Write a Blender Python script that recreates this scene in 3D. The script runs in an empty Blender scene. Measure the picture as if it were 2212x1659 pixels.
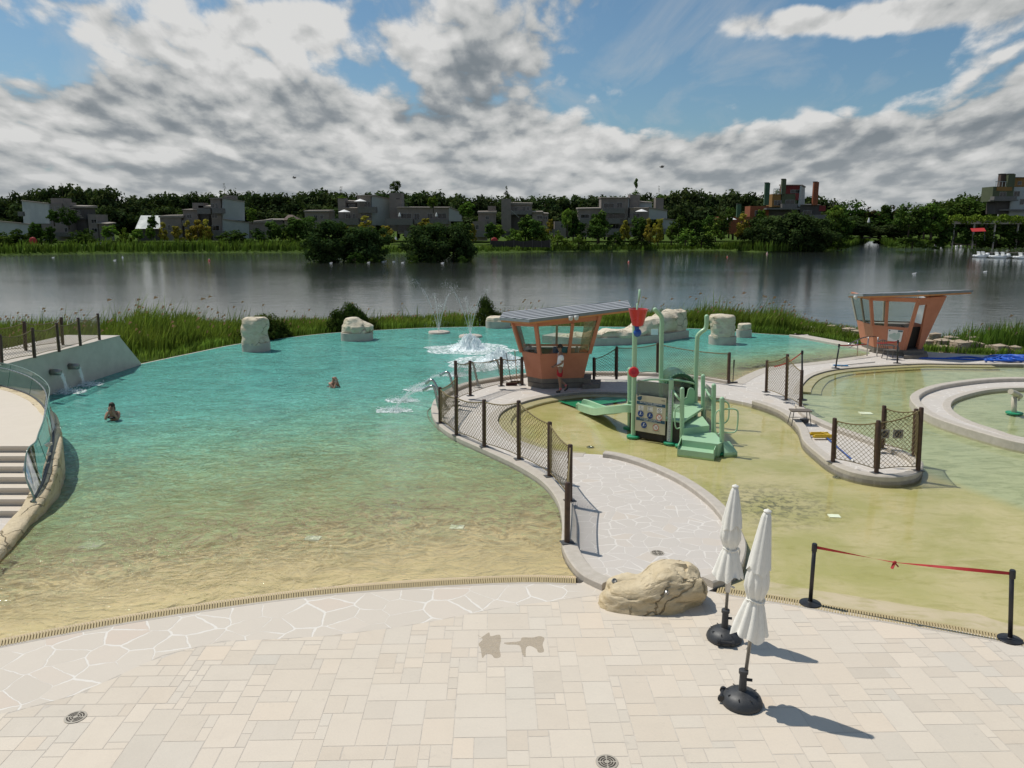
import bpy, bmesh, math, random
from mathutils import Vector, Matrix, noise, geometry

# ------------------------------------------------------------------ camera
# Terrace 6 m above the pool deck, looking along +Y and down; deck level is z = 0.
CAMH, PITCH, FOC, W2, H2 = 6.0, math.radians(11.3), 1700.0, 1106.0, 829.5
CP, SP = math.cos(PITCH), math.sin(PITCH)
scene = bpy.context.scene
COL = scene.collection
cam_d = bpy.data.cameras.new('camera'); cam = bpy.data.objects.new('camera', cam_d); COL.objects.link(cam)
cam.location = (0, 0, CAMH); cam.rotation_euler = (math.pi/2 - PITCH, 0, 0)
cam_d.sensor_width = 36; cam_d.lens = 36*FOC/(2*W2); cam_d.clip_start = .1; cam_d.clip_end = 6000
scene.camera = cam
scene.view_settings.view_transform = 'Standard'; scene.view_settings.look = 'None'; scene.view_settings.exposure = 0

def ray(px, py):
    a, b = (px-W2)/FOC, -(py-H2)/FOC
    return Vector((a, CP + b*SP, -SP + b*CP))
def G(px, py, z=0.0):                 # survey point on the level z
    d = ray(px, py); t = (z-CAMH)/d.z
    return Vector((d.x*t, d.y*t, z))
def V(px, py, Y):                     # survey point at distance Y
    d = ray(px, py); t = Y/d.y
    return Vector((d.x*t, Y, CAMH + d.z*t))
rnd = random.Random(11)
def U(a, b): return rnd.uniform(a, b)

# ------------------------------------------------------------------ objects
def tag(o, label=None, cat=None, group=None, kind=None):
    if label: o['label'] = label
    if cat: o['category'] = cat
    if group: o['group'] = group
    if kind: o['kind'] = kind
    return o
def thing(name, label, cat, loc, group=None):
    o = bpy.data.objects.new(name, None); COL.objects.link(o); o.location = loc
    o.empty_display_size = .2
    return tag(o, label, cat, group)
def org(o):
    p = Vector((0, 0, 0))
    while o is not None:
        p += o.location; o = o.parent
    return p
def dup(o, loc=None, rz=None, sc=None, parent=None, label=None, group=None):
    c = o.copy(); COL.objects.link(c); c.parent = parent
    if loc is not None: c.location = loc
    if rz is not None: c.rotation_euler = (0, 0, rz)
    if sc is not None: c.scale = sc if hasattr(sc, '__len__') else (sc, sc, sc)
    if label: c['label'] = label
    if group: c['group'] = group
    for ch in list(o.children): dup(ch, parent=c)
    return c

class MB:
    def __init__(s): s.v = []; s.f = []; s.m = []; s.c = []; s.mi = 0
    def add(s, vs, fs, col=None):
        n = len(s.v); s.v += [tuple(p) for p in vs]
        for f in fs:
            s.f.append(tuple(n+i for i in f)); s.m.append(s.mi); s.c.append(col)
    def poly(s, pts, col=None): s.add(pts, [tuple(range(len(pts)))], col)
    def box(s, c, d, rz=0, rot=None):
        x, y, z = d[0]/2, d[1]/2, d[2]/2
        M = rot if rot is not None else Matrix.Rotation(rz, 3, 'Z')
        c = Vector(c)
        vs = [c + M @ Vector((a*x, b*y, e*z)) for e in (-1, 1) for a, b in ((-1, -1), (1, -1), (1, 1), (-1, 1))]
        s.add(vs, [(3, 2, 1, 0), (4, 5, 6, 7), (0, 1, 5, 4), (1, 2, 6, 5), (2, 3, 7, 6), (3, 0, 4, 7)])
    def hexa(s, b, t):                # bottom and top loops of equal length
        n = len(b); s.add(list(b)+list(t), [tuple(range(n-1, -1, -1)), tuple(range(n, 2*n))] + [(i, (i+1) % n, n+(i+1) % n, n+i) for i in range(n)])
    def slab(s, q, n, th):            # polygon q thickened by th along n
        n = Vector(n).normalized()*th
        s.hexa([Vector(p) for p in q], [Vector(p)+n for p in q])
    def bar(s, a, b, w, h=None, upv=(0, 0, 1)):   # square bar between two points
        a, b = Vector(a), Vector(b); h = h or w; d = (b-a).normalized()
        u = Vector(upv)
        if abs(d.dot(u)) > .95: u = Vector((0, 1, 0))
        x = d.cross(u).normalized()*w/2; y = x.cross(d).normalized()*h/2
        s.hexa([a-x-y, a+x-y, a+x+y, a-x+y], [b-x-y, b+x-y, b+x+y, b-x+y])
    def tube(s, pts, r, n=8, cap=True, closed=False):
        pts = [Vector(p) for p in pts]; k = len(pts)
        rs = r if hasattr(r, '__len__') else [r]*k
        base = len(s.v); prev = None
        for i, p in enumerate(pts):
            a = pts[(i-1) % k] if (i or closed) else p
            b = pts[(i+1) % k] if (i < k-1 or closed) else p
            d = (b-a).normalized()
            if prev is None:
                u = Vector((0, 0, 1)) if abs(d.z) < .9 else Vector((0, 1, 0))
                x = d.cross(u).normalized()
            else:
                x = (prev - d*prev.dot(d))
                x = x.normalized() if x.length > 1e-6 else d.orthogonal().normalized()
            prev = x; y = d.cross(x)
            for j in range(n):
                t = 2*math.pi*j/n
                s.v.append(tuple(p + (x*math.cos(t)+y*math.sin(t))*rs[i]))
        fs = []
        for i in range(k if closed else k-1):
            a0 = base+i*n; b0 = base+((i+1) % k)*n
            for j in range(n): fs.append((a0+j, a0+(j+1) % n, b0+(j+1) % n, b0+j))
        if cap and not closed:
            fs.append(tuple(base+j for j in range(n-1, -1, -1))); fs.append(tuple(base+(k-1)*n+j for j in range(n)))
        for f in fs: s.f.append(f); s.m.append(s.mi); s.c.append(None)
    def lathe(s, c, prof, n=16, wob=None):        # prof: (radius, z)
        c = Vector(c); base = len(s.v); k = len(prof)
        for i, (r, z) in enumerate(prof):
            for j in range(n):
                t = 2*math.pi*j/n; q = r*(wob(t, i) if wob else 1)
                s.v.append((c.x+q*math.cos(t), c.y+q*math.sin(t), c.z+z))
        fs = [(base+i*n+j, base+i*n+(j+1) % n, base+(i+1)*n+(j+1) % n, base+(i+1)*n+j) for i in range(k-1) for j in range(n)]
        fs.append(tuple(base+j for j in range(n-1, -1, -1))); fs.append(tuple(base+(k-1)*n+j for j in range(n)))
        for f in fs: s.f.append(f); s.m.append(s.mi); s.c.append(None)
    def ball(s, c, r, n=10, k=7, sc=(1, 1, 1)):
        prof = [(max(.001, math.sin(math.pi*i/k)), -math.cos(math.pi*i/k)) for i in range(k+1)]
        b = len(s.v); s.lathe((0, 0, 0), prof, n)
        for i in range(b, len(s.v)):
            p = s.v[i]; s.v[i] = (c[0]+p[0]*r*sc[0], c[1]+p[1]*r*sc[1], c[2]+p[2]*r*sc[2])
    def build(s, name, mats, parent=None, smooth=False, kind=None, auto=None):
        me = bpy.data.meshes.new(name); o = bpy.data.objects.new(name, me); COL.objects.link(o)
        off = Vector((0, 0, 0))
        if parent is not None: o.parent = parent; off = org(parent)
        me.from_pydata([(p[0]-off.x, p[1]-off.y, p[2]-off.z) for p in s.v], [], s.f)
        for m in (mats if isinstance(mats, (list, tuple)) else [mats]): me.materials.append(m)
        if any(s.m): me.polygons.foreach_set('material_index', s.m)
        if any(c is not None for c in s.c):
            at = me.color_attributes.new('tint', 'FLOAT_COLOR', 'CORNER'); dat = []
            for f, c in zip(s.f, s.c):
                c = c or (1, 1, 1); dat += [c[0], c[1], c[2], 1.0]*len(f)
            at.data.foreach_set('color', dat)
        if smooth: me.shade_smooth()
        if auto: me.set_sharp_from_angle(angle=math.radians(auto))
        me.update()
        if kind: o['kind'] = kind
        return o

# ------------------------------------------------------------------ curves
def spline(pts, n=6, closed=False):
    pts = [Vector(p) for p in pts]; k = len(pts); out = []
    for i in range(k if closed else k-1):
        p1, p2 = pts[i], pts[(i+1) % k]
        p0 = pts[(i-1) % k] if (closed or i) else p1*2-p2
        p3 = pts[(i+2) % k] if (closed or i < k-2) else p2*2-p1
        for j in range(n):
            t = j/n
            out.append(.5*((2*p1)+(p2-p0)*t+(2*p0-5*p1+4*p2-p3)*t*t+(3*p1-p0-3*p2+p3)*t**3))
    if not closed: out.append(pts[-1])
    return out
def GP(l, z=0.0): return [G(x, y, z) for x, y in l]
def inside(x, y, P):
    r = False; j = len(P)-1
    for i in range(len(P)):
        a, b = P[i], P[j]
        if (a[1] > y) != (b[1] > y) and x < (b[0]-a[0])*(y-a[1])/(b[1]-a[1])+a[0]: r = not r
        j = i
    return r
def pl_dist(x, y, P):                 # distance to an open polyline
    best = 1e9
    for a, b in zip(P, P[1:]):
        dx, dy = b[0]-a[0], b[1]-a[1]; l = dx*dx+dy*dy
        t = max(0, min(1, ((x-a[0])*dx+(y-a[1])*dy)/l)) if l else 0
        best = min(best, (x-a[0]-t*dx)**2+(y-a[1]-t*dy)**2)
    return math.sqrt(best)
def interp(P, x):
    if x <= P[0][0]: a, b = P[0], P[1]
    elif x >= P[-1][0]: a, b = P[-2], P[-1]
    else:
        for a, b in zip(P, P[1:]):
            if a[0] <= x <= b[0]: break
    return a[1]+(b[1]-a[1])*(x-a[0])/((b[0]-a[0]) or 1e-6)
def smooth01(a, b, x):
    t = max(0, min(1, (x-a)/(b-a))); return t*t*(3-2*t)
def sweep(mb, path, w, z0, z1, side=1, bev=.025):   # kerb: section swept along a path, laid on its inner side
    n = len(path); L = []
    for i, p in enumerate(path):
        a = path[max(i-1, 0)]; b = path[min(i+1, n-1)]
        d = Vector((b.x-a.x, b.y-a.y, 0)).normalized(); nn = Vector((-d.y, d.x, 0))*side
        q = Vector((p.x, p.y, 0))
        L.append([q+Vector((0, 0, z0)), q+Vector((0, 0, z1-bev)), q+nn*bev+Vector((0, 0, z1)), q+nn*(w-bev)+Vector((0, 0, z1)), q+nn*w+Vector((0, 0, z1-bev)), q+nn*w+Vector((0, 0, z0))])
    k = 6; vs = [v for r in L for v in r]
    fs = [(i*k+j, i*k+(j+1) % k, (i+1)*k+(j+1) % k, (i+1)*k+j) for i in range(n-1) for j in range(k)]
    fs += [tuple(range(k)), tuple((n-1)*k+j for j in range(k-1, -1, -1))]
    mb.add(vs, fs)

# ------------------------------------------------------------------ materials
class NT:
    def __init__(s, tree): s.t = tree; tree.nodes.clear()
    def n(s, typ, **kw):
        nd = s.t.nodes.new(typ)
        for k, v in kw.items():
            if k[0] == '_': setattr(nd, k[1:], v)
        for k, v in kw.items():
            if k[0] != '_': s.set(nd, k, v)
        return nd
    def set(s, nd, key, v):
        key = key.replace('__', ' ')
        inp = nd.inputs[int(key[1:])] if key[0] == 'i' and key[1:].isdigit() else nd.inputs[key]
        if isinstance(v, bpy.types.NodeSocket): s.t.links.new(v, inp)
        elif isinstance(v, bpy.types.Node): s.t.links.new(v.outputs[0], inp)
        else:
            if hasattr(v, '__len__') and len(v) == 3 and inp.type == 'RGBA': v = (*v, 1)
            inp.default_value = v
    def math(s, op, a, b=0.0, c=0.0, clamp=False):
        return s.n('ShaderNodeMath', _operation=op, _use_clamp=clamp, i0=a, i1=b, i2=c).outputs[0]
    def vm(s, op, a, b=(0, 0, 0)):
        nd = s.n('ShaderNodeVectorMath', _operation=op, i0=a)
        if op == 'SCALE': s.set(nd, 'Scale', b)
        elif op not in ('NORMALIZE', 'LENGTH'): s.set(nd, 'i1', b)
        return nd.outputs[1 if op in ('LENGTH', 'DOT_PRODUCT') else 0]
    def mix(s, f, a, b, mode='MIX'):
        nd = s.n('ShaderNodeMix', _data_type='RGBA', _blend_type=mode)
        s.set(nd, 'i0', f); s.set(nd, 'i6', a); s.set(nd, 'i7', b)
        return nd.outputs[2]
    def ramp(s, f, stops, interp='LINEAR'):
        nd = s.n('ShaderNodeValToRGB', Fac=f); r = nd.color_ramp; r.interpolation = interp
        while len(r.elements) < len(stops): r.elements.new(.5)
        for e, (p, c) in zip(r.elements, stops):
            e.position = p; c = c if hasattr(c, '__len__') else (c, c, c); e.color = (*c[:3], c[3] if len(c) > 3 else 1)
        return nd
    def noise(s, vec, scale, detail=4, rough=.55, dist=0.0, dim='3D'):
        return s.n('ShaderNodeTexNoise', _noise_dimensions=dim, Vector=vec, Scale=scale, Detail=detail, Roughness=rough, Distortion=dist).outputs[0]
    def mapr(s, v, a, b, c, d, smooth=False):
        nd = s.n('ShaderNodeMapRange', Value=v, i1=a, i2=b, i3=c, i4=d)
        if smooth: nd.interpolation_type = 'SMOOTHSTEP'
        return nd.outputs[0]
MATS = {}
def newmat(name):
    m = bpy.data.materials.new(name); m.use_nodes = True; return m, NT(m.node_tree)
def mat(name, c1, c2=None, scale=4, rough=.6, metal=0, bump=0, bscale=None, detail=5, spec=.5, attr=False, lo=.35, hi=.68, rand=0.0, trans=0.0, coat=0, space='Object'):
    if name in MATS: return MATS[name]
    m, t = newmat(name); MATS[name] = m
    co = t.n('ShaderNodeTexCoord').outputs[space] if space == 'Object' else t.n('ShaderNodeNewGeometry').outputs['Position']
    c2 = c2 or tuple(x*.8 for x in c1)
    nz = t.noise(co, scale, detail, .6)
    f = t.mapr(nz, lo, hi, 0, 1)
    c = t.mix(f, c1, c2)
    if attr: c = t.mix(1.0, c, t.n('ShaderNodeAttribute', _attribute_name='tint').outputs['Color'], 'MULTIPLY')
    if rand:
        oi = t.n('ShaderNodeObjectInfo').outputs['Random']
        c = t.n('ShaderNodeHueSaturation', Color=c, Hue=t.mapr(oi, 0, 1, .5-rand*.08, .5+rand*.08), Value=t.mapr(oi, 0, 1, 1-rand, 1+rand)).outputs[0]
    b = t.n('ShaderNodeBsdfPrincipled', Base__Color=c, Metallic=metal)
    t.set(b, 'Roughness', t.mapr(nz, .3, .7, max(rough-.08, .02), min(rough+.08, 1)))
    b.inputs['Specular IOR Level'].default_value = spec
    if coat: b.inputs['Coat Weight'].default_value = coat
    if bump:
        bn = t.noise(co, bscale or scale*3, 6, .6)
        t.set(b, 'Normal', t.n('ShaderNodeBump', Strength=min(bump, 1), Distance=.02 if bump <= 1 else .02*bump, Height=bn).outputs[0])
    sh = b
    if trans:
        tr = t.n('ShaderNodeBsdfTranslucent', Color=c)
        sh = t.n('ShaderNodeMixShader', i0=trans, i1=b.outputs[0], i2=tr.outputs[0])
    t.n('ShaderNodeOutputMaterial', Surface=sh.outputs[0])
    return m
def glass(name, tint, refl=.12, alpha=.2, rough=.02):     # thin sheet glass: mostly see-through, some tint and reflection
    if name in MATS: return MATS[name]
    m, t = newmat(name); MATS[name] = m
    tr = t.n('ShaderNodeBsdfTransparent', Color=tint)
    df = t.n('ShaderNodeBsdfDiffuse', Color=tuple(x*.5 for x in tint))
    a = t.n('ShaderNodeMixShader', i0=alpha, i1=tr.outputs[0], i2=df.outputs[0])
    fr = t.n('ShaderNodeFresnel', IOR=1.5)
    g = t.n('ShaderNodeBsdfGlossy', Roughness=rough)
    o = t.n('ShaderNodeMixShader', i0=t.math('MULTIPLY_ADD', fr.outputs[0], .8, refl*.3, clamp=True), i1=a.outputs[0], i2=g.outputs[0])
    t.n('ShaderNodeOutputMaterial', Surface=o.outputs[0]); return m

# ------------------------------------------------------------------ sun and sky
b0, b1 = G(1750, 1303), G(1829, 1320)
sh = b1-b0
SUN_EL = math.radians(62.5); SUN_DIR = Vector((-sh.x, -sh.y, 0)).normalized()*math.cos(SUN_EL) + Vector((0, 0, math.sin(SUN_EL)))
sl = bpy.data.lights.new('sun', 'SUN'); sl.energy = 3.65; sl.angle = math.radians(.5); sl.color = (1, .95, .87)
so = bpy.data.objects.new('sun', sl); COL.objects.link(so); so.rotation_euler = SUN_DIR.to_track_quat('Z', 'Y').to_euler()
so.location = (0, 0, 60)

def build_world():
    w = bpy.data.worlds.new('World'); scene.world = w; w.use_nodes = True; w.cycles.sampling_method = 'MANUAL'; w.cycles.sample_map_resolution = 256
    t = NT(w.node_tree)
    sky = t.n('ShaderNodeTexSky', _sky_type='NISHITA', _sun_disc=False, _sun_elevation=SUN_EL,
              _sun_rotation=math.atan2(SUN_DIR.x, SUN_DIR.y), _air_density=1.0, _dust_density=1.2, _ozone_density=1.5)
    d = t.vm('NORMALIZE', t.n('ShaderNodeTexCoord').outputs['Generated'])
    sx = t.n('ShaderNodeSeparateXYZ', i0=d)
    zc = t.math('MAXIMUM', sx.outputs[2], 0.0)
    # cloud layer seen in perspective: divide by height above the horizon, softened so that towers keep their height
    def layer(off, z0, stretch):
        den = t.math('ADD', t.math('ADD', zc, off), z0)
        return t.n('ShaderNodeCombineXYZ', i0=t.math('DIVIDE', t.math('ARCTAN2', sx.outputs[0], sx.outputs[1]), t.math('ADD', t.math('MULTIPLY', t.math('ADD', zc, off), .5), z0*.5+.17)), i1=t.math('MULTIPLY', t.math('DIVIDE', 1.0, den), stretch), i2=0.0).outputs[0]
    # placed masses of cloud and gaps of blue, as directions (azimuth degrees, elevation degrees, size)
    def blob(az, el, ra, re):
        a, e = math.radians(az), math.radians(el)
        azn = t.math('ARCTAN2', sx.outputs[0], sx.outputs[1])
        eln = t.math('ARCSINE', sx.outputs[2])
        u = t.math('DIVIDE', t.math('SUBTRACT', azn, a), math.radians(ra)); v = t.math('DIVIDE', t.math('SUBTRACT', eln, e), math.radians(re))
        r = t.math('ADD', t.math('MULTIPLY', u, u), t.math('MULTIPLY', v, v))
        return t.math('EXPONENT', t.math('MULTIPLY', r, -1.0))
    cov = 0.0
    for az, el, ra, re, am in BLOBS:
        cov = t.math('ADD', cov, t.math('MULTIPLY', blob(az, el, ra, re), am))
    low = t.mapr(zc, .02, .17, .16, 0.0)
    hi = t.mapr(zc, .27, .5, 0.0, -.16)
    cov = t.math('ADD', cov, t.math('ADD', low, hi))
    def dens(off, det):
        p = layer(off, .24, .66)
        big = t.noise(p, 1.3, 3.0, .5, 0.0)
        n1 = t.math('ABSOLUTE', t.math('SUBTRACT', t.noise(t.vm('ADD', p, (1.7, 4.4, 0)), 3.8, 2.0, .45, .3), .5))
        n2 = t.math('ABSOLUTE', t.math('SUBTRACT', t.noise(t.vm('ADD', p, (5.2, .3, 0)), 8.5, 1.0, .5, .2), .5))
        puff = t.math('ADD', t.math('MULTIPLY', n1, .50), t.math('MULTIPLY', n2, .24))
        a = t.math('MULTIPLY', big, .74)
        if det > 4: a = t.math('ADD', a, t.math('MULTIPLY', t.noise(t.vm('ADD', p, (7.3, 2.1, 0)), 9.0, det, .60, .1), .26))
        else: a = t.math('ADD', a, .13)
        return t.math('ADD', t.math('ADD', a, puff), cov)
    D = dens(0.0, 6.0); Dup = dens(.012, 4.5); Dup2 = dens(.075, 3.0)
    mask = t.mapr(D, .495, .60, 0, 1, True)
    lit = t.math('MULTIPLY', t.math('SUBTRACT', D, Dup), 2.7)              # thins out upwards: sunlit top; thickens upwards: base
    lit2 = t.math('MULTIPLY', t.math('SUBTRACT', D, Dup2), 3.7)
    thick = t.mapr(D, .57, .82, 0.0, 1.0)
    s = t.math('ADD', t.math('ADD', t.math('ADD', lit, lit2), .72), t.math('MULTIPLY', thick, -.46))
    cl = t.ramp(s, [(0.0, (2.0, 2.3, 2.55)), (.3, (2.9, 3.15, 3.35)), (.55, (4.6, 4.75, 4.75)), (.8, (5.8, 5.85, 5.8)), (1.15/1.15, (6.9, 6.9, 6.8))])
    # thin high cloud veil
    pv = layer(0.0, .06, .25)
    veil = t.mapr(t.noise(t.vm('ADD', pv, (3, 9, 0)), 2.2, 7.0, .6, .6), .5, .75, 0, .55)
    blue = t.mix(1.0, sky.outputs[0], (.62, .80, .86), 'MULTIPLY')
    c0 = t.mix(veil, blue, (4.8, 5.1, 5.3))
    c1 = t.mix(mask, c0, cl.outputs[0])
    haze = t.mapr(zc, 0.0, .12, .46, 0.0, True)
    c1 = t.mix(haze, c1, (4.5, 4.75, 4.9))
    below = t.mapr(sx.outputs[2], -.02, 0.0, 1.0, 0.0)
    c1 = t.mix(below, c1, (1.4, 1.5, 1.4))
    bg = t.n('ShaderNodeBackground', Color=c1, Strength=.1)
    t.n('ShaderNodeOutputWorld', Surface=bg.outputs[0])
def AZEL(px, py):
    d = ray(px, py).normalized(); return math.degrees(math.atan2(d.x, d.y)), math.degrees(math.asin(d.z))
BLOBS = []
for px, py, ra, re, am in [(1650, 150, 14, 3.6, -.20), (1960, 210, 7, 2.2, -.12), (40, 110, 6, 1.6, -.14), (1560, 250, 5, 1.2, -.08), (1420, 60, 4, 2.0, -.10),
                           (300, 190, 9, 2.9, .12), (1060, 160, 6.5, 2.7, .13), (1830, 45, 9, 1.1, .30), (2140, 165, 4, 2.0, .16), (700, 250, 12, 2.6, .06),
                           (560, 30, 10, 2, .07), (1370, 165, 3, 1.4, .08), (1000, 330, 30, 2.4, .05), (2050, 290, 10, 2.0, .14), (1500, 330, 9, 1.6, .06)]:
    BLOBS.append((*AZEL(px, py), ra, re, am))
build_world()
# ------------------------------------------------------------------ materials of the setting
M_stone = mat('pale_stone_kerb', (.50, .45, .385), (.43, .385, .32), 6, .75, bump=.3, bscale=40)
M_mortar = mat('mortar', (.585, .53, .455), (.47, .415, .35), 9, .9)
M_wetstone = mat('wet_sand_stone', (.42, .34, .21), (.36, .29, .18), 5, .35)
M_render = mat('grey_render', (.53, .485, .41), (.46, .42, .355), 2.5, .85, bump=.2, bscale=60)
M_concrete = mat('pale_concrete', (.46, .42, .36), (.38, .35, .30), 3, .8, bump=.3, bscale=30)

def paving_material(name='limestone_slabs', tinted=True):
    m, t = newmat(name)
    co = t.n('ShaderNodeNewGeometry').outputs['Position']
    at = t.n('ShaderNodeAttribute', _attribute_name='tint').outputs['Color']
    blot = t.noise(co, 2.2, 8, .66, .4); fine = t.noise(co, 38, 4, .7); big = t.noise(co, .45, 3, .5)
    c = t.mix(t.mapr(blot, .42, .72, 0, .55), (.63, .555, .45), (.565, .50, .41))
    c = t.mix(t.mapr(t.noise(t.vm('ADD', co, (3, 8, 1)), 5.5, 8, .72, .6), .60, .72, 0, .35), c, (.40, .36, .31))
    c = t.mix(t.mapr(big, .35, .7, 0, .5), c, (.63, .55, .455))
    c = t.mix(t.mapr(fine, .3, .75, 0, .22), c, (.46, .42, .37))
    if tinted: c = t.mix(1.0, c, at, 'MULTIPLY')
    bp = t.n('ShaderNodeBump', Strength=.25, Distance=.006, Height=fine)
    b = t.n('ShaderNodeBsdfPrincipled', Base__Color=c, Roughness=t.mapr(blot, .3, .7, .55, .8), Normal=bp.outputs[0])
    b.inputs['Specular IOR Level'].default_value = .3
    t.n('ShaderNodeOutputMaterial', Surface=b.outputs[0]); return m
M_slab = paving_material(); M_step = paving_material('limestone_steps', False)

def crazy_material(name, scale, joint, stone1, stone2, stone3, mortar):
    m, t = newmat(name)
    co = t.n('ShaderNodeNewGeometry').outputs['Position']
    wob = t.n('ShaderNodeTexNoise', Vector=co, Scale=scale*1.7, Detail=5.0, Roughness=.6).outputs['Color']
    q = t.vm('ADD', co, t.vm('SCALE', t.vm('SUBTRACT', wob, (.5, .5, .5)), .22/scale))
    q = t.vm('MULTIPLY', q, (1, 1, 0))
    # two sizes of stone, picked cell by cell in larger patches
    e1 = t.n('ShaderNodeTexVoronoi', _feature='DISTANCE_TO_EDGE', _voronoi_dimensions='2D', Vector=q, Scale=scale, Randomness=1.0).outputs[0]
    cell = t.n('ShaderNodeTexVoronoi', _feature='F1', _voronoi_dimensions='2D', Vector=q, Scale=scale, Randomness=1.0).outputs['Color']
    ch = t.n('ShaderNodeSeparateColor', i0=cell).outputs[0]
    wj = t.mapr(t.noise(co, scale*.55, 3, .6), .38, .66, -joint*.3, joint*2.1)
    j = t.mapr(t.math('SUBTRACT', e1, wj), 0, joint*.7, 1, 0)
    fine = t.noise(co, 30, 5, .7)
    blot = t.noise(co, 3.5, 6, .65)
    c = t.ramp(ch, [(0, stone1), (.5, stone2), (.85, stone1), (1, stone3)]).outputs[0]
    c = t.mix(t.mapr(blot, .4, .7, 0, .4), c, stone2)
    c = t.mix(t.mapr(fine, .3, .8, 0, .25), c, tuple(x*.8 for x in stone1))
    c = t.mix(j, c, mortar)
    bp = t.n('ShaderNodeBump', Strength=.4, Distance=.01, Height=t.math('SUBTRACT', t.math('MULTIPLY', fine, .3), j))
    b = t.n('ShaderNodeBsdfPrincipled', Base__Color=c, Roughness=.75, Normal=bp.outputs[0])
    b.inputs['Specular IOR Level'].default_value = .3
    t.n('ShaderNodeOutputMaterial', Surface=b.outputs[0]); return m
M_crazy = crazy_material('crazy_paving', 2.1, .019, (.615, .55, .465), (.575, .515, .435), (.60, .50, .41), (.69, .65, .585))
M_crazy2 = crazy_material('crazy_paving_island', 3.1, .03, (.56, .515, .465), (.54, .495, .44), (.57, .505, .43), (.64, .60, .545))

# ------------------------------------------------------------------ outlines (plan view)
DRAIN = spline(GP([(-420, 1468), (-200, 1424), (0, 1381), (150, 1352), (300, 1325), (450, 1302), (600, 1281), (750, 1265), (900, 1254), (1050, 1246), (1150, 1243.5), (1243, 1246)]), 5)
DRAIN2 = spline(GP([(1548, 1266), (1700, 1290), (1800, 1308), (1950, 1333), (2080, 1354), (2212, 1380), (2420, 1428), (2700, 1500)]), 5)
BAND = GP([(-500, 1680), (-100, 1560), (25, 1538), (165, 1501), (350, 1416), (480, 1385), (590, 1381), (715, 1373), (850, 1356), (940, 1341), (1060, 1316), (1201, 1297), (1300, 1284)])
INF_EDGE = spline(GP([(296, 789), (420, 763), (515, 744), (640, 728), (731, 719), (850, 712), (950, 708), (1110, 705.5), (1280, 706), (1487, 710), (1540, 713), (1640, 721), (1721, 726)], -.05), 4)
LEFT_SIDE = spline(GP([(1300, 1276), (1262, 1258), (1240, 1238), (1222, 1210), (1213, 1180), (1214, 1135), (1203, 1090), (1172, 1050), (1120, 1016), (1050, 982), (985, 952), (948, 926), (932, 897), (937, 872), (958, 852), (1000, 834), (1060, 822), (1127, 813)]), 5)
BACK_SIDE = spline(GP([(1127, 813), (1200, 808), (1281, 808), (1360, 809), (1440, 812), (1524, 819), (1578, 828)]), 4)
BEACH2 = spline(GP([(1578, 828), (1616, 808), (1662, 793), (1764, 782), (1862, 769)]), 5)
KP_TOP = spline(GP([(2212, 787), (2100, 786.5), (2045, 786), (1992, 785.5), (1916, 789), (1858, 793), (1800, 799), (1757, 811), (1735, 830), (1728, 852)]), 5)
PEN2 = spline(GP([(1728, 852), (1734, 880), (1752, 902), (1800, 925), (1858, 946), (1946, 980), (1984, 999), (1994, 1014), (1981, 1032), (1946, 1040), (1893, 1039), (1835, 1028), (1794, 1010), (1765, 988), (1735, 960), (1724, 931), (1703, 908), (1674, 890), (1624, 873), (1566, 861)]), 6)
PLAY_TOP = spline(GP([(1566, 861), (1450, 853), (1290, 847), (1230, 850), (1172, 858), (1126, 870), (1090, 886), (1076, 905), (1085, 925), (1120, 950), (1180, 970), (1235, 978), (1262, 980)]), 5)
PEN1R = spline(GP([(1262, 980), (1330, 986), (1400, 1005), (1480, 1040), (1540, 1080), (1580, 1120), (1604, 1163), (1612, 1195), (1601, 1235), (1574, 1258), (1540, 1272)]), 6)
RING_O = spline(GP([(2420, 838), (2330, 826), (2212, 822.5), (2121, 825), (2033, 836), (1989, 848), (1969, 859), (1965, 869), (1975, 884), (1998, 902), (2039, 920), (2121, 946), (2212, 969), (2360, 990), (2500, 985), (2540, 930), (2500, 868)]), 5, True)
RING_I = spline(GP([(2420, 862), (2330, 843), (2212, 838.5), (2135, 843), (2077, 857), (2056, 870), (2059, 887), (2092, 908), (2150, 928), (2212, 946), (2330, 958), (2430, 950), (2460, 910)]), 5, True)

def flat(name, outline, m, z=None, kind='structure', skirt=None, parent=None):
    pts = [Vector((p.x, p.y, p.z if z is None else z)) for p in outline]
    tris = geometry.tessellate_polygon([pts])
    mb = MB(); mb.add(pts, [t if (pts[t[1]]-pts[t[0]]).cross(pts[t[2]]-pts[t[0]]).z > 0 else t[::-1] for t in tris])
    if skirt is not None:
        n = len(pts); low = [Vector((p.x, p.y, skirt)) for p in pts]
        mb.add(pts+low, [(i, (i+1) % n, n+(i+1) % n, n+i) for i in range(n)])
    return mb.build(name, m, parent, kind=kind)

# ------------------------------------------------------------------ deck: slabs, crazy band, mortar bed
yd = [(p.x, p.y) for p in DRAIN]; yd2 = [(p.x, p.y) for p in DRAIN2]; yb = [(p.x, p.y) for p in BAND]
def clip(poly, a, b):                 # keep the side to the right of a->b (below)
    out = []; nx, ny = b[1]-a[1], -(b[0]-a[0])
    sd = [(p[0]-a[0])*nx+(p[1]-a[1])*ny for p in poly]
    for i in range(len(poly)):
        j = (i+1) % len(poly)
        if sd[i] >= 0: out.append(poly[i])
        if (sd[i] >= 0) != (sd[j] >= 0):
            t = sd[i]/(sd[i]-sd[j]); out.append((poly[i][0]+(poly[j][0]-poly[i][0])*t, poly[i][1]+(poly[j][1]-poly[i][1])*t))
    return out
GR = .27                              # width of the slot drain
slab_edge = [(x, y) for x, y in yb[:-1]] + [(p.x, p.y) for p in GP([(1290, 1286), (1400, 1288), (1520, 1282), (1552, 1279)])] + [(x, y-.16) for x, y in yd2[2:]]
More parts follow.
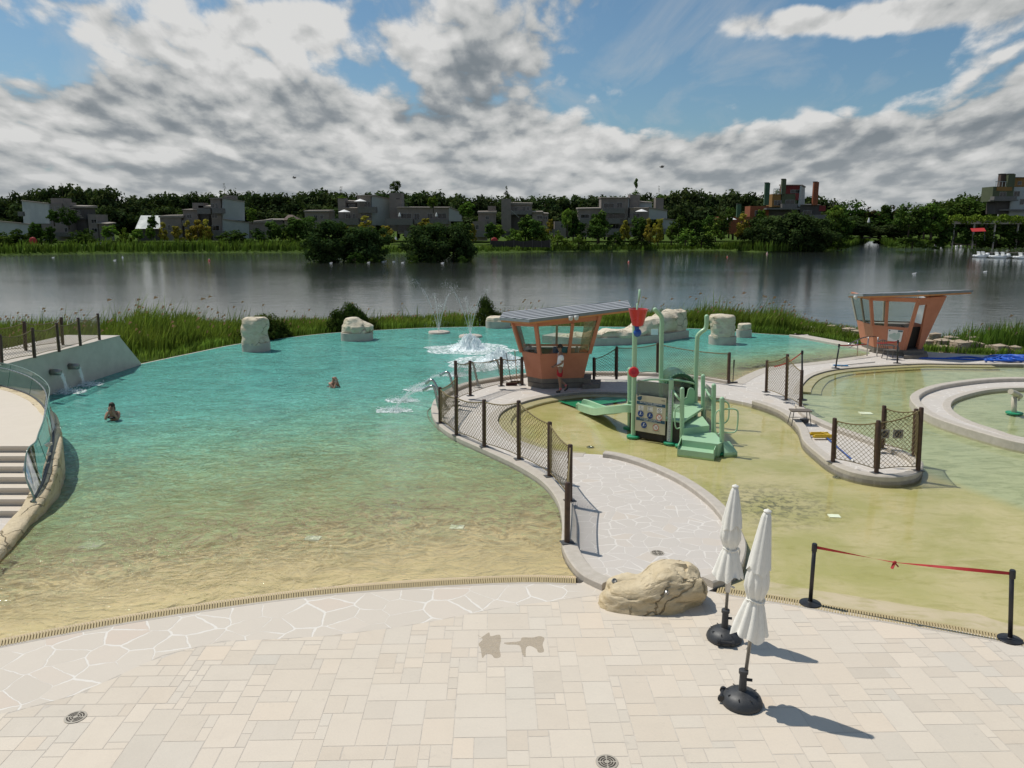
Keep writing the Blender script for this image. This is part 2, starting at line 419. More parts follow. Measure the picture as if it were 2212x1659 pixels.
def deck():
    bed = [Vector((-30, -4, -.002)), Vector((30, -4, -.002))] + [Vector((x, y-GR*.9, -.002)) for x, y in reversed(yd2)] + [G(1420, 1262, -.002)] + [Vector((x, y-GR*.9, -.002)) for x, y in reversed(yd)] + [Vector((-30, yd[0][1], -.002))]
    flat('deck_bed', bed, M_mortar)
    band = [Vector((x, y-GR-.05, 0)) for x, y in yd] + [G(1262, 1256), G(1300, 1280)] + [Vector((p.x, p.y, 0)) for p in reversed(BAND)]
    flat('crazy_paving_band', band, M_crazy, 0.0)
    for nm, dr in (('drain_edge', DRAIN), ('drain_edge', DRAIN2)):
        e = MB(); sweep(e, [Vector((p.x, p.y-GR, 0)) for p in dr], .055, -.1, .004, -1, .004); e.build(nm, M_stone, kind='structure')
    mb = MB(); r = random.Random(5); u = .128; NX, NY = 190, 137; ox, oy = -12.2, 1.0
    occ = [[False]*NX for _ in range(NY)]
    sizes = [(3, 3), (4, 3), (3, 2), (5, 3), (4, 2), (2, 2), (3, 4), (2, 3), (4, 4), (5, 4), (2, 1), (3, 5)]
    wts = [5, 6, 5, 4, 4, 4, 4, 4, 3, 2, 2, 2]; rot = math.radians(1.2); cr, sr = math.cos(rot), math.sin(rot)
    for j in range(NY):
        for i in range(NX):
            if occ[j][i]: continue
            for w, h in r.choices(sizes, wts, k=8)+[(2, 2), (2, 1), (1, 2), (1, 1)]:
                if i+w <= NX and j+h <= NY and not any(occ[b][a] for b in range(j, j+h) for a in range(i, i+w)): break
            for b in range(j, j+h):
                for a in range(i, i+w): occ[b][a] = True
            g = r.choice((.003, .004, .004, .006, .008))
            q = [(i*u+g, j*u+g), ((i+w)*u-g, j*u+g), ((i+w)*u-g, (j+h)*u-g), (i*u+g, (j+h)*u-g)]
            q = [(ox+x*cr-y*sr, oy+x*sr+y*cr) for x, y in q]
            cx = sum(p[0] for p in q)/4; cy = sum(p[1] for p in q)/4
            if cy > interp(slab_edge, cx)+.9: continue
            for xx in (cx-.3, cx+.3):
                q = clip(q, (xx-.3, interp(slab_edge, xx-.3)), (xx+.3, interp(slab_edge, xx+.3)))
                if len(q) < 3: break
            if len(q) < 3: continue
            v = 1+r.gauss(0, .024); wv = r.gauss(0, .010)
            if r.random() < .10: v *= .95
            if r.random() < .06: wv += .02
            mb.poly([(x, y, r.uniform(0, .0006)) for x, y in q], (v*(1+wv), v, v*(1-wv)))
    mb.build('deck', M_slab, kind='structure')
deck()

# ------------------------------------------------------------------ walkways between the pools
WALK = LEFT_SIDE + BACK_SIDE[1:] + BEACH2[1:] + GP([(1880, 764), (1875, 757), (1925, 758), (2000, 760), (2100, 766), (2212, 770), (2500, 776), (2500, 800)]) + KP_TOP + PEN2[1:] + PLAY_TOP[1:] + PEN1R[1:] + GP([(1500, 1292), (1400, 1300), (1300, 1285)])
flat('walkway', WALK, M_crazy2, 0.003, skirt=-1.9)
kb = MB(); KH = .13
sweep(kb, LEFT_SIDE, .30, -1.5, KH, -1)
kb.build('kerb', M_stone, kind='structure')
for nm, path, w in (('kerb', BACK_SIDE, .26), ('kerb', PEN2[6:-6], .26), ('kerb', PEN1R[4:], .26)):
    kb = MB(); sweep(kb, path, w, -1.2, KH if nm == 'kerb' else .03, -1); kb.build(nm, M_stone, kind='structure')
# flush pale bands where the floor slopes into the water
for path, w in ((BEACH2, .5), (PLAY_TOP, .32), (KP_TOP, .24)):
    kb = MB(); sweep(kb, path, w, -.6, .012, -1, .008); kb.build('pool_edging', M_stone, kind='structure')
# inner sloping step of the splash pool and the steps of the children's pool
M_algae = mat('algae_stone', (.40, .36, .20), (.33, .29, .13), 3, .5, bump=.2)
kb = MB(); sweep(kb, [p+Vector((0, 0, 0)) for p in PLAY_TOP[6:]], .42, -.5, -.065, 1, .02); kb.build('submerged_step', M_algae, kind='structure')
for k in range(3):
    kb = MB(); sweep(kb, KP_TOP[3:-2], .36*(k+1), -.6, -.05-.05*k, 1, .012); kb.build('submerged_step', M_algae, kind='structure')
# ring island of the small children's pool
def ring(name, A, B, m, za, zb):
    n = 120
    def resample(P):
        P = P+[P[0]]; L = [0]
        for a, b in zip(P, P[1:]): L.append(L[-1]+(b-a).length)
        out = []
        for k in range(n):
            s = L[-1]*k/n; i = max(j for j in range(len(L)) if L[j] <= s); i = min(i, len(P)-2)
            out.append(P[i].lerp(P[i+1], (s-L[i])/((L[i+1]-L[i]) or 1)))
        return out
    a, b = resample(A), resample(B); mb = MB()
    mb.add([(p.x, p.y, za) for p in a]+[(p.x, p.y, zb) for p in b], [(i, (i+1) % n, n+(i+1) % n, n+i) for i in range(n)])
    o = mb.build(name, m, kind='structure')
    if o.data.polygons[0].normal.z < 0: o.data.flip_normals()
    return o
def scaled(P, k):
    c = sum(P, Vector((0, 0, 0)))/len(P); return [c+(p-c)*k for p in P]
ring('ring_walkway', RING_O, RING_I, M_crazy2, .02, .0)
kb = MB(); sweep(kb, RING_O+[RING_O[0]], .3, -.9, KH+.03, 1); kb.build('kerb', M_stone, kind='structure')
kb = MB(); sweep(kb, RING_I+[RING_I[0]], .25, -.9, .02, -1, .01); kb.build('pool_edging', M_stone, kind='structure')
# thin coping behind the pool, towards the second hut
COPE = spline(GP([(1715, 726), (1724, 724.5), (1800, 738), (1850, 747.5), (1905, 759)]), 4)
kb = MB(); sweep(kb, COPE, .75, -1.5, .10, -1); kb.build('coping', M_stone, kind='structure')
kb = MB(); sweep(kb, INF_EDGE, .16, -1.6, -.045, 1, .01); kb.build('infinity_edge', M_stone, kind='structure')

# ------------------------------------------------------------------ slot drains
M_slot = mat('slot_plastic', (.46, .37, .20), (.40, .31, .16), 20, .6)
M_gutter = mat('gutter_dark', (.22, .17, .10), (.17, .13, .08), 5, .8)
def slot_drain(path, label):
    root = thing('slot_drain', label, 'drain', path[len(path)//2], 'slot drains along the shallow edge of the pools')
    ch = MB(); sweep(ch, [Vector((p.x, p.y-.005, 0)) for p in path], GR-.01, -.3, -.055, -1, .002); ch.build('channel', M_gutter, root)
    mb = MB(); step = .040; acc = 0
    for a, b in zip(path, path[1:]):
        L = (b-a).length; d = (b-a)/L; n = Vector((d.y, -d.x, 0))
        s = step-acc
        while s < L:
            p = a+d*s; s += step
            mb.box(p+n*GR*.5+Vector((0, 0, -.016)), (.027, GR-.012, .04), math.atan2(d.y, d.x))
        acc = (L-(s-step)) % step
    mb.build('grate', M_slot, root)
slot_drain([p for p in DRAIN if p.x > -11], 'long curved beige slot drain between the big pool and the left deck')
slot_drain([p for p in DRAIN2 if p.x < 10.5], 'shorter slot drain between the green splash pool and the deck by the rope barrier')

# ------------------------------------------------------------------ pools: floors and water
def depth_main(x, y):
    s = y-interp(yd, x)
    d = .05*max(s, 0)
    if s > 9: d = max(d, 0)+.035*(s-9)
    d = min(d, 1.45)
    t = pl_dist(x, y, [(p.x, p.y) for p in BEACH2])
    return min(d, .02+.20*t) if x > 5 else d
def grid(name, m, x0, x1, y0, y1, st, zf, keep, kind='structure', attr=None):
    nx, ny = int((x1-x0)/st)+1, int((y1-y0)/st)+1
    idx = {}; vs = []; at = []; fs = []
    def vid(i, j):
        if (i, j) not in idx:
            x, y = x0+i*st, y0+j*st; idx[(i, j)] = len(vs); vs.append((x, y, zf(x, y))); at.append(attr(x, y) if attr else 0)
        return idx[(i, j)]
    for j in range(ny-1):
        for i in range(nx-1):
            if keep(x0+(i+.5)*st, y0+(j+.5)*st): fs.append((vid(i, j), vid(i+1, j), vid(i+1, j+1), vid(i, j+1)))
    me = bpy.data.meshes.new(name); me.from_pydata(vs, [], fs); me.materials.append(m); me.shade_smooth()
    if attr: me.attributes.new('depth', 'FLOAT', 'POINT').data.foreach_set('value', at)
    o = bpy.data.objects.new(name, me); COL.objects.link(o); o['kind'] = kind; return o
WZ, WZ2 = -.035, -.09
POOL_POLY = [(p.x, p.y) for p in DRAIN]+[(p.x, p.y) for p in GP([(1255, 1235), (1235, 1140), (1225, 1085), (1190, 1045), (1060, 975), (965, 920), (950, 890), (1010, 840), (1130, 820), (1300, 815), (1520, 824), (1590, 835), (1640, 815), (1780, 788), (1885, 772), (1880, 764)])] \
    + [(p.x, p.y) for p in reversed(COPE)] + [(p.x, p.y) for p in reversed(INF_EDGE)] + [(p.x, p.y) for p in GP([(118, 848), (30, 880), (-500, 960)])]
POOL2_POLY = [(p.x, p.y) for p in DRAIN2]+[(16, 22)]+[(p.x, p.y) for p in GP([(2500, 780), (2212, 784), (2045, 783), (1992, 783), (1916, 786), (1800, 796), (1750, 809), (1728, 830), (1700, 852), (1566, 855), (1450, 849), (1290, 843), (1230, 846), (1172, 853), (1126, 865), (1080, 884), (1060, 905), (1075, 930), (1110, 955), (1170, 980), (1262, 1010), (1400, 1040), (1520, 1120), (1580, 1200), (1560, 1262)])]

def floor_material(name, c1, c2, stain, spots=0.0):
    m, t = newmat(name)
    co = t.n('ShaderNodeNewGeometry').outputs['Position']
    a = t.noise(co, .55, 6, .62, .5); b = t.noise(t.vm('MULTIPLY', co, (.6, 1.6, 1)), 2.4, 6, .68, .8); f = t.noise(co, 40, 3, .6)
    c = t.mix(t.mapr(a, .40, .60, 0, 1), c1, c2)
    c = t.mix(t.mapr(b, .50, .70, 0, .7), c, stain)
    c = t.mix(t.mapr(f, .3, .8, 0, .25), c, tuple(x*.75 for x in c1))
    if spots:
        cx = t.n('ShaderNodeSeparateXYZ', i0=co)
        dx = t.math('SUBTRACT', cx.outputs[0], spots[0]); dy = t.math('SUBTRACT', cx.outputs[1], spots[1])
        r = t.math('SQRT', t.math('ADD', t.math('MULTIPLY', dx, dx), t.math('MULTIPLY', t.math('MULTIPLY', dy, dy), 1.2)))
        k = t.math('MULTIPLY', t.mapr(r, .2, 2.0, 1, 0), t.mapr(t.noise(co, 6, 7, .75, .4), .47, .57, 0, .95))
        c = t.mix(k, c, (.11, .095, .06))
        cool = t.math('MULTIPLY', t.mapr(cx.outputs[0], 8.1, 8.7, 0, 1), t.mapr(t.math('ADD', cx.outputs[1], t.math('MULTIPLY', cx.outputs[0], 3.0)), 50.0, 51.5, 0, .9))
        c = t.mix(cool, c, t.mix(t.mapr(b, .45, .7, 0, 1), (.42, .44, .31), (.20, .235, .14)))
    bs = t.n('ShaderNodeBsdfPrincipled', Base__Color=c, Roughness=.5)
    t.n('ShaderNodeOutputMaterial', Surface=bs.outputs[0]); return m
M_floor = floor_material('pool_floor_sand', (.64, .495, .345), (.585, .455, .31), (.53, .43, .27))
sp = G(1660, 1075)
M_floor2 = floor_material('splash_floor', (.58, .48, .32), (.44, .39, .18), (.33, .29, .09), (sp.x, sp.y))

def water_material(name, stops, wave, tintvar, rip=(1.0, 1.0), bumpk=.5):
    m, t = newmat(name)
    co = t.n('ShaderNodeNewGeometry').outputs['Position']
    dp = t.n('ShaderNodeAttribute', _attribute_name='depth').outputs['Fac']
    v = t.vm('MULTIPLY', co, (1.0, 1.0, 0))
    n0 = t.n('ShaderNodeTexNoise', Vector=v, Scale=.8, Detail=3.0).outputs['Color']
    vv = t.vm('ADD', v, t.vm('SCALE', t.vm('SUBTRACT', n0, (.5, .5, .5)), .9))
    a = t.noise(t.vm('MULTIPLY', vv, (1.0, 1.7, 1)), 2.1*wave, 5, .62, .5)
    b = t.noise(vv, 6.5*wave, 3, .6, .6)
    # crests where two noise fields cross: thin bright caustic meshes painted into the water colour
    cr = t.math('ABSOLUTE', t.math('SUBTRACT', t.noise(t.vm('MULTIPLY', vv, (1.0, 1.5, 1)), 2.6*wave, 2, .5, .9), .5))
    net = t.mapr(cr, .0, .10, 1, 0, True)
    cr2 = t.math('ABSOLUTE', t.math('SUBTRACT', t.noise(t.vm('MULTIPLY', vv, (1.0, 1.35, 1)), 3.4*wave, 1.5, .5, 1.4), .5)); caustic_net = t.mapr(cr2, .0, .075, 1, 0, True)
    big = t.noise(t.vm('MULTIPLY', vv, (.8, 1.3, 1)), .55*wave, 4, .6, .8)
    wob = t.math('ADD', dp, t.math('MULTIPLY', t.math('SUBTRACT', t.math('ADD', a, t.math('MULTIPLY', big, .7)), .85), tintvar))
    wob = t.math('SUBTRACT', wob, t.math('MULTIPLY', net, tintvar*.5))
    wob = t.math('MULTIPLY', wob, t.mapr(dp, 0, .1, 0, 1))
    rp = t.ramp(t.math('DIVIDE', wob, 1.45), stops)
    h = t.math('ADD', t.math('ADD', t.math('MULTIPLY', a, 1.0), t.math('MULTIPLY', big, 1.3)), t.math('MULTIPLY', b, .34))
    bump = t.n('ShaderNodeBump', Strength=bumpk, Distance=.16, Height=h)
    tr = t.n('ShaderNodeBsdfTransparent', Color=(.93, .97, .86))
    mod = t.mapr(t.math('ADD', t.math('ADD', t.math('MULTIPLY', big, .55), t.math('MULTIPLY', a, .45)), t.math('MULTIPLY', caustic_net, .22)), .40, .80, .74, 1.50)  # ripple light and caustic net painted in as brightness of the diffuse colour
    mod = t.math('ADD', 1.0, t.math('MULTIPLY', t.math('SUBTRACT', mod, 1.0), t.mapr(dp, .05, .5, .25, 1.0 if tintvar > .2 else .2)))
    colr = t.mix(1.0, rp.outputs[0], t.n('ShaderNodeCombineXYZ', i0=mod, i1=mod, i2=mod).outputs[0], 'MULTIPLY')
    df = t.n('ShaderNodeBsdfDiffuse', Color=colr, Normal=t.n('ShaderNodeBump', Strength=.32, Distance=.16, Height=h).outputs[0])
    body = t.n('ShaderNodeMixShader', i0=rp.outputs[1], i1=tr.outputs[0], i2=df.outputs[0])
    gl = t.n('ShaderNodeBsdfGlossy', Roughness=.04, Normal=bump.outputs[0])
    fr = t.n('ShaderNodeFresnel', IOR=1.33, Normal=bump.outputs[0])
    o = t.n('ShaderNodeMixShader', i0=t.math('MULTIPLY', fr.outputs[0], .85), i1=body.outputs[0], i2=gl.outputs[0])
    t.n('ShaderNodeOutputMaterial', Surface=o.outputs[0]); return m
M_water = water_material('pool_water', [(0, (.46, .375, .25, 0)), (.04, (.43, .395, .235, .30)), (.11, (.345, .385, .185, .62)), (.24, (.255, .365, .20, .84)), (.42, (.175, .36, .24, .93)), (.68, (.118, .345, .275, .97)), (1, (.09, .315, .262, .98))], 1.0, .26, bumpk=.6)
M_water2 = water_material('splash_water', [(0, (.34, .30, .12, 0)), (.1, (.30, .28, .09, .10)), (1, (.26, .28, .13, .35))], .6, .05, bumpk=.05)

# water sheet follows the outline exactly: triangulated outline with inner grid carrying the depth
def water_sheet(name, poly, m, z, df, st, zf=None):
    bm = bmesh.new(); vs = [bm.verts.new((x, y, z)) for x, y in poly]
    bm.faces.new(vs); bmesh.ops.triangulate(bm, faces=bm.faces[:])
    xs = [p[0] for p in poly]; ys = [p[1] for p in poly]
    k = math.floor(min(xs)/st)*st+st
    while k < max(xs):
        bmesh.ops.bisect_plane(bm, geom=bm.verts[:]+bm.edges[:]+bm.faces[:], plane_co=(k, 0, 0), plane_no=(1, 0, 0), dist=1e-5); k += st
    k = math.floor(min(ys)/st)*st+st
    while k < max(ys):
        bmesh.ops.bisect_plane(bm, geom=bm.verts[:]+bm.edges[:]+bm.faces[:], plane_co=(0, k, 0), plane_no=(0, 1, 0), dist=1e-5); k += st
    bmesh.ops.dissolve_limit(bm, angle_limit=.0001, verts=[], edges=[])
    me = bpy.data.meshes.new(name); bm.normal_update()
    for f in bm.faces:
        if f.normal.z < 0: f.normal_flip()
    if zf:
        for v in bm.verts: v.co.z = zf(v.co.x, v.co.y)
    bm.to_mesh(me); bm.free(); me.materials.append(m); me.shade_smooth()
    me.attributes.new('depth', 'FLOAT', 'POINT').data.foreach_set('value', [df(v.co.x, v.co.y) for v in me.vertices])
    o = bpy.data.objects.new(name, me); COL.objects.link(o); o['kind'] = 'structure'; return o
water_sheet('pool_floor', POOL_POLY, M_floor, WZ, depth_main, .6, lambda x, y: -.030-max(depth_main(x, y), 0))
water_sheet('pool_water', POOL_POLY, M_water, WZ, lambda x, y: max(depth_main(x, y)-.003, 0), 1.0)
def depth_play(x, y):
    s = y-interp(yd2, x); return max(0, min(.05, .004+.02*s))
water_sheet('splash_pool_floor', POOL2_POLY, M_floor2, WZ2, depth_play, .6, lambda x, y: -.012-.09*smooth01(0, 1.2, y-interp(yd2, x))-depth_play(x, y))
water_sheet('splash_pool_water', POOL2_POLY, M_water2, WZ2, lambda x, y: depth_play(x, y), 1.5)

# ------------------------------------------------------------------ lake, banks, far ground
LZ = -.95
def lake_material():
    m, t = newmat('lake_water')
    co = t.n('ShaderNodeNewGeometry').outputs['Position']
    v = t.vm('MULTIPLY', co, (.55, 1.0, 0))
    a = t.noise(v, .9, 6, .62, .3); b = t.noise(v, .12, 3, .5, .3); calm = t.noise(t.vm('MULTIPLY', co, (.25, 1, 0)), .045, 3, .5)
    st = t.mapr(calm, .35, .65, .13, .36)
    bump = t.n('ShaderNodeBump', Strength=st, Distance=.10, Height=t.math('ADD', a, t.math('MULTIPLY', b, .6)))
    df = t.n('ShaderNodeBsdfDiffuse', Color=(.028, .034, .024))
    gl = t.n('ShaderNodeBsdfGlossy', Roughness=.10, Normal=bump.outputs[0], Color=(.97, .98, .97))
    fr = t.n('ShaderNodeFresnel', IOR=1.33, Normal=bump.outputs[0])
    o = t.n('ShaderNodeMixShader', i0=t.math('MULTIPLY', fr.outputs[0], 1.15, clamp=True), i1=df.outputs[0], i2=gl.outputs[0])
    t.n('ShaderNodeOutputMaterial', Surface=o.outputs[0]); return m
mb = MB(); mb.poly([(-500, 36, LZ), (500, 36, LZ), (500, 460, LZ), (-500, 460, LZ)]); mb.build('lake_water', lake_material(), kind='structure')
M_bank = mat('grass_bank', (.075, .115, .028), (.05, .075, .022), .8, .95, bump=1, bscale=6, space='World', spec=.0)
M_earth = mat('dark_earth', (.05, .055, .03), (.035, .04, .022), .5, .95, space='World', spec=0)
SHORE = GP([(-900, 566), (-200, 556), (0, 552), (100, 549.5), (300, 547), (500, 546), (670, 546), (840, 548), (1000, 546.5), (1090, 545.5), (1190, 543.5), (1350, 543), (1450, 541.5), (1560, 541), (1640, 545), (1720, 544), (1793, 541), (1840, 533), (1866, 525), (1878, 521), (1900, 521), (1904, 527), (1920, 534), (1960, 535), (2037, 532), (2120, 533), (2212, 534), (2500, 536), (3200, 545)], LZ)
def far_land():
    mb = MB(); n = len(SHORE)
    r1 = [p+Vector((0, 0, -.3)) for p in SHORE]; r2 = [Vector((p.x*1.012, p.y*1.012+1.5, LZ+.55)) for p in SHORE]
    r3 = [Vector((p.x*1.2, p.y*1.2+10, LZ+1.0)) for p in SHORE]; r4 = [Vector((p.x*18, 5200, LZ+1.5)) for p in SHORE]
    rows = [r1, r2, r3, r4]; mb.add([p for r in rows for p in r], [(k*n+i, k*n+i+1, (k+1)*n+i+1, (k+1)*n+i) for k in range(3) for i in range(n-1)])
    mb.build('ground', M_bank, kind='structure')
far_land()
lb = MB(); lb.poly([(-5000, -200, -2.6), (5000, -200, -2.6), (5000, 5200, -2.6), (-5000, 5200, -2.6)]); lb.build('lake_bed', M_earth, kind='structure')
# near bank between the pool and the lake
BANKN = GP([(-700, 800), (-200, 800), (60, 780), (300, 783), (420, 762), (515, 743), (640, 727), (731, 718), (850, 711), (950, 707), (1110, 704.5), (1280, 705), (1487, 709), (1640, 720), (1721, 724), (1850, 745), (1905, 757), (2000, 759), (2100, 765), (2212, 769), (2600, 778)], -.1)
BANKF = GP([(-700, 722), (-200, 722), (60, 722), (300, 718), (420, 712), (515, 709), (640, 704), (731, 700), (850, 698), (950, 696), (1110, 694), (1280, 693), (1487, 694), (1640, 700), (1721, 706), (1850, 724), (1905, 735), (2000, 742), (2100, 742), (2212, 740), (2600, 740)], LZ)
nb = MB(); n = len(BANKN)
mid = [a.lerp(b, .45)+Vector((0, 0, .05)) for a, b in zip(BANKN, BANKF)]
rows = [[p+Vector((0, 0, -.3)) for p in BANKN], mid, [p+Vector((0, 0, -.15)) for p in BANKF]]
nb.add([p for r in rows for p in r], [(k*n+i, k*n+i+1, (k+1)*n+i+1, (k+1)*n+i) for k in range(2) for i in range(n-1)])
nb.build('near_bank', M_bank, kind='structure')
# ------------------------------------------------------------------ materials of the objects
M_post = mat('brown_post', (.080, .040, .022), (.045, .024, .015), 9, .55, bump=.3, bscale=30)
M_net = mat('rope_net', (.21, .165, .075), (.145, .11, .05), 30, .9)
M_plate = mat('base_plate', (.085, .085, .085), (.06, .06, .06), 12, .5)
M_steel = mat('brushed_steel', (.50, .50, .49), (.40, .40, .39), 8, .28, metal=1)
M_pole = mat('pole_grey', (.30, .285, .25), (.24, .225, .2), 8, .35, metal=.6)
M_black = mat('black_plastic', (.014, .014, .015), (.022, .022, .023), 9, .42)
M_dkgrey = mat('dark_grey_plastic', (.030, .032, .035), (.045, .047, .05), 7, .5, bump=.1)
M_canvas = mat('white_canvas', (.88, .86, .79), (.82, .80, .73), 5, .9, bump=.3, bscale=14, trans=.16)
M_red = mat('red_belt', (.42, .022, .020), (.33, .015, .015), 9, .6)
M_rock = None
def rock_material(name, c1, c2, c3, dark):
    m, t = newmat(name)
    co = t.n('ShaderNodeTexCoord').outputs['Object']
    a = t.noise(co, 1.3, 7, .65, .4); b = t.noise(t.vm('MULTIPLY', co, (1, 1, 3.2)), 2.6, 7, .7, .7); f = t.noise(co, 16, 6, .7)
    ck = t.n('ShaderNodeTexVoronoi', _feature='DISTANCE_TO_EDGE', Vector=t.vm('ADD', co, t.vm('SCALE', t.n('ShaderNodeTexNoise', Vector=co, Scale=2.5, Detail=5.0).outputs['Color'], .5)), Scale=1.5).outputs[0]
    crack = t.math('MULTIPLY', t.mapr(ck, 0, .03, 1, 0), t.mapr(t.noise(co, 1.1, 2, .5), .46, .54, 0, 1))
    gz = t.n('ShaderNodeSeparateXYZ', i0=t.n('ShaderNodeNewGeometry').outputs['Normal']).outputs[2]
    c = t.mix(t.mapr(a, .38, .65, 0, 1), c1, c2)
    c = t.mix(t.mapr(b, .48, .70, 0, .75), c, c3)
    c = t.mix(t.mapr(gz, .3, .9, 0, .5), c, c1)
    c = t.mix(t.mapr(f, .3, .75, 0, .3), c, tuple(x*.7 for x in c2))
    c = t.mix(t.mapr(t.noise(t.vm('ADD', co, (5, 5, 5)), 4.5, 6, .7), .60, .72, 0, .45), c, dark)
    c = t.mix(t.math('MULTIPLY', crack, .85), c, dark)
    h = t.math('ADD', t.math('MULTIPLY', f, .5), t.math('SUBTRACT', t.math('MULTIPLY', b, 1.2), t.math('MULTIPLY', crack, 1.4)))
    bp = t.n('ShaderNodeBump', Strength=.7, Distance=.07, Height=h)
    bs = t.n('ShaderNodeBsdfPrincipled', Base__Color=c, Roughness=.88, Normal=bp.outputs[0]); bs.inputs['Specular IOR Level'].default_value = .2
    t.n('ShaderNodeOutputMaterial', Surface=bs.outputs[0]); return m
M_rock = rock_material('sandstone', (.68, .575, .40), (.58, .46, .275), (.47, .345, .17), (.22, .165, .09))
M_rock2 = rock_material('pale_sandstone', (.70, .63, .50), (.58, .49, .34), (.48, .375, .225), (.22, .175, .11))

# ------------------------------------------------------------------ net fences
def post(root, base, h, r=.055, tilt=(0, 0), plate=True):
    mb = MB(); b = Vector(base); top = b+Vector((tilt[0], tilt[1], h))
    mb.tube([b, b.lerp(top, .5), top-Vector((0, 0, .02)), top], [r, r, r, r*.8], 10)
    o = mb.build('post', M_post, root, auto=40)
    if plate:
        pb = MB(); pb.box(b+Vector((0, 0, .008)), (.24, .2, .016), .3); pb.build('base_plate', M_plate, o)
    return b, top
def net(root, a, b, sag=.07, lift=.10, cell=.088, topcut=.06, bow=.0):
    (a0, a1), (b0, b1) = a, b
    L = ((b0-a0).length+(b1-a1).length)/2; h = ((a1-a0).length+(b1-b0).length)/2-lift-topcut
    nrm = (b0-a0).cross(Vector((0, 0, 1))).normalized()
    def P(u, v):
        k = u/L; t = v/h; s = 4*k*(1-k)
        lo = a0.lerp(b0, k)+Vector((0, 0, lift+.03*s)); hi = a1.lerp(b1, k)-Vector((0, 0, topcut+sag*s))
        return lo.lerp(hi, t)+nrm*(bow*s*4*t*(1-t))
    mb = MB(); ins = .07
    st = cell*1.41
    for sg in (1, -1):
        k = -h if sg > 0 else 0
        while k < (L if sg > 0 else L+h):
            u0, u1 = (max(k, ins), min(k+h, L-ins)) if sg > 0 else (min(k, L-ins), max(k-h, ins))
            if (u1-u0)*sg > .03:
                pts = []
                for i in range(5):
                    u = u0+(u1-u0)*i/4; pts.append(P(u, min(max((u-k)*sg, 0), h)))
                mb.tube(pts, .0056, 3, False)
            k += st
    mb.build('net', M_net, root)
    rp = MB()
    rp.tube([a1-Vector((0, 0, topcut))]+[P(L*i/10, h) for i in range(1, 10)]+[b1-Vector((0, 0, topcut))], .017, 6)
    rp.tube([P(ins+(L-2*ins)*i/8, 0) for i in range(9)], .012, 5)
    rp.tube([P(ins, h*i/3) for i in range(4)], .012, 5); rp.tube([P(L-ins, h*i/3) for i in range(4)], .012, 5)
    rp.build('rope', M_net, root, smooth=True)
def fence(label, posts, pairs, z=.13, plate=True, sag=.075, bow=0.0):
    base = [G(p[0], p[1], z) for p in posts]
    root = thing('net_fence', label, 'fence', base[0], 'rope net fences on brown posts')
    pp = []
    for p, b in zip(posts, base):
        t = V(p[2] if len(p) > 3 else p[0], p[-1], b.y)
        pp.append(post(root, b, t.z-z, tilt=((t.x-b.x)*.6, 0), plate=plate))
    for i, j in pairs: net(root, pp[i], pp[j], sag, bow=bow)
    return root
fence('long rope net fence curving round the tip of the island beside the green splash pool', [(1128, 832, 1127, 771), (1083, 834, 1082, 771), (1016, 855, 1015, 779), (985, 868, 984, 779)], [(0, 1), (1, 2), (2, 3)], bow=.08)
fence('rope net fence along the kerb above the big pool, ending behind the boulder', [(986.5, 876, 985.5, 812), (951, 914, 950.5, 836), (986, 940, 986, 855), (1046, 965, 1046, 863), (1121, 992, 1120, 865), (1187, 1029, 1187, 911), (1231, 1082, 1231, 960), (1225, 1172, 1226, 1042)], [(0, 1), (1, 2), (2, 3), (3, 4), (4, 5), (5, 6), (6, 7)], bow=.06)
fence('rope net fence running behind the green slide, right of the striped roof hut', [(1283, 819, 1282, 772), (1331.5, 819, 1331.5, 748), (1420, 806, 1420, 740), (1574, 827, 1575, 761)], [(0, 1), (1, 2), (2, 3)], z=.1, plate=False)
fence('short rope net fence beside the small stool, with a red belt behind it', [(1655, 847, 1656, 778), (1698, 864, 1699, 765), (1729, 880, 1731, 799)], [(0, 1), (1, 2)], z=.1)
fence('rope net enclosure on the rounded tip of the narrow walkway, two grey signs on it', [(1799, 998, 1801, 903), (1893, 1022, 1894, 908), (1983, 1017, 1986, 880), (1974, 985, 1976, 883), (1905, 969, 1908, 876)], [(0, 1), (1, 2), (2, 3), (3, 4)], z=.12, bow=.05)
# signs on that net are things of their own
M_signgrey = mat('grey_sign', (.30, .29, .27), (.26, .25, .23), 20, .5)
M_ink = mat('sign_ink', (.03, .03, .035), None, 20, .6)
M_white = mat('white_paint', (.78, .77, .74), (.72, .71, .68), 9, .45)
for (x0, x1, y0, y1, lab, jump) in ((1899, 1922, 928, 947, 'small grey sign with a round no running symbol, left of the two on the net', True), (1928, 1952, 928, 947, 'small grey sign with a round walking figure symbol, right of the two on the net', False)):
    Y = G(1938, 995, .12).y-.12
    a, b = V(x0, y1, Y), V(x1, y0, Y); c = (a+b)/2; w = (b.x-a.x)/2; h = (b.z-a.z)/2
    root = thing('warning_sign', lab, 'sign', c, 'grey signs on the net')
    mb = MB(); mb.box(c, (2*w, .012, 2*h)); mb.build('plate', M_signgrey, root)
    s = MB(); r = h*.62
    s.tube([c+Vector((r*math.cos(t*math.pi/10), -.010, r*math.sin(t*math.pi/10))) for t in range(20)], .012, 4, closed=True)
    s.bar(c+Vector((0, -.01, -r*.5)), c+Vector((0, -.01, r*.25)), .035); s.ball(c+Vector((0, -.01, r*.45)), .028)
    if jump: s.bar(c+Vector((-r*.4, -.01, -.04)), c+Vector((r*.4, -.01, .03)), .02); s.bar(c+Vector((-r*.65, -.012, r*.65)), c+Vector((r*.65, -.012, -r*.65)), .012)
    s.build('symbol', M_ink, root)

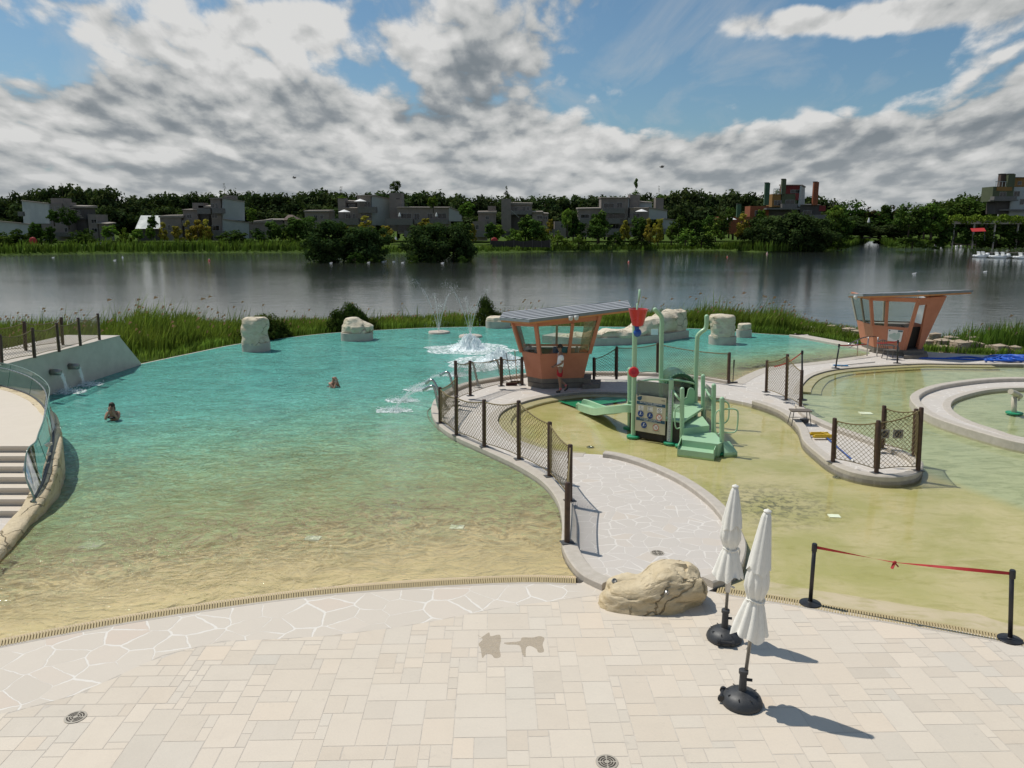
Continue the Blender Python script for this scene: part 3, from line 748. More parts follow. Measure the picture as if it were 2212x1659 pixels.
# ------------------------------------------------------------------ closed sun umbrellas
def umbrella(label, bx, by, tx, ty, wid, hem, tie, cap_low, wheel, seed):
    b = G(bx, by); t = V(tx, ty, b.y-.02); d = (t-b); L = d.length; ax = d.normalized(); r = random.Random(seed)
    root = thing('closed_umbrella', label, 'umbrella', b, 'closed white sun umbrellas')
    q = ax.to_track_quat('Z', 'Y').to_matrix()
    def at(s, rr, a): return b + ax*s + q @ Vector((rr*math.cos(a), rr*math.sin(a), 0))
    mb = MB(); mb.tube([b+ax*.3, b+ax*(L-.05)], .024, 10); mb.build('pole', M_pole, root, smooth=True)
    if not wheel:
        cr = MB(); cr.tube([b+ax*(hem-.05), b+ax*(hem-.26)], .042, 8); cr.bar(b+ax*(hem-.16), b+ax*(hem-.16)+Vector((.09, -.03, -.03)), .022); cr.build('crank', M_steel, root)
    def folds(prof, name, n=72, fold=9, amp=.25, ph=0.0):
        m = MB(); vs = []
        for i, (s, rr) in enumerate(prof):
            for j in range(n):
                a = 2*math.pi*j/n
                k = 1+amp*(abs(math.sin(a*fold/2+ph+.5*math.sin(s*3+ph)+.35*noise.noise((s*1.5, seed*3.1, a))))*1.5-.75)*(.55+.45*noise.noise((a*.9, s*1.2, seed)))
                k *= 1+.10*math.cos(a-ph)
                dz = .035*math.sin(a*3+ph)+.02*math.sin(a*7) if i in (0,) else 0
                vs.append(at(s+dz, rr*k, a))
        k = len(prof)
        m.add(vs, [(i*n+j, i*n+(j+1) % n, (i+1)*n+(j+1) % n, (i+1)*n+j) for i in range(k-1) for j in range(n)])
        return m.build(name, M_canvas, root, smooth=True)
    hh = tie-hem
    folds([(hem, wid), (hem+hh*.10, wid*.97), (hem+hh*.3, wid*.86), (hem+hh*.55, wid*.72), (hem+hh*.8, wid*.58), (tie-.05, wid*.50), (tie, wid*.42), (tie+.06, wid*.52), (tie+(cap_low-tie)*.35, wid*.66), (tie+(cap_low-tie)*.6, wid*.64), (cap_low, wid*.50), (cap_low+.12, wid*.44), (L-.08, wid*.2)], 'canopy', ph=seed)
    folds([(cap_low-.08, wid*.66), (cap_low+.05, wid*.60), (cap_low+(L-cap_low)*.5, wid*.44), (L-.06, wid*.27), (L-.015, wid*.20), (L, .03)], 'vent_cap', fold=8, amp=.16, ph=seed+.7)
    st = MB()
    st.tube([at(tie-.01+.012*math.sin(3*a), wid*.50*(1+.05*math.sin(5*a)), a) for a in [2*math.pi*k/24 for k in range(24)]], .012, 5, closed=True)
    st.tube([at(tie, wid*.53, -1.2), at(tie-.06, wid*.62, -1.15), at(tie-.16, wid*.60, -1.1)], [.012, .014, .008], 4)
    st.build('tie_strap', M_canvas, root)
    cp = MB(); cp.lathe((0, 0, 0), [(.045, 0), (.05, .008), (.045, .02), (.02, .03), (.008, .04)], 14)
    cp.v = [tuple(t+q @ Vector(v)) for v in cp.v]; cp.build('finial', M_canvas, root, smooth=True)
    B = MB(); R = .262
    B.lathe(b, [(R*.97, .005), (R, .03), (R*.985, .05), (R*.9, .10), (R*.75, .14), (R*.5, .17), (R*.25, .185), (.05, .19), (.046, .42), (.06, .425), (.06, .47), (.045, .475)], 28)
    base = B.build('base', M_dkgrey, root, auto=35)
    for k in range(8):
        a = 2*math.pi*k/8+.3; sl = MB(); sl.box(b+Vector((math.cos(a)*R*.70, math.sin(a)*R*.70, .150)), (.05, .014, .006), a); sl.build('slot', M_black, base)
    W = MB(); a = wheel if wheel else -1.75
    c = b+Vector((math.cos(a)*.245, math.sin(a)*.245, .07)); u = Vector((-math.sin(a), math.cos(a), 0))
    W.tube([c-u*.12, c-u*.08], .045, 12); W.tube([c+u*.08, c+u*.12], .045, 12); W.tube([c-u*.09, c+u*.09], .03, 8)
    W.build('wheel', M_black, base)
    k = MB(); k.tube([b+ax*.34+Vector((0, 0, 0)), b+ax*.34+Vector((.09, -.02, .0))], .02, 8); k.build('knob', M_black, root)
umbrella('nearest closed white umbrella, taller in the picture, on a black domed base', 1602, 1519, 1658, 1106, .212, .98, 1.46, 1.93, 2.75, 1)
umbrella('closed white umbrella next to the boulder, farther one with a crank on its pole', 1564, 1380, 1588.5, 1052, .208, 1.02, 1.45, 1.86, None, 2)

# ------------------------------------------------------------------ belt stanchions
def stanchion(label, bx, by, tx, ty, z=0.0, r=.17):
    b = G(bx, by, z); t = V(tx, ty, b.y)
    root = thing('belt_stanchion', label, 'barrier post', b, 'black belt stanchions')
    mb = MB(); mb.lathe(b, [(r, 0), (r, .014), (r*.96, .022), (r*.55, .036), (.055, .045), (.05, .05)], 28); mb.build('base', M_black, root, auto=30)
    mb = MB(); mb.tube([b+Vector((0, 0, .04)), t-Vector((0, 0, .1))], .032, 14); mb.build('pole', M_black, root, smooth=True)
    mb = MB(); d = (t-b).normalized(); mb.tube([t-d*.13, t-d*.015, t], [.042, .042, .034], 14); mb.build('head', M_black, root, auto=30)
    return root, t-d*.06
def belt(root, a, c, tw0, tw1, w=.05, sag=0.0, n=14):
    mb = MB(); vs = []
    for i in range(n+1):
        k = i/n; p = a.lerp(c, k)-Vector((0, 0, sag*4*k*(1-k))); an = tw0+(tw1-tw0)*k
        d = (c-a).normalized(); s = d.cross(Vector((0, 0, 1))).normalized()
        o = Vector((0, 0, 1))*math.cos(an)*w/2+s*math.sin(an)*w/2
        vs += [p+o, p-o]
    mb.add(vs, [(2*i, 2*i+2, 2*i+3, 2*i+1) for i in range(n)]); return mb.build('belt', M_red, root, smooth=True)
s1, h1 = stanchion('black stanchion next to the umbrellas, left end of the knotted red belt', 1750, 1304, 1760, 1174)
s2, h2 = stanchion('black stanchion at the right edge of the deck, right end of the knotted red belt', 2181.5, 1382, 2187.5, 1231)
kn = h1.lerp(h2, .43)-Vector((0, 0, .075))
belt(s1, h1, kn, 0, 1.6, .05); belt(s2, kn, h2, 1.3, 3.3, .05)
mb = MB(); mb.ball(kn, .026, 8, 6, (1.3, .9, 1)); mb.bar(kn, kn+Vector((-.05, -.03, -.09)), .045, .008); mb.bar(kn, kn+Vector((.05, -.03, -.06)), .045, .008); mb.build('knot', M_red, s1)
s3, h3 = stanchion('small stanchion behind the short net fence, its belt running left', 1733, 864, 1733, 757, .0)
belt(s3, h3, V(1672, 792, h3.y+1.2), 0, .4, .05, .1)
s4, h4 = stanchion('leaning stanchion left of the blue mop on the walkway', 1805, 796, 1813, 743)
s5, h5 = stanchion('stanchion in front of the second hut, by the plastic chair', 1938, 785, 1940, 734.5)
belt(s4, h4, V(1872, 743.5, h4.y+.6), 0, .3, .05, .02)
belt(s5, h5, V(1894, 741, h5.y+.5), 0, .3, .05, .03)

# ------------------------------------------------------------------ rocks
def rock(name, base, rx, ry, h, seed, lean=(0, 0), flat_top=.0, n=40, k=22, shape=None, rough=.22, low=-.3):
    mb = MB(); vs = []
    for i in range(k+1):
        t = i/k
        for j in range(n):
            a = 2*math.pi*j/n
            e = abs(math.cos(a))**2.6+abs(math.sin(a))**2.6; e = e**(-1/2.6)
            prof = shape(t, a) if shape else (1-.10*t)*(1 if t < .86 else math.sqrt(max(0, 1-((t-.86)/.14)**2))*.55+.45)
            if i == k: prof *= .02
            x, y, z = rx*e*prof*math.cos(a), ry*e*prof*math.sin(a), low+(h-low)*t
            v = Vector((x, y, z)); nn = noise.fractal((v.x*1.1+seed*7, v.y*1.1, v.z*1.1), .9, 2.0, 4)
            cell = noise.cell_vector((v.x*1.4+seed+.5*v.z, v.y*1.4, v.z*1.1+.6*v.x)); vr = noise.voronoi((v.x*1.5+seed, v.y*1.5, v.z*1.2))[0]
            q = 1+rough*nn*.9+(cell[0]-.5)*.16*rough/.22-(.22*rough/.16)*max(0, .28-(vr[1]-vr[0]))
            z2 = z+(h*.10*noise.noise((v.x*1.3+seed, v.y*1.3, 3))*(t**2))
            vs.append(base+Vector((x*q+lean[0]*t, y*q+lean[1]*t, z2)))
    mb.add(vs, [(i*n+j, i*n+(j+1) % n, (i+1)*n+(j+1) % n, (i+1)*n+j) for i in range(k) for j in range(n)]+[tuple(range(k*n, k*n+n))])
    return mb
def band(root, base, rx, ry, z0, z1):
    mb = MB(); n = 36; vs = []
    for z in (z0, z1):
        for j in range(n):
            a = 2*math.pi*j/n; e = (abs(math.cos(a))**2.6+abs(math.sin(a))**2.6)**(-1/2.6)
            vs.append(base+Vector((rx*e*math.cos(a), ry*e*math.sin(a), z)))
    mb.add(vs, [(j, (j+1) % n, n+(j+1) % n, n+j) for j in range(n)]+[tuple(range(n, 2*n))]); mb.build('plinth', M_concrete, root, smooth=False, auto=40)
def pool_rock(label, x0, x1, ytop, ybase, seed, ry=None, shape=None, lean=(0, 0), rough=.22):
    c = G((x0+x1)/2, ybase-3, WZ); s = FOC/(c.y/CP)*1.0
    rx = (x1-x0)/2/FOC*c.y/1.0*1.0; h = V((x0+x1)/2, ytop, c.y+.4).z; ry = ry or rx*.85
    root = thing('pool_rock', label, 'rock', c+Vector((0, ry, 0)), 'pale rocks standing in the big pool'); b = c+Vector((0, ry, 0)); b.z = 0
    band(root, b, rx*.99, ry*.99, -1.4, .38); 
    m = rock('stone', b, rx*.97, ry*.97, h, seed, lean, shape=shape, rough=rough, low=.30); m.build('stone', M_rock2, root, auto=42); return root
def two_top(t, a):
    w = 1.0; ca = math.cos(a)
    if t > .45: w = 1-(t-.45)*(1.05+(.95 if ca > 0 else -.25)*abs(ca))
    if t > .93: w *= max(.3, 1-(t-.93)*6)
    return max(w, .06)
pool_rock('tall blocky rock pillar in the big pool, first from the left', 516, 576, 685, 764, 3)
pool_rock('pointed rock with a lower right shoulder, standing before the dark pine bush', 731, 801, 686, 741, 8, shape=two_top)
pool_rock('low rounded rock behind the left end of the striped roof', 1048, 1103, 684, 713, 5)
pool_rock('broad tapering rock pillar right of the long rock wall', 1537, 1596, 680, 749, 9, lean=(-.1, 0))
pool_rock('small low rock half hidden behind the broad tapering pillar', 1594, 1627, 698, 733, 12)
def rock_wall():
    pts = GP([(1172, 740), (1225, 745), (1284, 747), (1360, 744), (1420, 739), (1460, 733), (1486, 729)], WZ); path = spline(pts, 8)
    tops = [(1172, 726), (1215, 721), (1262, 717), (1281, 714), (1301, 718), (1307, 719), (1311, 712), (1372, 710), (1385, 700), (1391, 692), (1415, 687), (1433, 682), (1442, 673), (1486, 666)]
    root = thing('rock_wall', 'long pale rock wall in the pool rising in steps to the right', 'rock', path[len(path)//2])
    M = MB(); pl = MB(); vs = []; pv = []; m = 9; n = len(path); dpt = 1.3
    for i, p in enumerate(path):
        px = W2+FOC*p.x/(p.y*CP+CAMH*SP)
        z = V(px, interp(tops, px), p.y+.5).z; d = (path[min(i+1, n-1)]-path[max(i-1, 0)]).normalized(); nn = Vector((-d.y, d.x, 0))
        ring_ = [(0, .3), (-.03, .55), (.03, .8), (.10, .94), (.3, 1.0), (.6, 1.0), (.85, .93), (1.0, .6), (1.0, .3)]
        for a, b in ring_:
            zz = .3+(z-.3)*((b-.3)/.7); q = p+nn*(a*dpt)
            o = noise.fractal((q.x*1.2, q.y*1.2, zz*1.6), 1, 2, 4)*.16
            cl = (noise.cell((q.x*1.1, q.y*.8, zz*1.5))-.5)*.16
            q = q-nn*(o+cl)*(1 if a < .5 else -1); vs.append(Vector((q.x, q.y, zz+(noise.noise((q.x*1.7, q.y, 0))*.12 if b > .9 else 0))))
        for a, z2 in ((-.04, -1.4), (-.04, .36), (1.04, .36), (1.04, -1.4)): q = p+nn*(a*dpt); pv.append(Vector((q.x, q.y, z2)))
    M.add(vs, [(i*m+j, (i+1)*m+j, (i+1)*m+j+1, i*m+j+1) for i in range(n-1) for j in range(m-1)]+[tuple(range(m)), tuple((n-1)*m+j for j in range(m-1, -1, -1))])
    M.build('stone', M_rock2, root, auto=40)
    pl.add(pv, [(i*4+j, (i+1)*4+j, (i+1)*4+j+1, i*4+j+1) for i in range(n-1) for j in range(3)]+[(0, 1, 2, 3), (4*n-1, 4*n-2, 4*n-3, 4*n-4)])
    pl.build('plinth', M_concrete, root)
rock_wall()
for px, py, lab in ((1414, 721, 'tiny pale panel on the front of the long rock wall'), (1002, 815, None)):
    if lab:
        p = V(px, 717, G(1414, 746, WZ).y-.1); mb = MB(); mb.box(p, (.36, .04, .30)); tag(mb.build('wall_panel', M_white), lab, 'panel')

def boulder():
    c = G(1412, 1300); root = thing('boulder', 'big sandy boulder with cracks and two round lamps at the deck edge', 'rock', c)
    mb = MB(); n, k = 72, 34; vs = []
    # long low left shoulder, high right dome
    for i in range(k+1):
        t = i/k; ph = t*math.pi*.5
        for j in range(n):
            a = 2*math.pi*j/n; ca, sa = math.cos(a), math.sin(a)
            e = (abs(ca)**2.7+abs(sa)**2.7)**(-1/2.7)
            rr = math.cos(ph)**.42 if i < k else .01
            x = .92*e*rr*ca; y = .46*e*rr*sa
            top = .46+.20*smooth01(-.30, .15, x)-.10*smooth01(.70, .95, x)-.06*smooth01(-.75, -.95, x)
            z = -.05+top*math.sin(ph)**.85
            y += .10*x*.4
            if x > .55: x += .03*math.sin(z*9)
            under = smooth01(.35, 0, z)*smooth01(.15, .6, x)*.16
            x -= under*ca*.7; y -= under*sa
            q = Vector((x, y, z)); f = noise.fractal((q.x*2.2+3, q.y*2.2, q.z*2.6), .85, 2.1, 6)*.060
            cl = noise.cell_vector((q.x*2.4+.5*q.z, q.y*2.4, q.z*2.8+q.x))
            d = Vector((ca*math.cos(ph), sa*math.cos(ph), math.sin(ph)))
            q += d*(f+(cl[0]-.5)*.05)
            for ck, wdt, dep in ((abs(q.x-.42-.5*(q.z-.45)+.10*noise.noise((q.y*4, q.z*5, 1))), .022, .05), (abs(q.z-.50-.25*q.x+.06*noise.noise((q.x*6, 2, 0))), .016, .028 if q.x > -.1 else 0), (abs(q.z-.2+.1*q.x+.05*noise.noise((q.x*5, 7, 0))), .02, .03)):
                if ck < wdt: q -= d*dep*(1-ck/wdt)
            vs.append(c+q)
    mb.add(vs, [(i*n+j, i*n+(j+1) % n, (i+1)*n+(j+1) % n, (i+1)*n+j) for i in range(k) for j in range(n)]+[tuple(range(k*n, k*n+n))])
    o = mb.build('stone', M_rock, root, auto=55)
    dg = bpy.context.evaluated_depsgraph_get(); dg.update()
    for px, py in ((1327, 1255), (1440, 1281)):
        d = ray(px, py).normalized(); ori = Vector((0, 0, CAMH))-root.location
        ok, loc, nn, _ = o.ray_cast(ori, d)
        if not ok: continue
        p = loc+root.location; lm = MB(); q = nn.to_track_quat('Z', 'Y').to_matrix()
        lm.lathe((0, 0, 0), [(.045, -.03), (.045, .012), (.032, .02), (.028, .008), (.006, .004)], 16); lm.v = [tuple(p+q @ Vector(v)) for v in lm.v]
        lm.build('spot_lamp', M_steel if px > 1400 else M_pole, root, auto=40)
boulder()

# ------------------------------------------------------------------ round deck drains, stain
M_drain = mat('drain_frame', (.42, .38, .31), (.36, .32, .26), 12, .6)
M_hole = mat('drain_hole', (.05, .04, .03), None, 10, .8)
for px, py, lab in ((163, 1549, 'round floor drain at the left of the deck'), (1311, 1646, 'round floor drain at the bottom edge of the picture'), (1420, 1194.5, 'round floor drain on the island paving above the boulder')):
    c = G(px, py, .004); root = thing('floor_drain', lab, 'drain', c, 'round floor drains')
    mb = MB(); mb.lathe(c, [(.13, 0), (.13, .004), (.115, .005)], 28); mb.build('frame', M_drain, root)
    h = MB()
    for rr in (.095, .066, .038):
        for q in range(4):
            a0 = q*math.pi/2+.12; a1 = (q+1)*math.pi/2-.12
            for s in range(6):
                t0 = a0+(a1-a0)*s/6; t1 = a0+(a1-a0)*(s+1)/6; w = .0085
                h.poly([c+Vector((math.cos(t)*r_, math.sin(t)*r_, .0068)) for t, r_ in ((t0, rr-w), (t0, rr+w), (t1, rr+w), (t1, rr-w))][::-1])
    h.build('slots', M_hole, root)
M_stain, sn = newmat('wet_stain')
sco = sn.n('ShaderNodeNewGeometry').outputs['Position']; sbs = sn.n('ShaderNodeBsdfPrincipled', Base__Color=sn.mix(sn.noise(sco, 9, 5, .6), (.44, .36, .255), (.50, .42, .315)), Roughness=.45)
smx = sn.n('ShaderNodeMixShader', i0=sn.mapr(sn.noise(sco, 16, 5, .7), .32, .55, .35, .85), i1=sn.n('ShaderNodeBsdfTransparent').outputs[0], i2=sbs.outputs[0]); sn.n('ShaderNodeOutputMaterial', Surface=smx.outputs[0])
def patch(pts, lab):
    P = spline(GP(pts, .0022), 4, True); o = flat('water_stain', P, M_stain, kind=None); 
    if 'kind' in o: del o['kind']
    tag(o, lab, 'stain')
patch([(1031, 1371), (1040, 1376), (1056, 1366), (1060, 1374), (1079, 1371), (1082, 1384), (1081, 1388), (1079, 1402), (1081, 1418), (1068, 1421), (1062, 1414), (1050, 1413), (1044, 1420), (1041, 1419), (1038, 1400), (1034, 1391), (1043, 1380)], 'brown wet stain on the deck slabs, the left block of the pair')
patch([(1090, 1388), (1122, 1385), (1128, 1377), (1150, 1377), (1166, 1374), (1176, 1379), (1172, 1392), (1175, 1407), (1163, 1409), (1158, 1401), (1144, 1395), (1136, 1400), (1135, 1418), (1128, 1412), (1122, 1394), (1096, 1392)], 'brown wet stain on the deck slabs, the right block of the pair')
# white floor lights and dark jets on the pool floor
M_light = mat('floor_light', (.96, .97, .96), (.92, .93, .93), 8, .3)
for px, py, w in ((198, 1177, .5), (676, 1162, .38), (987, 1138, .36), (898, 1030, .5), (369, 1052, .45), (1802, 1114, .3), (1800, 808, .4), (1870, 892, .5), (1766, 796, .3)):
    main = px < 1300 or px == 1766; c = G(px, py, -.1); z = (-.030-depth_main(c.x, c.y)) if main else -.150
    c = G(px, py, z+.016); mb = MB(); mb.box(c-Vector((0, 0, .008)), (w*.8, w*.62, .02), -.1)
    tag(mb.build('pool_light', M_light), {198: 'white floor light nearest the left stairs', 676: 'white floor light in the sandy shallows, middle of the front row', 987: 'white floor light in the shallows near the island kerb', 898: 'white floor light in deeper green water, left of the net fence', 369: 'white floor light right of the stair wall shadow', 1802: 'white inlet in the splash pool behind the red belt', 1800: 'white floor light under the children pool steps', 1870: 'white floor light in the children pool left of the ring', 1766: 'white floor patch on the second beach'}[px], 'pool light', 'white lights in the pool floor')

# ------------------------------------------------------------------ fountains, foam, showers
M_foam, ft = newmat('white_foam')
fco = ft.n('ShaderNodeNewGeometry').outputs['Position']; fn = ft.noise(fco, 6, 6, .7, .5)
fa = ft.n('ShaderNodeMixShader', i0=ft.mapr(fn, .42, .58, .0, .92), i1=ft.n('ShaderNodeBsdfTransparent').outputs[0], i2=ft.n('ShaderNodeBsdfDiffuse', Color=(.80, .86, .85)).outputs[0])
ft.n('ShaderNodeOutputMaterial', Surface=fa.outputs[0])
M_spray, st_ = newmat('water_spray')
sa = st_.n('ShaderNodeMixShader', i0=.34, i1=st_.n('ShaderNodeBsdfTransparent').outputs[0], i2=st_.n('ShaderNodeBsdfDiffuse', Color=(.85, .88, .88)).outputs[0])
st_.n('ShaderNodeOutputMaterial', Surface=sa.outputs[0])
M_drop, st2 = newmat('water_drops')
sb = st2.n('ShaderNodeMixShader', i0=.62, i1=st2.n('ShaderNodeBsdfTransparent').outputs[0], i2=st2.n('ShaderNodeBsdfDiffuse', Color=(.92, .94, .94)).outputs[0])
st2.n('ShaderNodeOutputMaterial', Surface=sb.outputs[0])
def drops(mb, p, s, r):
    d = Vector((r.gauss(0, 1), r.gauss(0, 1), r.gauss(0, 1))).normalized(); e = d.orthogonal().normalized(); f = d.cross(e)
    mb.add([p+d*s, p+e*s*.6, p-e*s*.6, p+f*s*.6, p-f*s*.6, p-d*s], [(0, 1, 3), (0, 3, 2), (0, 2, 4), (0, 4, 1), (5, 3, 1), (5, 2, 3), (5, 4, 2), (5, 1, 4)])
def splash(parent, c, rx, ry, n=500, seed=1, name='foam', up=.06, core=True):
    r = random.Random(seed); mb = MB(); vs = []; k, m = 8, 36
    for i in range(k+1):
        for j in range(m):
            a = 2*math.pi*j/m; q = i/k; w = 1+.35*noise.noise((math.cos(a)*2+seed, math.sin(a)*2, 0))
            vs.append(Vector((c.x+rx*q*w*math.cos(a), c.y+ry*q*w*math.sin(a), WZ+.012+up*(1-q)*(.5+.9*noise.noise((q*5, a*3, seed))))))
    mb.add(vs, [(i*m+j, i*m+(j+1) % m, (i+1)*m+(j+1) % m, (i+1)*m+j) for i in range(k) for j in range(m)])
    for _ in range(n):
        a = r.uniform(0, 6.283); q = math.sqrt(r.random())*r.uniform(.4, 1.2)
        drops(mb, Vector((c.x+rx*q*math.cos(a), c.y+ry*q*math.sin(a), WZ+.02+abs(r.gauss(0, up)))), r.uniform(.012, .03), r)
    return mb.build(name, M_foam, parent)
M_disc = mat('fountain_disc', (.52, .45, .38), (.44, .38, .31), 5, .7)
def fountain(label, px, py, rpx, seed):
    c = G(px, py, WZ); rr = rpx/FOC*c.y*1.02; root = thing('fountain', label, 'fountain', c, 'jet fountains on pale discs')
    mb = MB(); mb.lathe(c, [(rr, -.6), (rr, .06), (rr*.96, .10), (.1, .12)], 32, lambda t, i: 1+.04*math.sin(t*5+seed)); mb.build('disc', M_disc, root, auto=40)
    r = random.Random(seed); jt = MB(); dp = MB()
    for sx, sy, vz in ((-1.9, .5, 7.4), (1.35, .4, 7.0), (.3, -.8, 5.5), (-.5, 1.2, 6.2)):
        pts = []; T = 1.06*vz/9.8*1.1
        for i in range(16):
            t = T*i/15; p = c+Vector((sx*t, sy*t, .12+vz*t-4.9*t*t)); pts.append(p)
            for _ in range(11 if i > 4 else 4):
                dp_s = .013+.012*r.random(); drops(dp, p+Vector((r.gauss(0, .03+.07*i/15), r.gauss(0, .07), r.gauss(0, .12))), dp_s*.8, r)
        jt.tube(pts[:9], [.020-.0012*i for i in range(9)], 5)
    for _ in range(160):
        drops(dp, c+Vector((r.gauss(0, .4), r.gauss(0, .4), .15+abs(r.gauss(0, .5)))), .014, r)
    jt.build('water_jet', M_spray, root); dp.build('spray', M_drop, root, kind='stuff')
fountain('fountain with crossing jets on a pale disc, nearer the far pool edge', 948, 719.5, 23, 1)
fountain('fountain on a pale disc directly behind the white bubbling foam', 1016, 728, 25, 2)
def foam_mound(label, px, py, rx, ry, h, seed):
    c = G(px, py, WZ); root = thing('bubbling_foam', label, 'foam', c, 'white bubbling foam in the pool')
    mb = MB(); r = random.Random(seed); vs = []; k, m = 30, 72
    for i in range(k+1):
        q = i/k
        for j in range(m):
            a = 2*math.pi*j/m; z = h*(math.exp(-(q*2.6)**2)+.38*math.exp(-((q-.45)*4)**2))*(1+1.1*noise.fractal((q*5.5*math.cos(a)+seed, q*5.5*math.sin(a), 1), .8, 2, 5))
            vs.append(Vector((c.x+rx*.75*q*math.cos(a), c.y+ry*.75*q*math.sin(a), WZ+max(z, -.02))))
    mb.add(vs, [(i*m+j, i*m+(j+1) % m, (i+1)*m+(j+1) % m, (i+1)*m+j) for i in range(k) for j in range(m)])
    for _ in range(900):
        a = r.uniform(0, 6.283); q = abs(r.gauss(0, .42)); z = h*1.25*math.exp(-(q*1.9)**2)*r.uniform(.4, 1.25)
        drops(mb, Vector((c.x+rx*q*math.cos(a), c.y+ry*q*math.sin(a), WZ+z)), r.uniform(.02, .055), r)
    mb.build('mound', mat('foam_white', (.90, .93, .93), (.74, .84, .84), 5, .8, bump=.8, bscale=12), root)
    splash(root, c, rx*1.5, ry*1.5, 700, seed+4, 'foam_sheet', .03)
foam_mound('taller white bubbling foam below the fountain discs', 1014, 754, 1.4, 1.3, .50, 3)
foam_mound('lower white bubbling foam left of the hut, behind the brooms', 1080, 783, 1.6, 1.2, .38, 6)
def shower(label, fx, fy, z, apex, tip, fall, seed):
    b = G(fx, fy, z); Y = b.y; root = thing('swan_neck_shower', label, 'shower pipe', b, 'curved steel water spouts on the island edge')
    a = V(*apex, Y+.1); t = V(*tip, Y+.2); g = G(*fall, WZ)
    pts = spline([b, b.lerp(a, .45)+Vector((.05, 0, -.05)), a+Vector((.12, 0, -.06)), a, t], 6)
    mb = MB(); mb.tube(pts, .045, 10); mb.build('pipe', M_steel, root, smooth=True)
    pb = MB(); pb.lathe(b, [(.09, 0), (.09, .02), (.05, .03)], 12); pb.build('flange', M_steel, root)
    r = random.Random(seed); jm = MB(); dm = MB(); arc = []
    for i in range(12):
        k = i/11; p = t.lerp(g, k); p.z = t.z+(g.z-t.z)*(.15*k+.85*k*k); arc.append(p)
        for _ in range(14): drops(dm, p+Vector((r.gauss(0, .03+.04*k), r.gauss(0, .05), r.gauss(0, .05))), .012+.010*r.random(), r)
    jm.tube(arc, [.03]*12, 5); jm.build('water_stream', M_spray, root); dm.build('drops', M_drop, root, kind='stuff')
    splash(root, g, .62, .36, 420, seed, 'splash')
shower('steel water spout nearest the front of the island tip', 953, 898, .05, (930, 834.5), (914, 843), (850, 888), 1)
shower('steel water spout, middle of the three left of the net fence', 965, 880, .05, (930, 821.5), (920, 829), (868, 866), 2)
shower('steel water spout behind the middle one, beside the tallest corner post', 984, 850, .05, (963, 804.5), (951, 811), (905, 842), 3)
shower('steel water spout behind the net fence, near the brooms', 1034, 834, .05, (1015, 783), (1005, 788), (985, 811), 4)
shower('steel water spout behind the net, right by the low foam', 1084, 820, .05, (1068, 778), (1058, 782), (1035, 800), 5)
# thin hose drooping over the kerb
mb = MB(); mb.tube(spline([G(936, 877, .02), G(924, 888, -.04), G(926, 903, -.04), G(939, 921, -.04), G(960, 938, -.04), G(992, 956, -.03), G(1001, 951, .05)], 5), .014, 5)
tag(mb.build('pool_rope', mat('thin_rope', (.16, .12, .08), None, 9, .8)), 'thin brown rope hanging along the kerb at the tip of the island', 'rope')

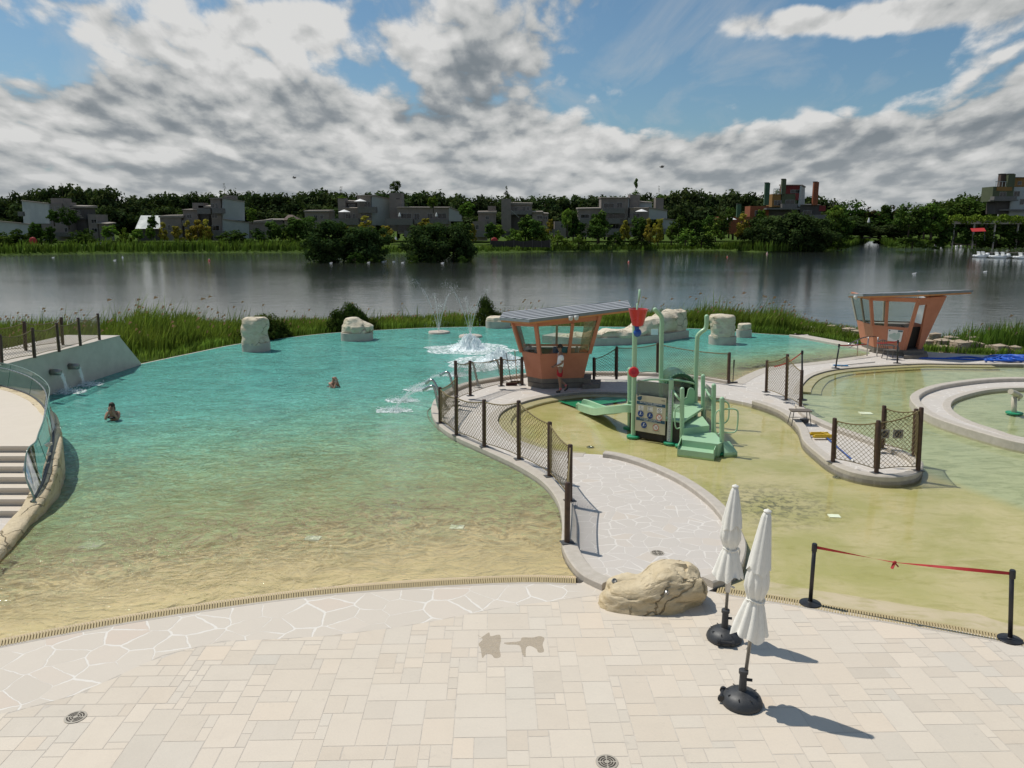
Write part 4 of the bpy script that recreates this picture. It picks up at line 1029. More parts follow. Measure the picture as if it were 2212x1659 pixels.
# ------------------------------------------------------------------ raised landing, curved stairs, glass balustrade (left)
def left_structure():
    root = thing('curved_staircase', 'curved stone stairs and raised landing at the left of the pool', 'staircase', G(40, 1150))
    zt = 1.05
    wall_p = [(-60, 836, zt), (0, 834, zt), (40, 842, zt), (78, 857, zt), (105, 878, zt), (121, 905, 1.02), (128, 940, .95), (124, 980, .80), (113, 1020, .60), (98, 1060, .40), (80, 1092, .25), (55, 1122, .16), (0, 1188, .13), (-90, 1270, .12)]
    top = spline([G(*p) for p in wall_p], 6); n = len(top)
    mb = MB(); vs = []
    rows = [(-.30, 0), (-.28, .012), (0, .012), (.04, -.03), (.05, -.12), (.02, None), (.02, -1.6)]
    for i, p in enumerate(top):
        d = (top[min(i+1, n-1)]-top[max(i-1, 0)]); d.z = 0; d.normalize(); nn = Vector((-d.y, d.x, 0))
        for a, dz in rows:
            z = -.02 if dz is None else (p.z+dz if dz > -1 else dz)
            q = p+nn*(a+.0); q.z = z
            q += nn*.05*noise.fractal((q.x*1.5, q.y*1.5, q.z*2), 1, 2, 3)*(1 if a > 0 else .4)
            vs.append(q)
        vs.append(p-nn*.30+Vector((0, 0, -1.2-p.z)))
    k = len(rows)+1
    mb.add(vs, [(i*k+j, (i+1)*k+j, (i+1)*k+(j+1) % k, i*k+(j+1) % k) for i in range(n-1) for j in range(k)])
    mb.build('stone_wall', M_rock, root, auto=50)
    bd = MB(); bp = [p.copy() for p in top[n//3:]]
    # stairs and landing
    def inner(y): # x of the wall inner face at distance y (largest)
        best = None
        for a, b in zip(top, top[1:]):
            if (a.y-y)*(b.y-y) <= 0 and a.y != b.y:
                x = a.x+(b.x-a.x)*(y-a.y)/(b.y-a.y)
                best = x if best is None else max(best, x)
        return (best if best is not None else -8)-.18
    y0 = G(40, 1118).y; run = .30; nst = 7; rise = zt/nst; st = MB()
    for s in range(nst):
        ya = y0+s*run; z = rise*(s+1); xr = inner(ya+.15)
        st.box(((xr-22)/2, ya+.01+(2.5 if False else run/2), z-.03), (xr+22, run+.03, .06))
        st.box(((xr-22)/2, ya+.05, z-.06-(rise-.06)/2), (xr+22, .04, rise-.064))
    st.build('steps', M_step, root)
    ys = y0+nst*run
    ld = [Vector((-22, ys, zt-.004)), Vector((inner(ys+.1), ys, zt-.004))]+[Vector((p.x-.05, p.y-.05, zt-.004)) for p in reversed(top) if p.z > .98 and p.y > ys]+[Vector((-22, top[0].y, zt-.004))]
    ld = [p for p in ld]; o = flat('landing', ld, M_step, kind=None, parent=root)
    if 'kind' in o: del o['kind']
    stp = MB(); stp.box(((inner(ys+1)-22)/2-.3, ys+.75, zt+.0), (inner(ys+1)+13, .28, .012)); stp.build('tactile_strip', mat('grey_strip', (.36, .36, .35), (.32, .32, .31), 20, .8), root)
    lf = [Vector((-22, y0+.1, .006))]+[Vector((inner(y), y, .006)) for y in [y0+.1, y0-.3, y0-.8, y0-1.4, y0-2]]+[Vector((p.x-.25, p.y, .006)) for p in top if p.y < y0-2]+[Vector((-22, 10, .006))]
    o = flat('lower_paving', lf, M_crazy2, kind=None, parent=root)
    if 'kind' in o: del o['kind']
    # glass balustrade, standing on the wall
    pairs = [((-70, 834, zt), (-70, 785)), ((0, 834, zt), (0, 784.5)), ((38, 842, zt), (36, 791)), ((72, 854, zt), (72, 805)), ((97, 872, zt), (97, 823)), ((113, 895, 1.03), (107, 841)), ((123, 925, .98), (104, 863)), ((126, 955, .90), (97, 899)), ((119, 995, .73), (84, 934)), ((112, 1018, .62), (77, 954)), ((105, 1042, .5), (61, 969)), ((97, 1060, .4), (55, 995)), ((90, 1074, .33), (57, 1035)), ((80, 1086, .28), (76, 1080))]
    B = [G(*a)-Vector((.12, 0, 0)) for a, b in pairs]; T = [V(*b, g.y) for (a, b), g in zip(pairs, B)]
    Bs, Ts = spline(B, 5), spline(T, 5)
    gr = thing('glass_balustrade', 'curved green glass balustrade on the stone wall of the left stairs', 'railing', B[4])
    def pane(i0, i1, last=False):
        g = MB(); vs = []; m = 4
        for i in range(i0, i1+1):
            for j in range(m+1):
                k = j/m; q = Bs[i].lerp(Ts[i], k)
                vs.append(q)
        g.add(vs, [(i*(m+1)+j, (i+1)*(m+1)+j, (i+1)*(m+1)+j+1, i*(m+1)+j+1) for i in range(i1-i0) for j in range(m)])
        g.build('glass_pane', glass('green_glass', (.72, .87, .80), .10, .10), gr, smooth=True)
        e = MB(); e.tube([Bs[i0].lerp(Ts[i0], j/m) for j in range(m+1)], .008, 4); e.build('pane_edge', mat('glass_edge', (.03, .14, .11), None, 5, .15), gr)
    for a, b in ((0, 8), (8, 15), (15, 22), (22, 32), (32, 42), (42, len(Bs)-1)): pane(a, b)
    e = MB(); e.tube(Ts, .016, 6); e.tube([Bs[-1], Ts[-1]], .014, 5); e.build('top_edge', mat('glass_edge2', (.20, .27, .22), (.12, .2, .16), 5, .15), gr, smooth=True)
    e = MB(); e.tube([p+Vector((0, 0, .02)) for p in Bs], .03, 6); e.build('channel', M_plate, gr)
    h = MB(); h.tube([p.lerp(q, .80)+Vector((-.08, 0, 0)) for p, q in zip(Bs, Ts)][:-8], .019, 8); h.build('handrail', M_steel, gr, smooth=True)
left_structure()
# render wall with spouts, promenade above it
def spout_wall():
    A0, A1 = G(-260, 1010, WZ), G(304, 788, WZ); A0 = A1+(G(118, 850, WZ)-A1)*2.6; zt = 1.45
    d = (A1-A0).normalized(); n = Vector((-d.y, d.x, 0))
    end = V(256, 727.5, A1.y-1.2); L = (A1-A0).length; Lt = L-1.5
    root = thing('spout_wall', 'smooth grey rendered wall with two water spouts and sloping end', 'wall', A1)
    mb = MB(); w = 2.3
    b0, b1 = A0+Vector((0, 0, -1.5)), A1+Vector((0, 0, -1.5)); t0, t1 = A0.copy(), A0+d*Lt; t0.z = t1.z = zt; m1 = A1+d*.02; m1.z = .05; b1 = A1+d*.1; b1.z = -1.5
    mb.hexa([b0, b1, b1+n*w, b0+n*w], [t0, t0+d*.01, t0+d*.01+n*w, t0+n*w]) if False else None
    front = [b0, b1, m1, t1, t0]; back = [p+n*w for p in front]
    mb.add(front+back, [(0, 1, 2, 3, 4), (9, 8, 7, 6, 5)]+[(i, 5+i, 5+(i+1) % 5, (i+1) % 5) for i in range(5)])
    mb.build('wall_body', M_render, root)
    cp = MB(); cp.box((t0+t1)/2+n*w/2+Vector((0, 0, .02)), (Lt+.04, w+.06, .04), math.atan2(d.y, d.x)); cp.build('coping', M_stone, root)
    for k, (px, py, fx, fy) in enumerate(((152, 791.5, 181, 831), (112, 804, 146, 847))):
        # point on the wall plane
        c = None
        for s in range(400):
            q = A0+d*(L*s/400); v = V(px, py, q.y)
            if abs(v.x-q.x) < .06: c = Vector((q.x, q.y, v.z)); break
        if c is None: continue
        sp = MB(); sp.tube([c-n*.5*0+n*.02, c-n*.36], .115, 14); sp.build('spout', M_pole, root, smooth=True)
        g = G(fx, fy, WZ); r = random.Random(k); ws = MB(); vs = []; a0 = c-n*.36+Vector((0, 0, -.03))
        for i in range(11):
            kk = i/10; p = a0.lerp(Vector((g.x, g.y, a0.z)), kk); p.z = a0.z+(WZ-a0.z)*(.15*kk+.85*kk*kk)
            for j in range(7):
                vs.append(p+d*((j-3)/3*.10*(1-.2*kk))+n*.03*noise.noise((j*1.3, i*.8, k)))
        ws.add(vs, [(i*7+j, i*7+j+1, (i+1)*7+j+1, (i+1)*7+j) for i in range(10) for j in range(6)])
        for _ in range(160):
            i = r.randrange(77); drops(ws, vs[i]+Vector((r.gauss(0, .03), r.gauss(0, .03), r.gauss(0, .03))), .015, r)
        ws.build('water_fall', M_drop, root); splash(root, g, .75, .5, 500, 20+k, 'splash')
    return d, n
spout_wall()
fence('rope net fence on the pool side of the rendered wall, above the spouts', [(4, 787, 2, 722), (75, 773, 71, 708), (128, 760, 122, 697), (174, 747, 169, 686), (215, 734, 212, 677)], [(0, 1), (1, 2), (2, 3), (3, 4)], z=1.49, plate=False, sag=.13)
fence('rope net fence on the lake side of the rendered wall, farther one', [(-40, 770, -42, 703), (56, 757, 54, 694), (136, 745, 134, 685)], [(0, 1), (1, 2)], z=1.49, plate=False, sag=.13)
# ------------------------------------------------------------------ huts
M_orange = mat('terracotta_paint', (.54, .21, .12), (.48, .18, .10), 2, .7, bump=.1, bscale=40)
M_orange2 = mat('orange_soffit', (.62, .27, .10), (.55, .23, .085), 3, .7)
M_plinth = mat('grey_timber_plinth', (.20, .17, .135), (.14, .12, .10), 3, .8, bump=.3)
M_roofl = mat('zinc_light', (.36, .375, .385), (.31, .325, .335), 4, .6, spec=.2)
M_roofd = mat('zinc_dark', (.022, .03, .042), (.016, .022, .032), 6, .9, spec=.05)
M_fascia = mat('zinc_fascia', (.22, .245, .25), (.18, .20, .205), 5, .5)
M_glassc = glass('clear_glass', (.88, .94, .91), .12, .04)
M_glassb = glass('brown_glass', (.62, .45, .36), .2, .45)
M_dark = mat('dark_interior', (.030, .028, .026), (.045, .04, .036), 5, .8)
M_mullion = mat('pale_mullion', (.38, .34, .26), (.33, .29, .22), 7, .6)
M_desk = mat('desk_grey', (.30, .30, .28), (.24, .24, .23), 9, .6)
M_blueboard = mat('blue_board', (.03, .12, .28), (.025, .09, .22), 9, .4)
M_vest = mat('orange_vest', (.75, .11, .03), None, 12, .8)
M_lens = mat('camera_white', (.62, .62, .58), None, 8, .4)
def lerp(a, b, k): return a.lerp(b, k)
def hut(label, L, F, R, depth, bxs, tops, ctr, roof, zc_px, second):
    """L, F, R: ground pixels of the three visible corners; tops: pixels of their tops; ctr: plan centre pixel x"""
    Lb, Fb, Rb = G(*L), G(*F), G(*R)
    cY = Fb.y+depth*.55; cX = (ctr-W2)/FOC*cY*CP/CP; c = Vector((cX, cY, 0))
    foot = [Lb, Fb, Rb, Rb+Vector((.15, depth*.85, 0)), Lb+Vector((.1, depth*.75, 0))]
    foot = [Vector((p.x, p.y, 0)) for p in foot]
    def lev(p, z, s): return Vector((c.x+(p.x-c.x)*s, c.y+(p.y-c.y)*s, z))
    zw = .40 if not second else .30
    s1 = bxs[0]; s2 = bxs[1]
    zc = V(zc_px[0], zc_px[1], lev(Fb, 0, s1).y).z
    pl, pr = lev(Lb, 0, s2), lev(Rb, 0, s2)
    zl, zr = V(*tops[0], pl.y).z, V(*tops[2], pr.y).z; bz = (zr-zl)/(pr.x-pl.x)
    def zt(p): return zl+bz*(p.x-pl.x)
    root = thing('lifeguard_hut', label, 'hut', Vector((c.x, c.y, 0)), 'tapered orange lifeguard huts')
    mb = MB(); mb.hexa([lev(p, -.02, .97) for p in foot], [lev(p, zw, 1.0) for p in foot])
    for z in (zw*.5,):
        pass
    mb.build('plinth', M_plinth, root)
    gv = MB()
    for i in range(3): gv.bar(lev(foot[i], zw*.52, 1.0), lev(foot[(i+1) % 5], zw*.52, 1.0), .012, .014)
    gv.build('plinth_joint', M_dark, root)
    th = .07
    bot = [lev(p, zw, 1.02) for p in foot]; mid = [lev(p, zc, s1) for p in foot]
    top = [lev(p, 0, s2) for p in foot]
    for p in top: p.z = zt(p)-.02
    hdr = [a.lerp(b, .865) for a, b in zip(mid, top)]
    def facet(A, B, C, D, m, nm, t=th):      # quad with thickness inwards
        n = (B-A).cross(D-A).normalized(); q = MB(); ctrp = Vector((c.x, c.y, (A.z+D.z)/2))
        if n.dot(ctrp-A) < 0: n = -n
        q.slab([A, B, C, D], n, t); return q.build(nm, m, root)
    doorf = 1 if second else None
    for i in range(5):
        j = (i+1) % 5
        if second and i == 1:
            a0, a1 = bot[1], bot[2]; t0, t1 = top[1], top[2]
            facet(lerp(a0, a1, .80), a1, t1, lerp(t0, t1, .34), M_orange, 'side_wall', .12)
            dk_ = MB(); iv = Vector((.02, .35, 0)); dk_.poly([a0+iv, lerp(a0, a1, .8)+iv, lerp(mid[1], mid[2], .66)+iv, mid[1]+iv]); dk_.build('doorway_shade', M_dark, root)  # dark sheet inside the doorway, standing in for the shade of the interior
            facet(lerp(t0, t1, .0)-Vector((0, 0, .32)), lerp(t0, t1, .42)-Vector((0, 0, .32)), lerp(t0, t1, .40), t0, M_orange, 'door_header')
            continue
        if (not second and i == 2) or (second and i == 3):
            continue
        facet(bot[i], bot[j], mid[j], mid[i], M_orange, 'lower_wall')
        facet(hdr[i], hdr[j], top[j], top[i], M_orange, 'header_beam')
    for i in range(5):
        if second and i == 2: continue
        p = MB(); w = .13 if i < 3 else .07
        p.bar(mid[i].lerp(bot[i], .02 if not (second and i == 1) else .98), top[i], w, w); p.build('corner_post', M_orange if i < 3 else M_mullion, root)
    # windows: panes of each facet, with posts between
    spl = {0: [0, 1], 1: [0, .58, 1], 3: [0, .5, 1], 4: [0, .5, 1], 2: [0, 1]} if not second else {0: [0, .36, 1], 2: [0, 1], 3: [0, .5, 1], 4: [0, .5, 1]}
    for i, ks in spl.items():
        j = (i+1) % 5
        for a, b in zip(ks, ks[1:]):
            m = M_glassb if (not second and i == 1 and a > .5 and False) else M_glassc
            q = MB(); q.poly([mid[i].lerp(mid[j], a), mid[i].lerp(mid[j], b), hdr[i].lerp(hdr[j], b), hdr[i].lerp(hdr[j], a)]); q.build('window_pane', m, root)
        for a in ks[1:-1]:
            q = MB(); q.bar(mid[i].lerp(mid[j], a), hdr[i].lerp(hdr[j], a), .12, .1) if i < 2 else q.bar(mid[i].lerp(mid[j], a), hdr[i].lerp(hdr[j], a), .09, .07)
            q.build('window_post', M_orange if i < 2 else M_mullion, root)
    if not second:
        a, b = mid[1].lerp(mid[2], .80), mid[2]; cc, dd = hdr[2].lerp(top[2], .9), hdr[1].lerp(hdr[2], .78)
        q = MB(); q.poly([a+Vector((0, .25, 0)), b+Vector((0, .1, 0)), cc+Vector((0, .1, 0)), dd+Vector((0, .25, 0))]); q.build('tinted_panel', M_glassb, root)
    # inside: floor, counter, a few items
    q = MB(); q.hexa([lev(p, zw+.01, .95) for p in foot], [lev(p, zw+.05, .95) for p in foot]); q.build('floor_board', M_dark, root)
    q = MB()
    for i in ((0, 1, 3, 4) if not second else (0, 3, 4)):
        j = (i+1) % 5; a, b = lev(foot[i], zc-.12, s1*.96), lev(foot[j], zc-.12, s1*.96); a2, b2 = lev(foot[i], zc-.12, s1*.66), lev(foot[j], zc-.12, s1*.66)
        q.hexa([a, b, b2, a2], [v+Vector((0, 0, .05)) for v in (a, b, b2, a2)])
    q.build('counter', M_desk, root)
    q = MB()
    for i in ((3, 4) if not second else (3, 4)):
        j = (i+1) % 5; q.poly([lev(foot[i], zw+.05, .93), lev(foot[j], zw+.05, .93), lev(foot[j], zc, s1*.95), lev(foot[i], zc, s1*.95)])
    q.build('interior_shade', M_dark, root)  # dark sheets added inside the rear lower walls for the interior shade
    # roof slab
    def onroof(px, py, dz):
        d = ray(px, py); A = zl-bz*pl.x+dz; t = (A-CAMH)/(d.z-bz*d.x); return Vector((d.x*t, d.y*t, A+bz*d.x*t))
    if roof[0] == 'px': rp = [onroof(x, y, .16) for x, y in roof[1]]
    else:
        rp = [Vector((x, y, zl+.16+bz*(x-pl.x)-.082*(y-c.y+.9))) for x, y in roof[1](c, pl, pr)]
    up = Vector((0, 0, 1))
    q = MB(); q.hexa([p-up*.10 for p in rp], rp); q.build('roof', M_fascia, root)
    q = MB(); cen = sum(rp, Vector())/len(rp); low = [cen+(p-cen)*.975-up*.10 for p in rp]; q.hexa([p-up*.07 for p in low], [p-up*.001 for p in low]); q.build('soffit', M_orange2, root)
    # standing seam sheets as alternating strips across the roof
    P2 = [(p.x, p.y) for p in rp]; ymin = min(p[1] for p in P2); ymax = max(p[1] for p in P2); ax = (rp[2]-rp[1]); ax.z = 0; ax.normalize(); nn = Vector((-ax.y, ax.x, 0))
    vals = [(p-rp[1]).dot(nn) for p in rp]; v0, v1 = min(vals), max(vals); N = 7
    def clipn(poly, o, nrm):
        out = []
        for k in range(len(poly)):
            a, b = poly[k], poly[(k+1) % len(poly)]; da, db = (a-o).dot(nrm), (b-o).dot(nrm)
            if da >= 0: out.append(a)
            if (da >= 0) != (db >= 0): out.append(a.lerp(b, da/(da-db)))
        return out
    qa, qb = MB(), MB()
    for k in range(N):
        y0 = v0+(v1-v0)*k/N; y1 = v0+(v1-v0)*(k+.56)/N; y2 = v0+(v1-v0)*(k+1)/N
        for a, b, M_, dz in ((y0, y1, qa, .012), (y1, y2, qb, .010)):
            pp = clipn(clipn([cen+(p-cen)*.995 for p in rp], rp[1]+nn*a, nn), rp[1]+nn*b, -nn)
            if len(pp) >= 3: M_.hexa([p+up*.002 for p in pp], [p+up*dz for p in pp])
    qa.build('roof_sheets', M_roofl, root); qb.build('roof_grooves', M_roofd, root)
    return root, dict(c=c, foot=foot, lev=lev, bot=bot, mid=mid, top=top, hdr=hdr, zc=zc, s1=s1, zw=zw, rp=rp)
h1r, h1 = hut('orange hut with blue striped tilted roof, a man standing in front of it', (1139, 834.5), (1171, 841), (1259, 838), 2.1, (1.21, 1.53), [(1109, 694), (1156, 698), (1291, 679.5)], 1199, ('px', [(1079, 686), (1143, 690.5), (1363.5, 664), (1357, 650), (1087, 674)]), (1165, 765), False)
h2r, h2 = hut('farther orange hut with dark door opening and map sign, at the right', (1887, 763), (1951, 770), (1988, 768), 2.2, (1.26, 1.58), [(1857, 640), (1970, 636), (2025, 639)], 1926, ('fn', lambda c, pl, pr: [(pl.x-.6, c.y-.9), (c.x+.55, c.y-2.2), (pr.x+1.4, c.y-1.1), (pr.x+1.35, c.y+1.2), (pl.x-.45, c.y+1.2)]), (1955, 709), True)
def steps_box(root, pts, z0, z1, nm='step', m=None):
    mb = MB(); mb.hexa([Vector((p.x, p.y, z0)) for p in pts], [Vector((p.x, p.y, z1)) for p in pts]); mb.build(nm, m or M_plinth, root)
g = [G(1258, 841), G(1296, 839), G(1298, 828), G(1256, 828)]; steps_box(h1r, g, -.02, .16)
g = [G(1238, 838), G(1276, 836.5), G(1277, 826), G(1238, 826)]; steps_box(h1r, g, .162, .34)
g = [G(1952, 776), G(2004, 775), G(2001, 765), G(1952, 766)]; steps_box(h2r, g, -.02, .16)
g = [G(1950, 772), G(1995, 771), G(1993, 763), G(1950, 764)]; steps_box(h2r, g, .162, .31)
# things in and on the huts
c1 = h1['lev'](h1['foot'][1], h1['zc'], h1['s1']*.86)
mb = MB(); p = V(1213, 763, c1.y-.0); mb.box(p+Vector((0, .12, .06)), (.62, .04, .34)); mb.box(p+Vector((0, .095, .06)), (.62, .012, .03))
tag(mb.build('notice_board', M_blueboard), 'blue board propped behind the hut window beside the standing man', 'board')
mb = MB(); p = V(1262, 759, c1.y+.3); mb.ball(p, .13, 9, 7, (1.4, .8, .7)); mb.ball(p+Vector((.12, 0, -.02)), .09, 8, 6, (1.2, .8, .8)); tag(mb.build('rescue_bag', M_vest, smooth=True), 'bright orange bag on the counter at the right end of the hut window', 'bag')
mb = MB(); p = V(1246, 760, c1.y+.5); mb.lathe(p-Vector((0, 0, .15)), [(.11, 0), (.12, .1), (.06, .16), (.09, .22), (.05, .30), (.03, .38)], 10); tag(mb.build('desk_lamp', M_desk, smooth=True), 'grey stacked gadget standing on the counter left of the orange bag', 'gadget')
mb = MB(); p = V(1131, 755, h1['mid'][0].y+.5); mb.box(p+Vector((.25, 0, -.08)), (.5, .3, .2)); tag(mb.build('storage_box', M_dkgrey), 'dark box on the counter behind the left window of the striped hut', 'box')
for i, (px, py, r_) in enumerate(((1151.5, 689.5, h1r), (1157.5, 689, h1r))): pass
for px, py, dy, lab in ((1233, 687, 0, 'white dome camera under the front eave, left of two'), (1245, 686, 0, 'white dome camera under the front eave, right of two'), (1848, 642, 1.0, 'small lamp under the left eave of the farther hut'), (2015, 637, .6, 'small lamp under the right eave of the farther hut')):
    hh = h1 if px < 1500 else h2; p = V(px, py, hh['top'][1].y-.15+dy); mb = MB(); mb.lathe(p, [(.02, -.10), (.075, -.07), (.085, 0), (.085, .07)], 12)
    tag(mb.build('dome_camera', M_lens, smooth=True), lab, 'camera', 'fixtures under the hut eaves')

# lettering helper
def text(parent, s, loc, size, m, R_=None, name='lettering', align='CENTER'):
    cu = bpy.data.curves.new(name, 'FONT'); cu.body = s; cu.size = size; cu.align_x = align; cu.align_y = 'CENTER'; cu.extrude = .0015; cu.resolution_u = 2
    tmp = bpy.data.objects.new('tmp', cu); me = tmp.to_mesh().copy(); tmp.to_mesh_clear(); bpy.data.objects.remove(tmp); bpy.data.curves.remove(cu)
    me.materials.clear(); me.materials.append(m); o = bpy.data.objects.new(name, me); COL.objects.link(o)
    M = (R_ if R_ else Matrix.Identity(3)) @ Matrix.Rotation(math.pi/2, 3, 'X')
    o.parent = parent; o.location = Vector(loc)-org(parent); o.rotation_euler = M.to_euler(); return o
# map sign on the second hut
def map_sign():
    a0, a1 = h2['bot'][0].lerp(h2['mid'][0], 0), h2['bot'][1]
    pts = []
    for u, v in ((.44, .36), (.84, .36), (.84, .88), (.44, .88)):
        lo = h2['bot'][0].lerp(h2['bot'][1], u); hi = h2['mid'][0].lerp(h2['mid'][1], u); pts.append(lo.lerp(hi, v))
    n = (pts[1]-pts[0]).cross(pts[3]-pts[0]).normalized()
    if n.y > 0: n = -n
    root = thing('map_sign', 'white sign with a pale green plan on the wall of the farther hut', 'sign', pts[0])
    mb = MB(); mb.slab([p+n*.012 for p in pts], n, .02); mb.build('plate', M_white, root)
    def P(u, v): return pts[0].lerp(pts[1], u).lerp(pts[3].lerp(pts[2], u), v)+n*.036
    mp = MB(); r = random.Random(4)
    for cx, cy, rx, ry in ((.3, .45, .22, .16), (.55, .35, .25, .2), (.72, .5, .14, .3), (.45, .62, .12, .1)):
        mp.poly([P(cx+rx*math.cos(t*.52)*(1+.25*r.random()), cy+ry*math.sin(t*.52)*(1+.25*r.random()))+n*.002*len(mp.f) for t in range(12)])
    mp.build('plan', mat('plan_green', (.40, .52, .46), (.5, .58, .52), 6, .5), root)
    t = MB(); t.poly([P(.66, .84)+n*.001, P(.98, .84)+n*.001, P(.98, .98)+n*.001, P(.66, .98)+n*.001]); t.poly([P(.05, .84)+n*.001, P(.14, .84)+n*.001, P(.14, .96)+n*.001, P(.05, .96)+n*.001]); t.build('title', mat('plan_title', (.10, .16, .18), None, 9, .5), root)
map_sign()

# ------------------------------------------------------------------ green play structure
M_mint = mat('mint_paint', (.37, .57, .36), (.32, .51, .32), 2.5, .38, spec=.5)
M_foot = mat('green_foot', (.02, .28, .14), (.015, .23, .11), 4, .5)
M_tun = mat('dark_green_plastic', (.02, .085, .035), (.015, .065, .03), 3, .35)
M_clear = glass('clear_panel', (.86, .91, .87), .15, .13)
M_frost = glass('frosted_panel', (.62, .67, .60), .25, .45)
M_blacknet = mat('black_mesh', (.022, .02, .016), (.035, .03, .022), 30, .8)
M_sign = mat('beige_sign', (.50, .46, .33), (.47, .43, .31), 14, .45)
M_navy = mat('navy_print', (.010, .075, .14), None, 8, .5)
M_blue = mat('blue_print', (.015, .06, .24), None, 8, .5)
M_redp = mat('red_print', (.55, .05, .04), None, 8, .5)
M_grayp = mat('grey_print', (.26, .245, .20), None, 8, .5)
M_redpl = mat('red_plastic', (.60, .022, .02), (.52, .018, .016), 4, .3, coat=.3)
M_bluepl = mat('blue_plastic', (.015, .085, .36), (.01, .06, .28), 4, .3)
def playground():
    zb = WZ2-.05; root = thing('play_structure', 'mint green water play structure with slide, stairs, tall bent pipes and sign', 'play structure', G(1450, 955, zb))
    B = {k: G(x, y, zb) for k, (x, y) in dict(P0=(1360, 928), P1=(1368, 946), P2=(1448, 960), P3=(1473, 966), P8=(1559, 982), P7=(1541, 955), P6=(1519, 930), P4=(1430, 917), P5=(1503, 917)).items()}
    def pipe(k, pts, r=.066, foot=True, cap=True):
        m = MB(); m.tube(pts, r, 14); 
        if cap: m.ball(pts[-1], r, 14, 8)
        o = m.build('post', M_mint, root, auto=50)
        if foot:
            f = MB(); f.lathe(B[k]+Vector((0, 0, .02)), [(.20, 0), (.20, .05), (.17, .065), (.08, .07)], 22); f.build('foot', M_foot, o, auto=40)
        return o
    def topz(k, px, py): return V(px, py, B[k].y)
    pipe('P0', [B['P0'], topz('P0', 1360, 798)]); pipe('P1', [B['P1'], topz('P1', 1371.5, 700)], .072)
    pipe('P2', [B['P2'], topz('P2', 1450, 822)], .072); pipe('P3', [B['P3'], topz('P3', 1473.5, 841)], .064)
    pipe('P8', [B['P8'], topz('P8', 1559.5, 862)]); pipe('P7', [B['P7'], topz('P7', 1542, 833)], foot=False); pipe('P6', [B['P6'], topz('P6', 1518.5, 813)], foot=False)
    y4 = B['P4'].y; pipe('P4', spline([B['P4'], V(1428, 830, y4), V(1429, 730, y4), V(1430, 695, y4), V(1428, 683, y4), V(1420, 674, y4-.05), V(1415, 669, y4-.1)], 6), .070, False)
    y5 = B['P5'].y; pipe('P5', spline([B['P5'], V(1503, 830, y5), V(1506, 740, y5), V(1508, 725, y5), V(1515, 717, y5), V(1523, 711, y5), V(1526, 702, y5), V(1526.5, 684, y5)], 6), .068, False)
    y1 = B['P1'].y
    # tipping bucket with blue pod and spout
    b = V(1378, 686, y1-.05); m = MB(); m.lathe(b-Vector((0, 0, .05)), [(.10, -.20), (.16, -.17), (.205, 0), (.275, .28), (.28, .30), (.25, .30), (.19, .02), (.02, .0)], 24); m.build('bucket', M_redpl, root, auto=40)
    m = MB(); m.ball(b-Vector((0, 0, .44)), .12, 14, 9, (1, 1, 1.05)); m.tube([b-Vector((.035, 0, .22)), b-Vector((.01, 0, .42))], [.075, .06], 10); m.build('bucket_weight', M_bluepl, root, smooth=True)
    m = MB(); m.tube([b+Vector((-.02, .1, -.3)), b+Vector((-.02, .05, .40))], .025, 8); m.tube([b+Vector((.0, .05, .35)), b+Vector((.03, .05, .60)), b+Vector((.035, .05, .80))], [.015, .035, .03], 8); m.build('bucket_spout', M_mint, root, smooth=True)
    rb = V(1369, 804, y1-.14); m = MB(); m.lathe((0, 0, 0), [(.02, -.05), (.12, -.06), (.155, -.015), (.155, .025), (.13, .055), (.075, .06), (.07, .04), (.01, .035)], 22)
    q = Matrix.Rotation(math.radians(72), 3, 'X'); m.v = [tuple(rb+q @ Vector(v)) for v in m.v]; m.build('red_nozzle', M_redpl, root, auto=45)
    zp = .60
    def at(p, z): return Vector((p.x, p.y, z))
    poly = [B['P1'], B['P2'], B['P3'].lerp(B['P2'], .1), B['P6'], B['P5'], B['P4'], B['P0']]
    m = MB(); m.hexa([at(p, zp-.07) for p in poly], [at(p, zp) for p in poly]); m.build('platform', M_mint, root)
    # stairs, each tread a box with its riser
    def z_(l, z): return [G(1242+x*.2148, 648+y*.2148, z) for x, y in l]
    def tread(l, z, nm='step', z0=None):
        t = z_(l, z); m = MB(); m.hexa([at(p, (z0 if z0 is not None else zb)) for p in t], t); m.build(nm, M_mint, root)
    tread([(1045, 1195), (1282, 1168), (1352, 1262), (1088, 1292)], .43)
    tread([(1072, 1300), (1405, 1335), (1490, 1425), (1440, 1450), (1078, 1405)], .24)
    tread([(1076, 1452), (1420, 1490), (1392, 1545), (1036, 1500)], .06)
    for l, zz in (([(1030, 1500), (1078, 1398)], .22), ([(1392, 1545), (1442, 1445)], .22)):
        a, bb = z_(l, .06); m = MB(); m.slab([at(a, zb), at(bb, zb), at(bb, zz), at(a, zz-.06)], (1, .2, 0), .025); m.build('step_cheek', M_mint, root)
    a = z_([(1492, 1425), (1552, 1418)], .24); bb = z_([(1635, 1530), (1500, 1540)], -.02)
    m = MB(); m.hexa([at(p, zb) for p in a+bb], a+bb); m.build('side_ramp', M_mint, root)
    mb = MB(); c0 = G(1570, 967, .04); mb.box(c0, (.34, .02, .2), -.3); o = mb.build('depth_plate', mat('plate_grey', (.45, .47, .42), None, 8, .5), root); text(o, '0.15 m', c0+Vector((0, -.014, 0)), .07, M_ink, Matrix.Rotation(-.3, 3, 'Z'))
    # rails: hoops and curved handrails
    def rail(pts, r=.022, nm='handrail'): m = MB(); m.tube(spline(pts, 6), r, 8); m.build(nm, M_mint, root, smooth=True)
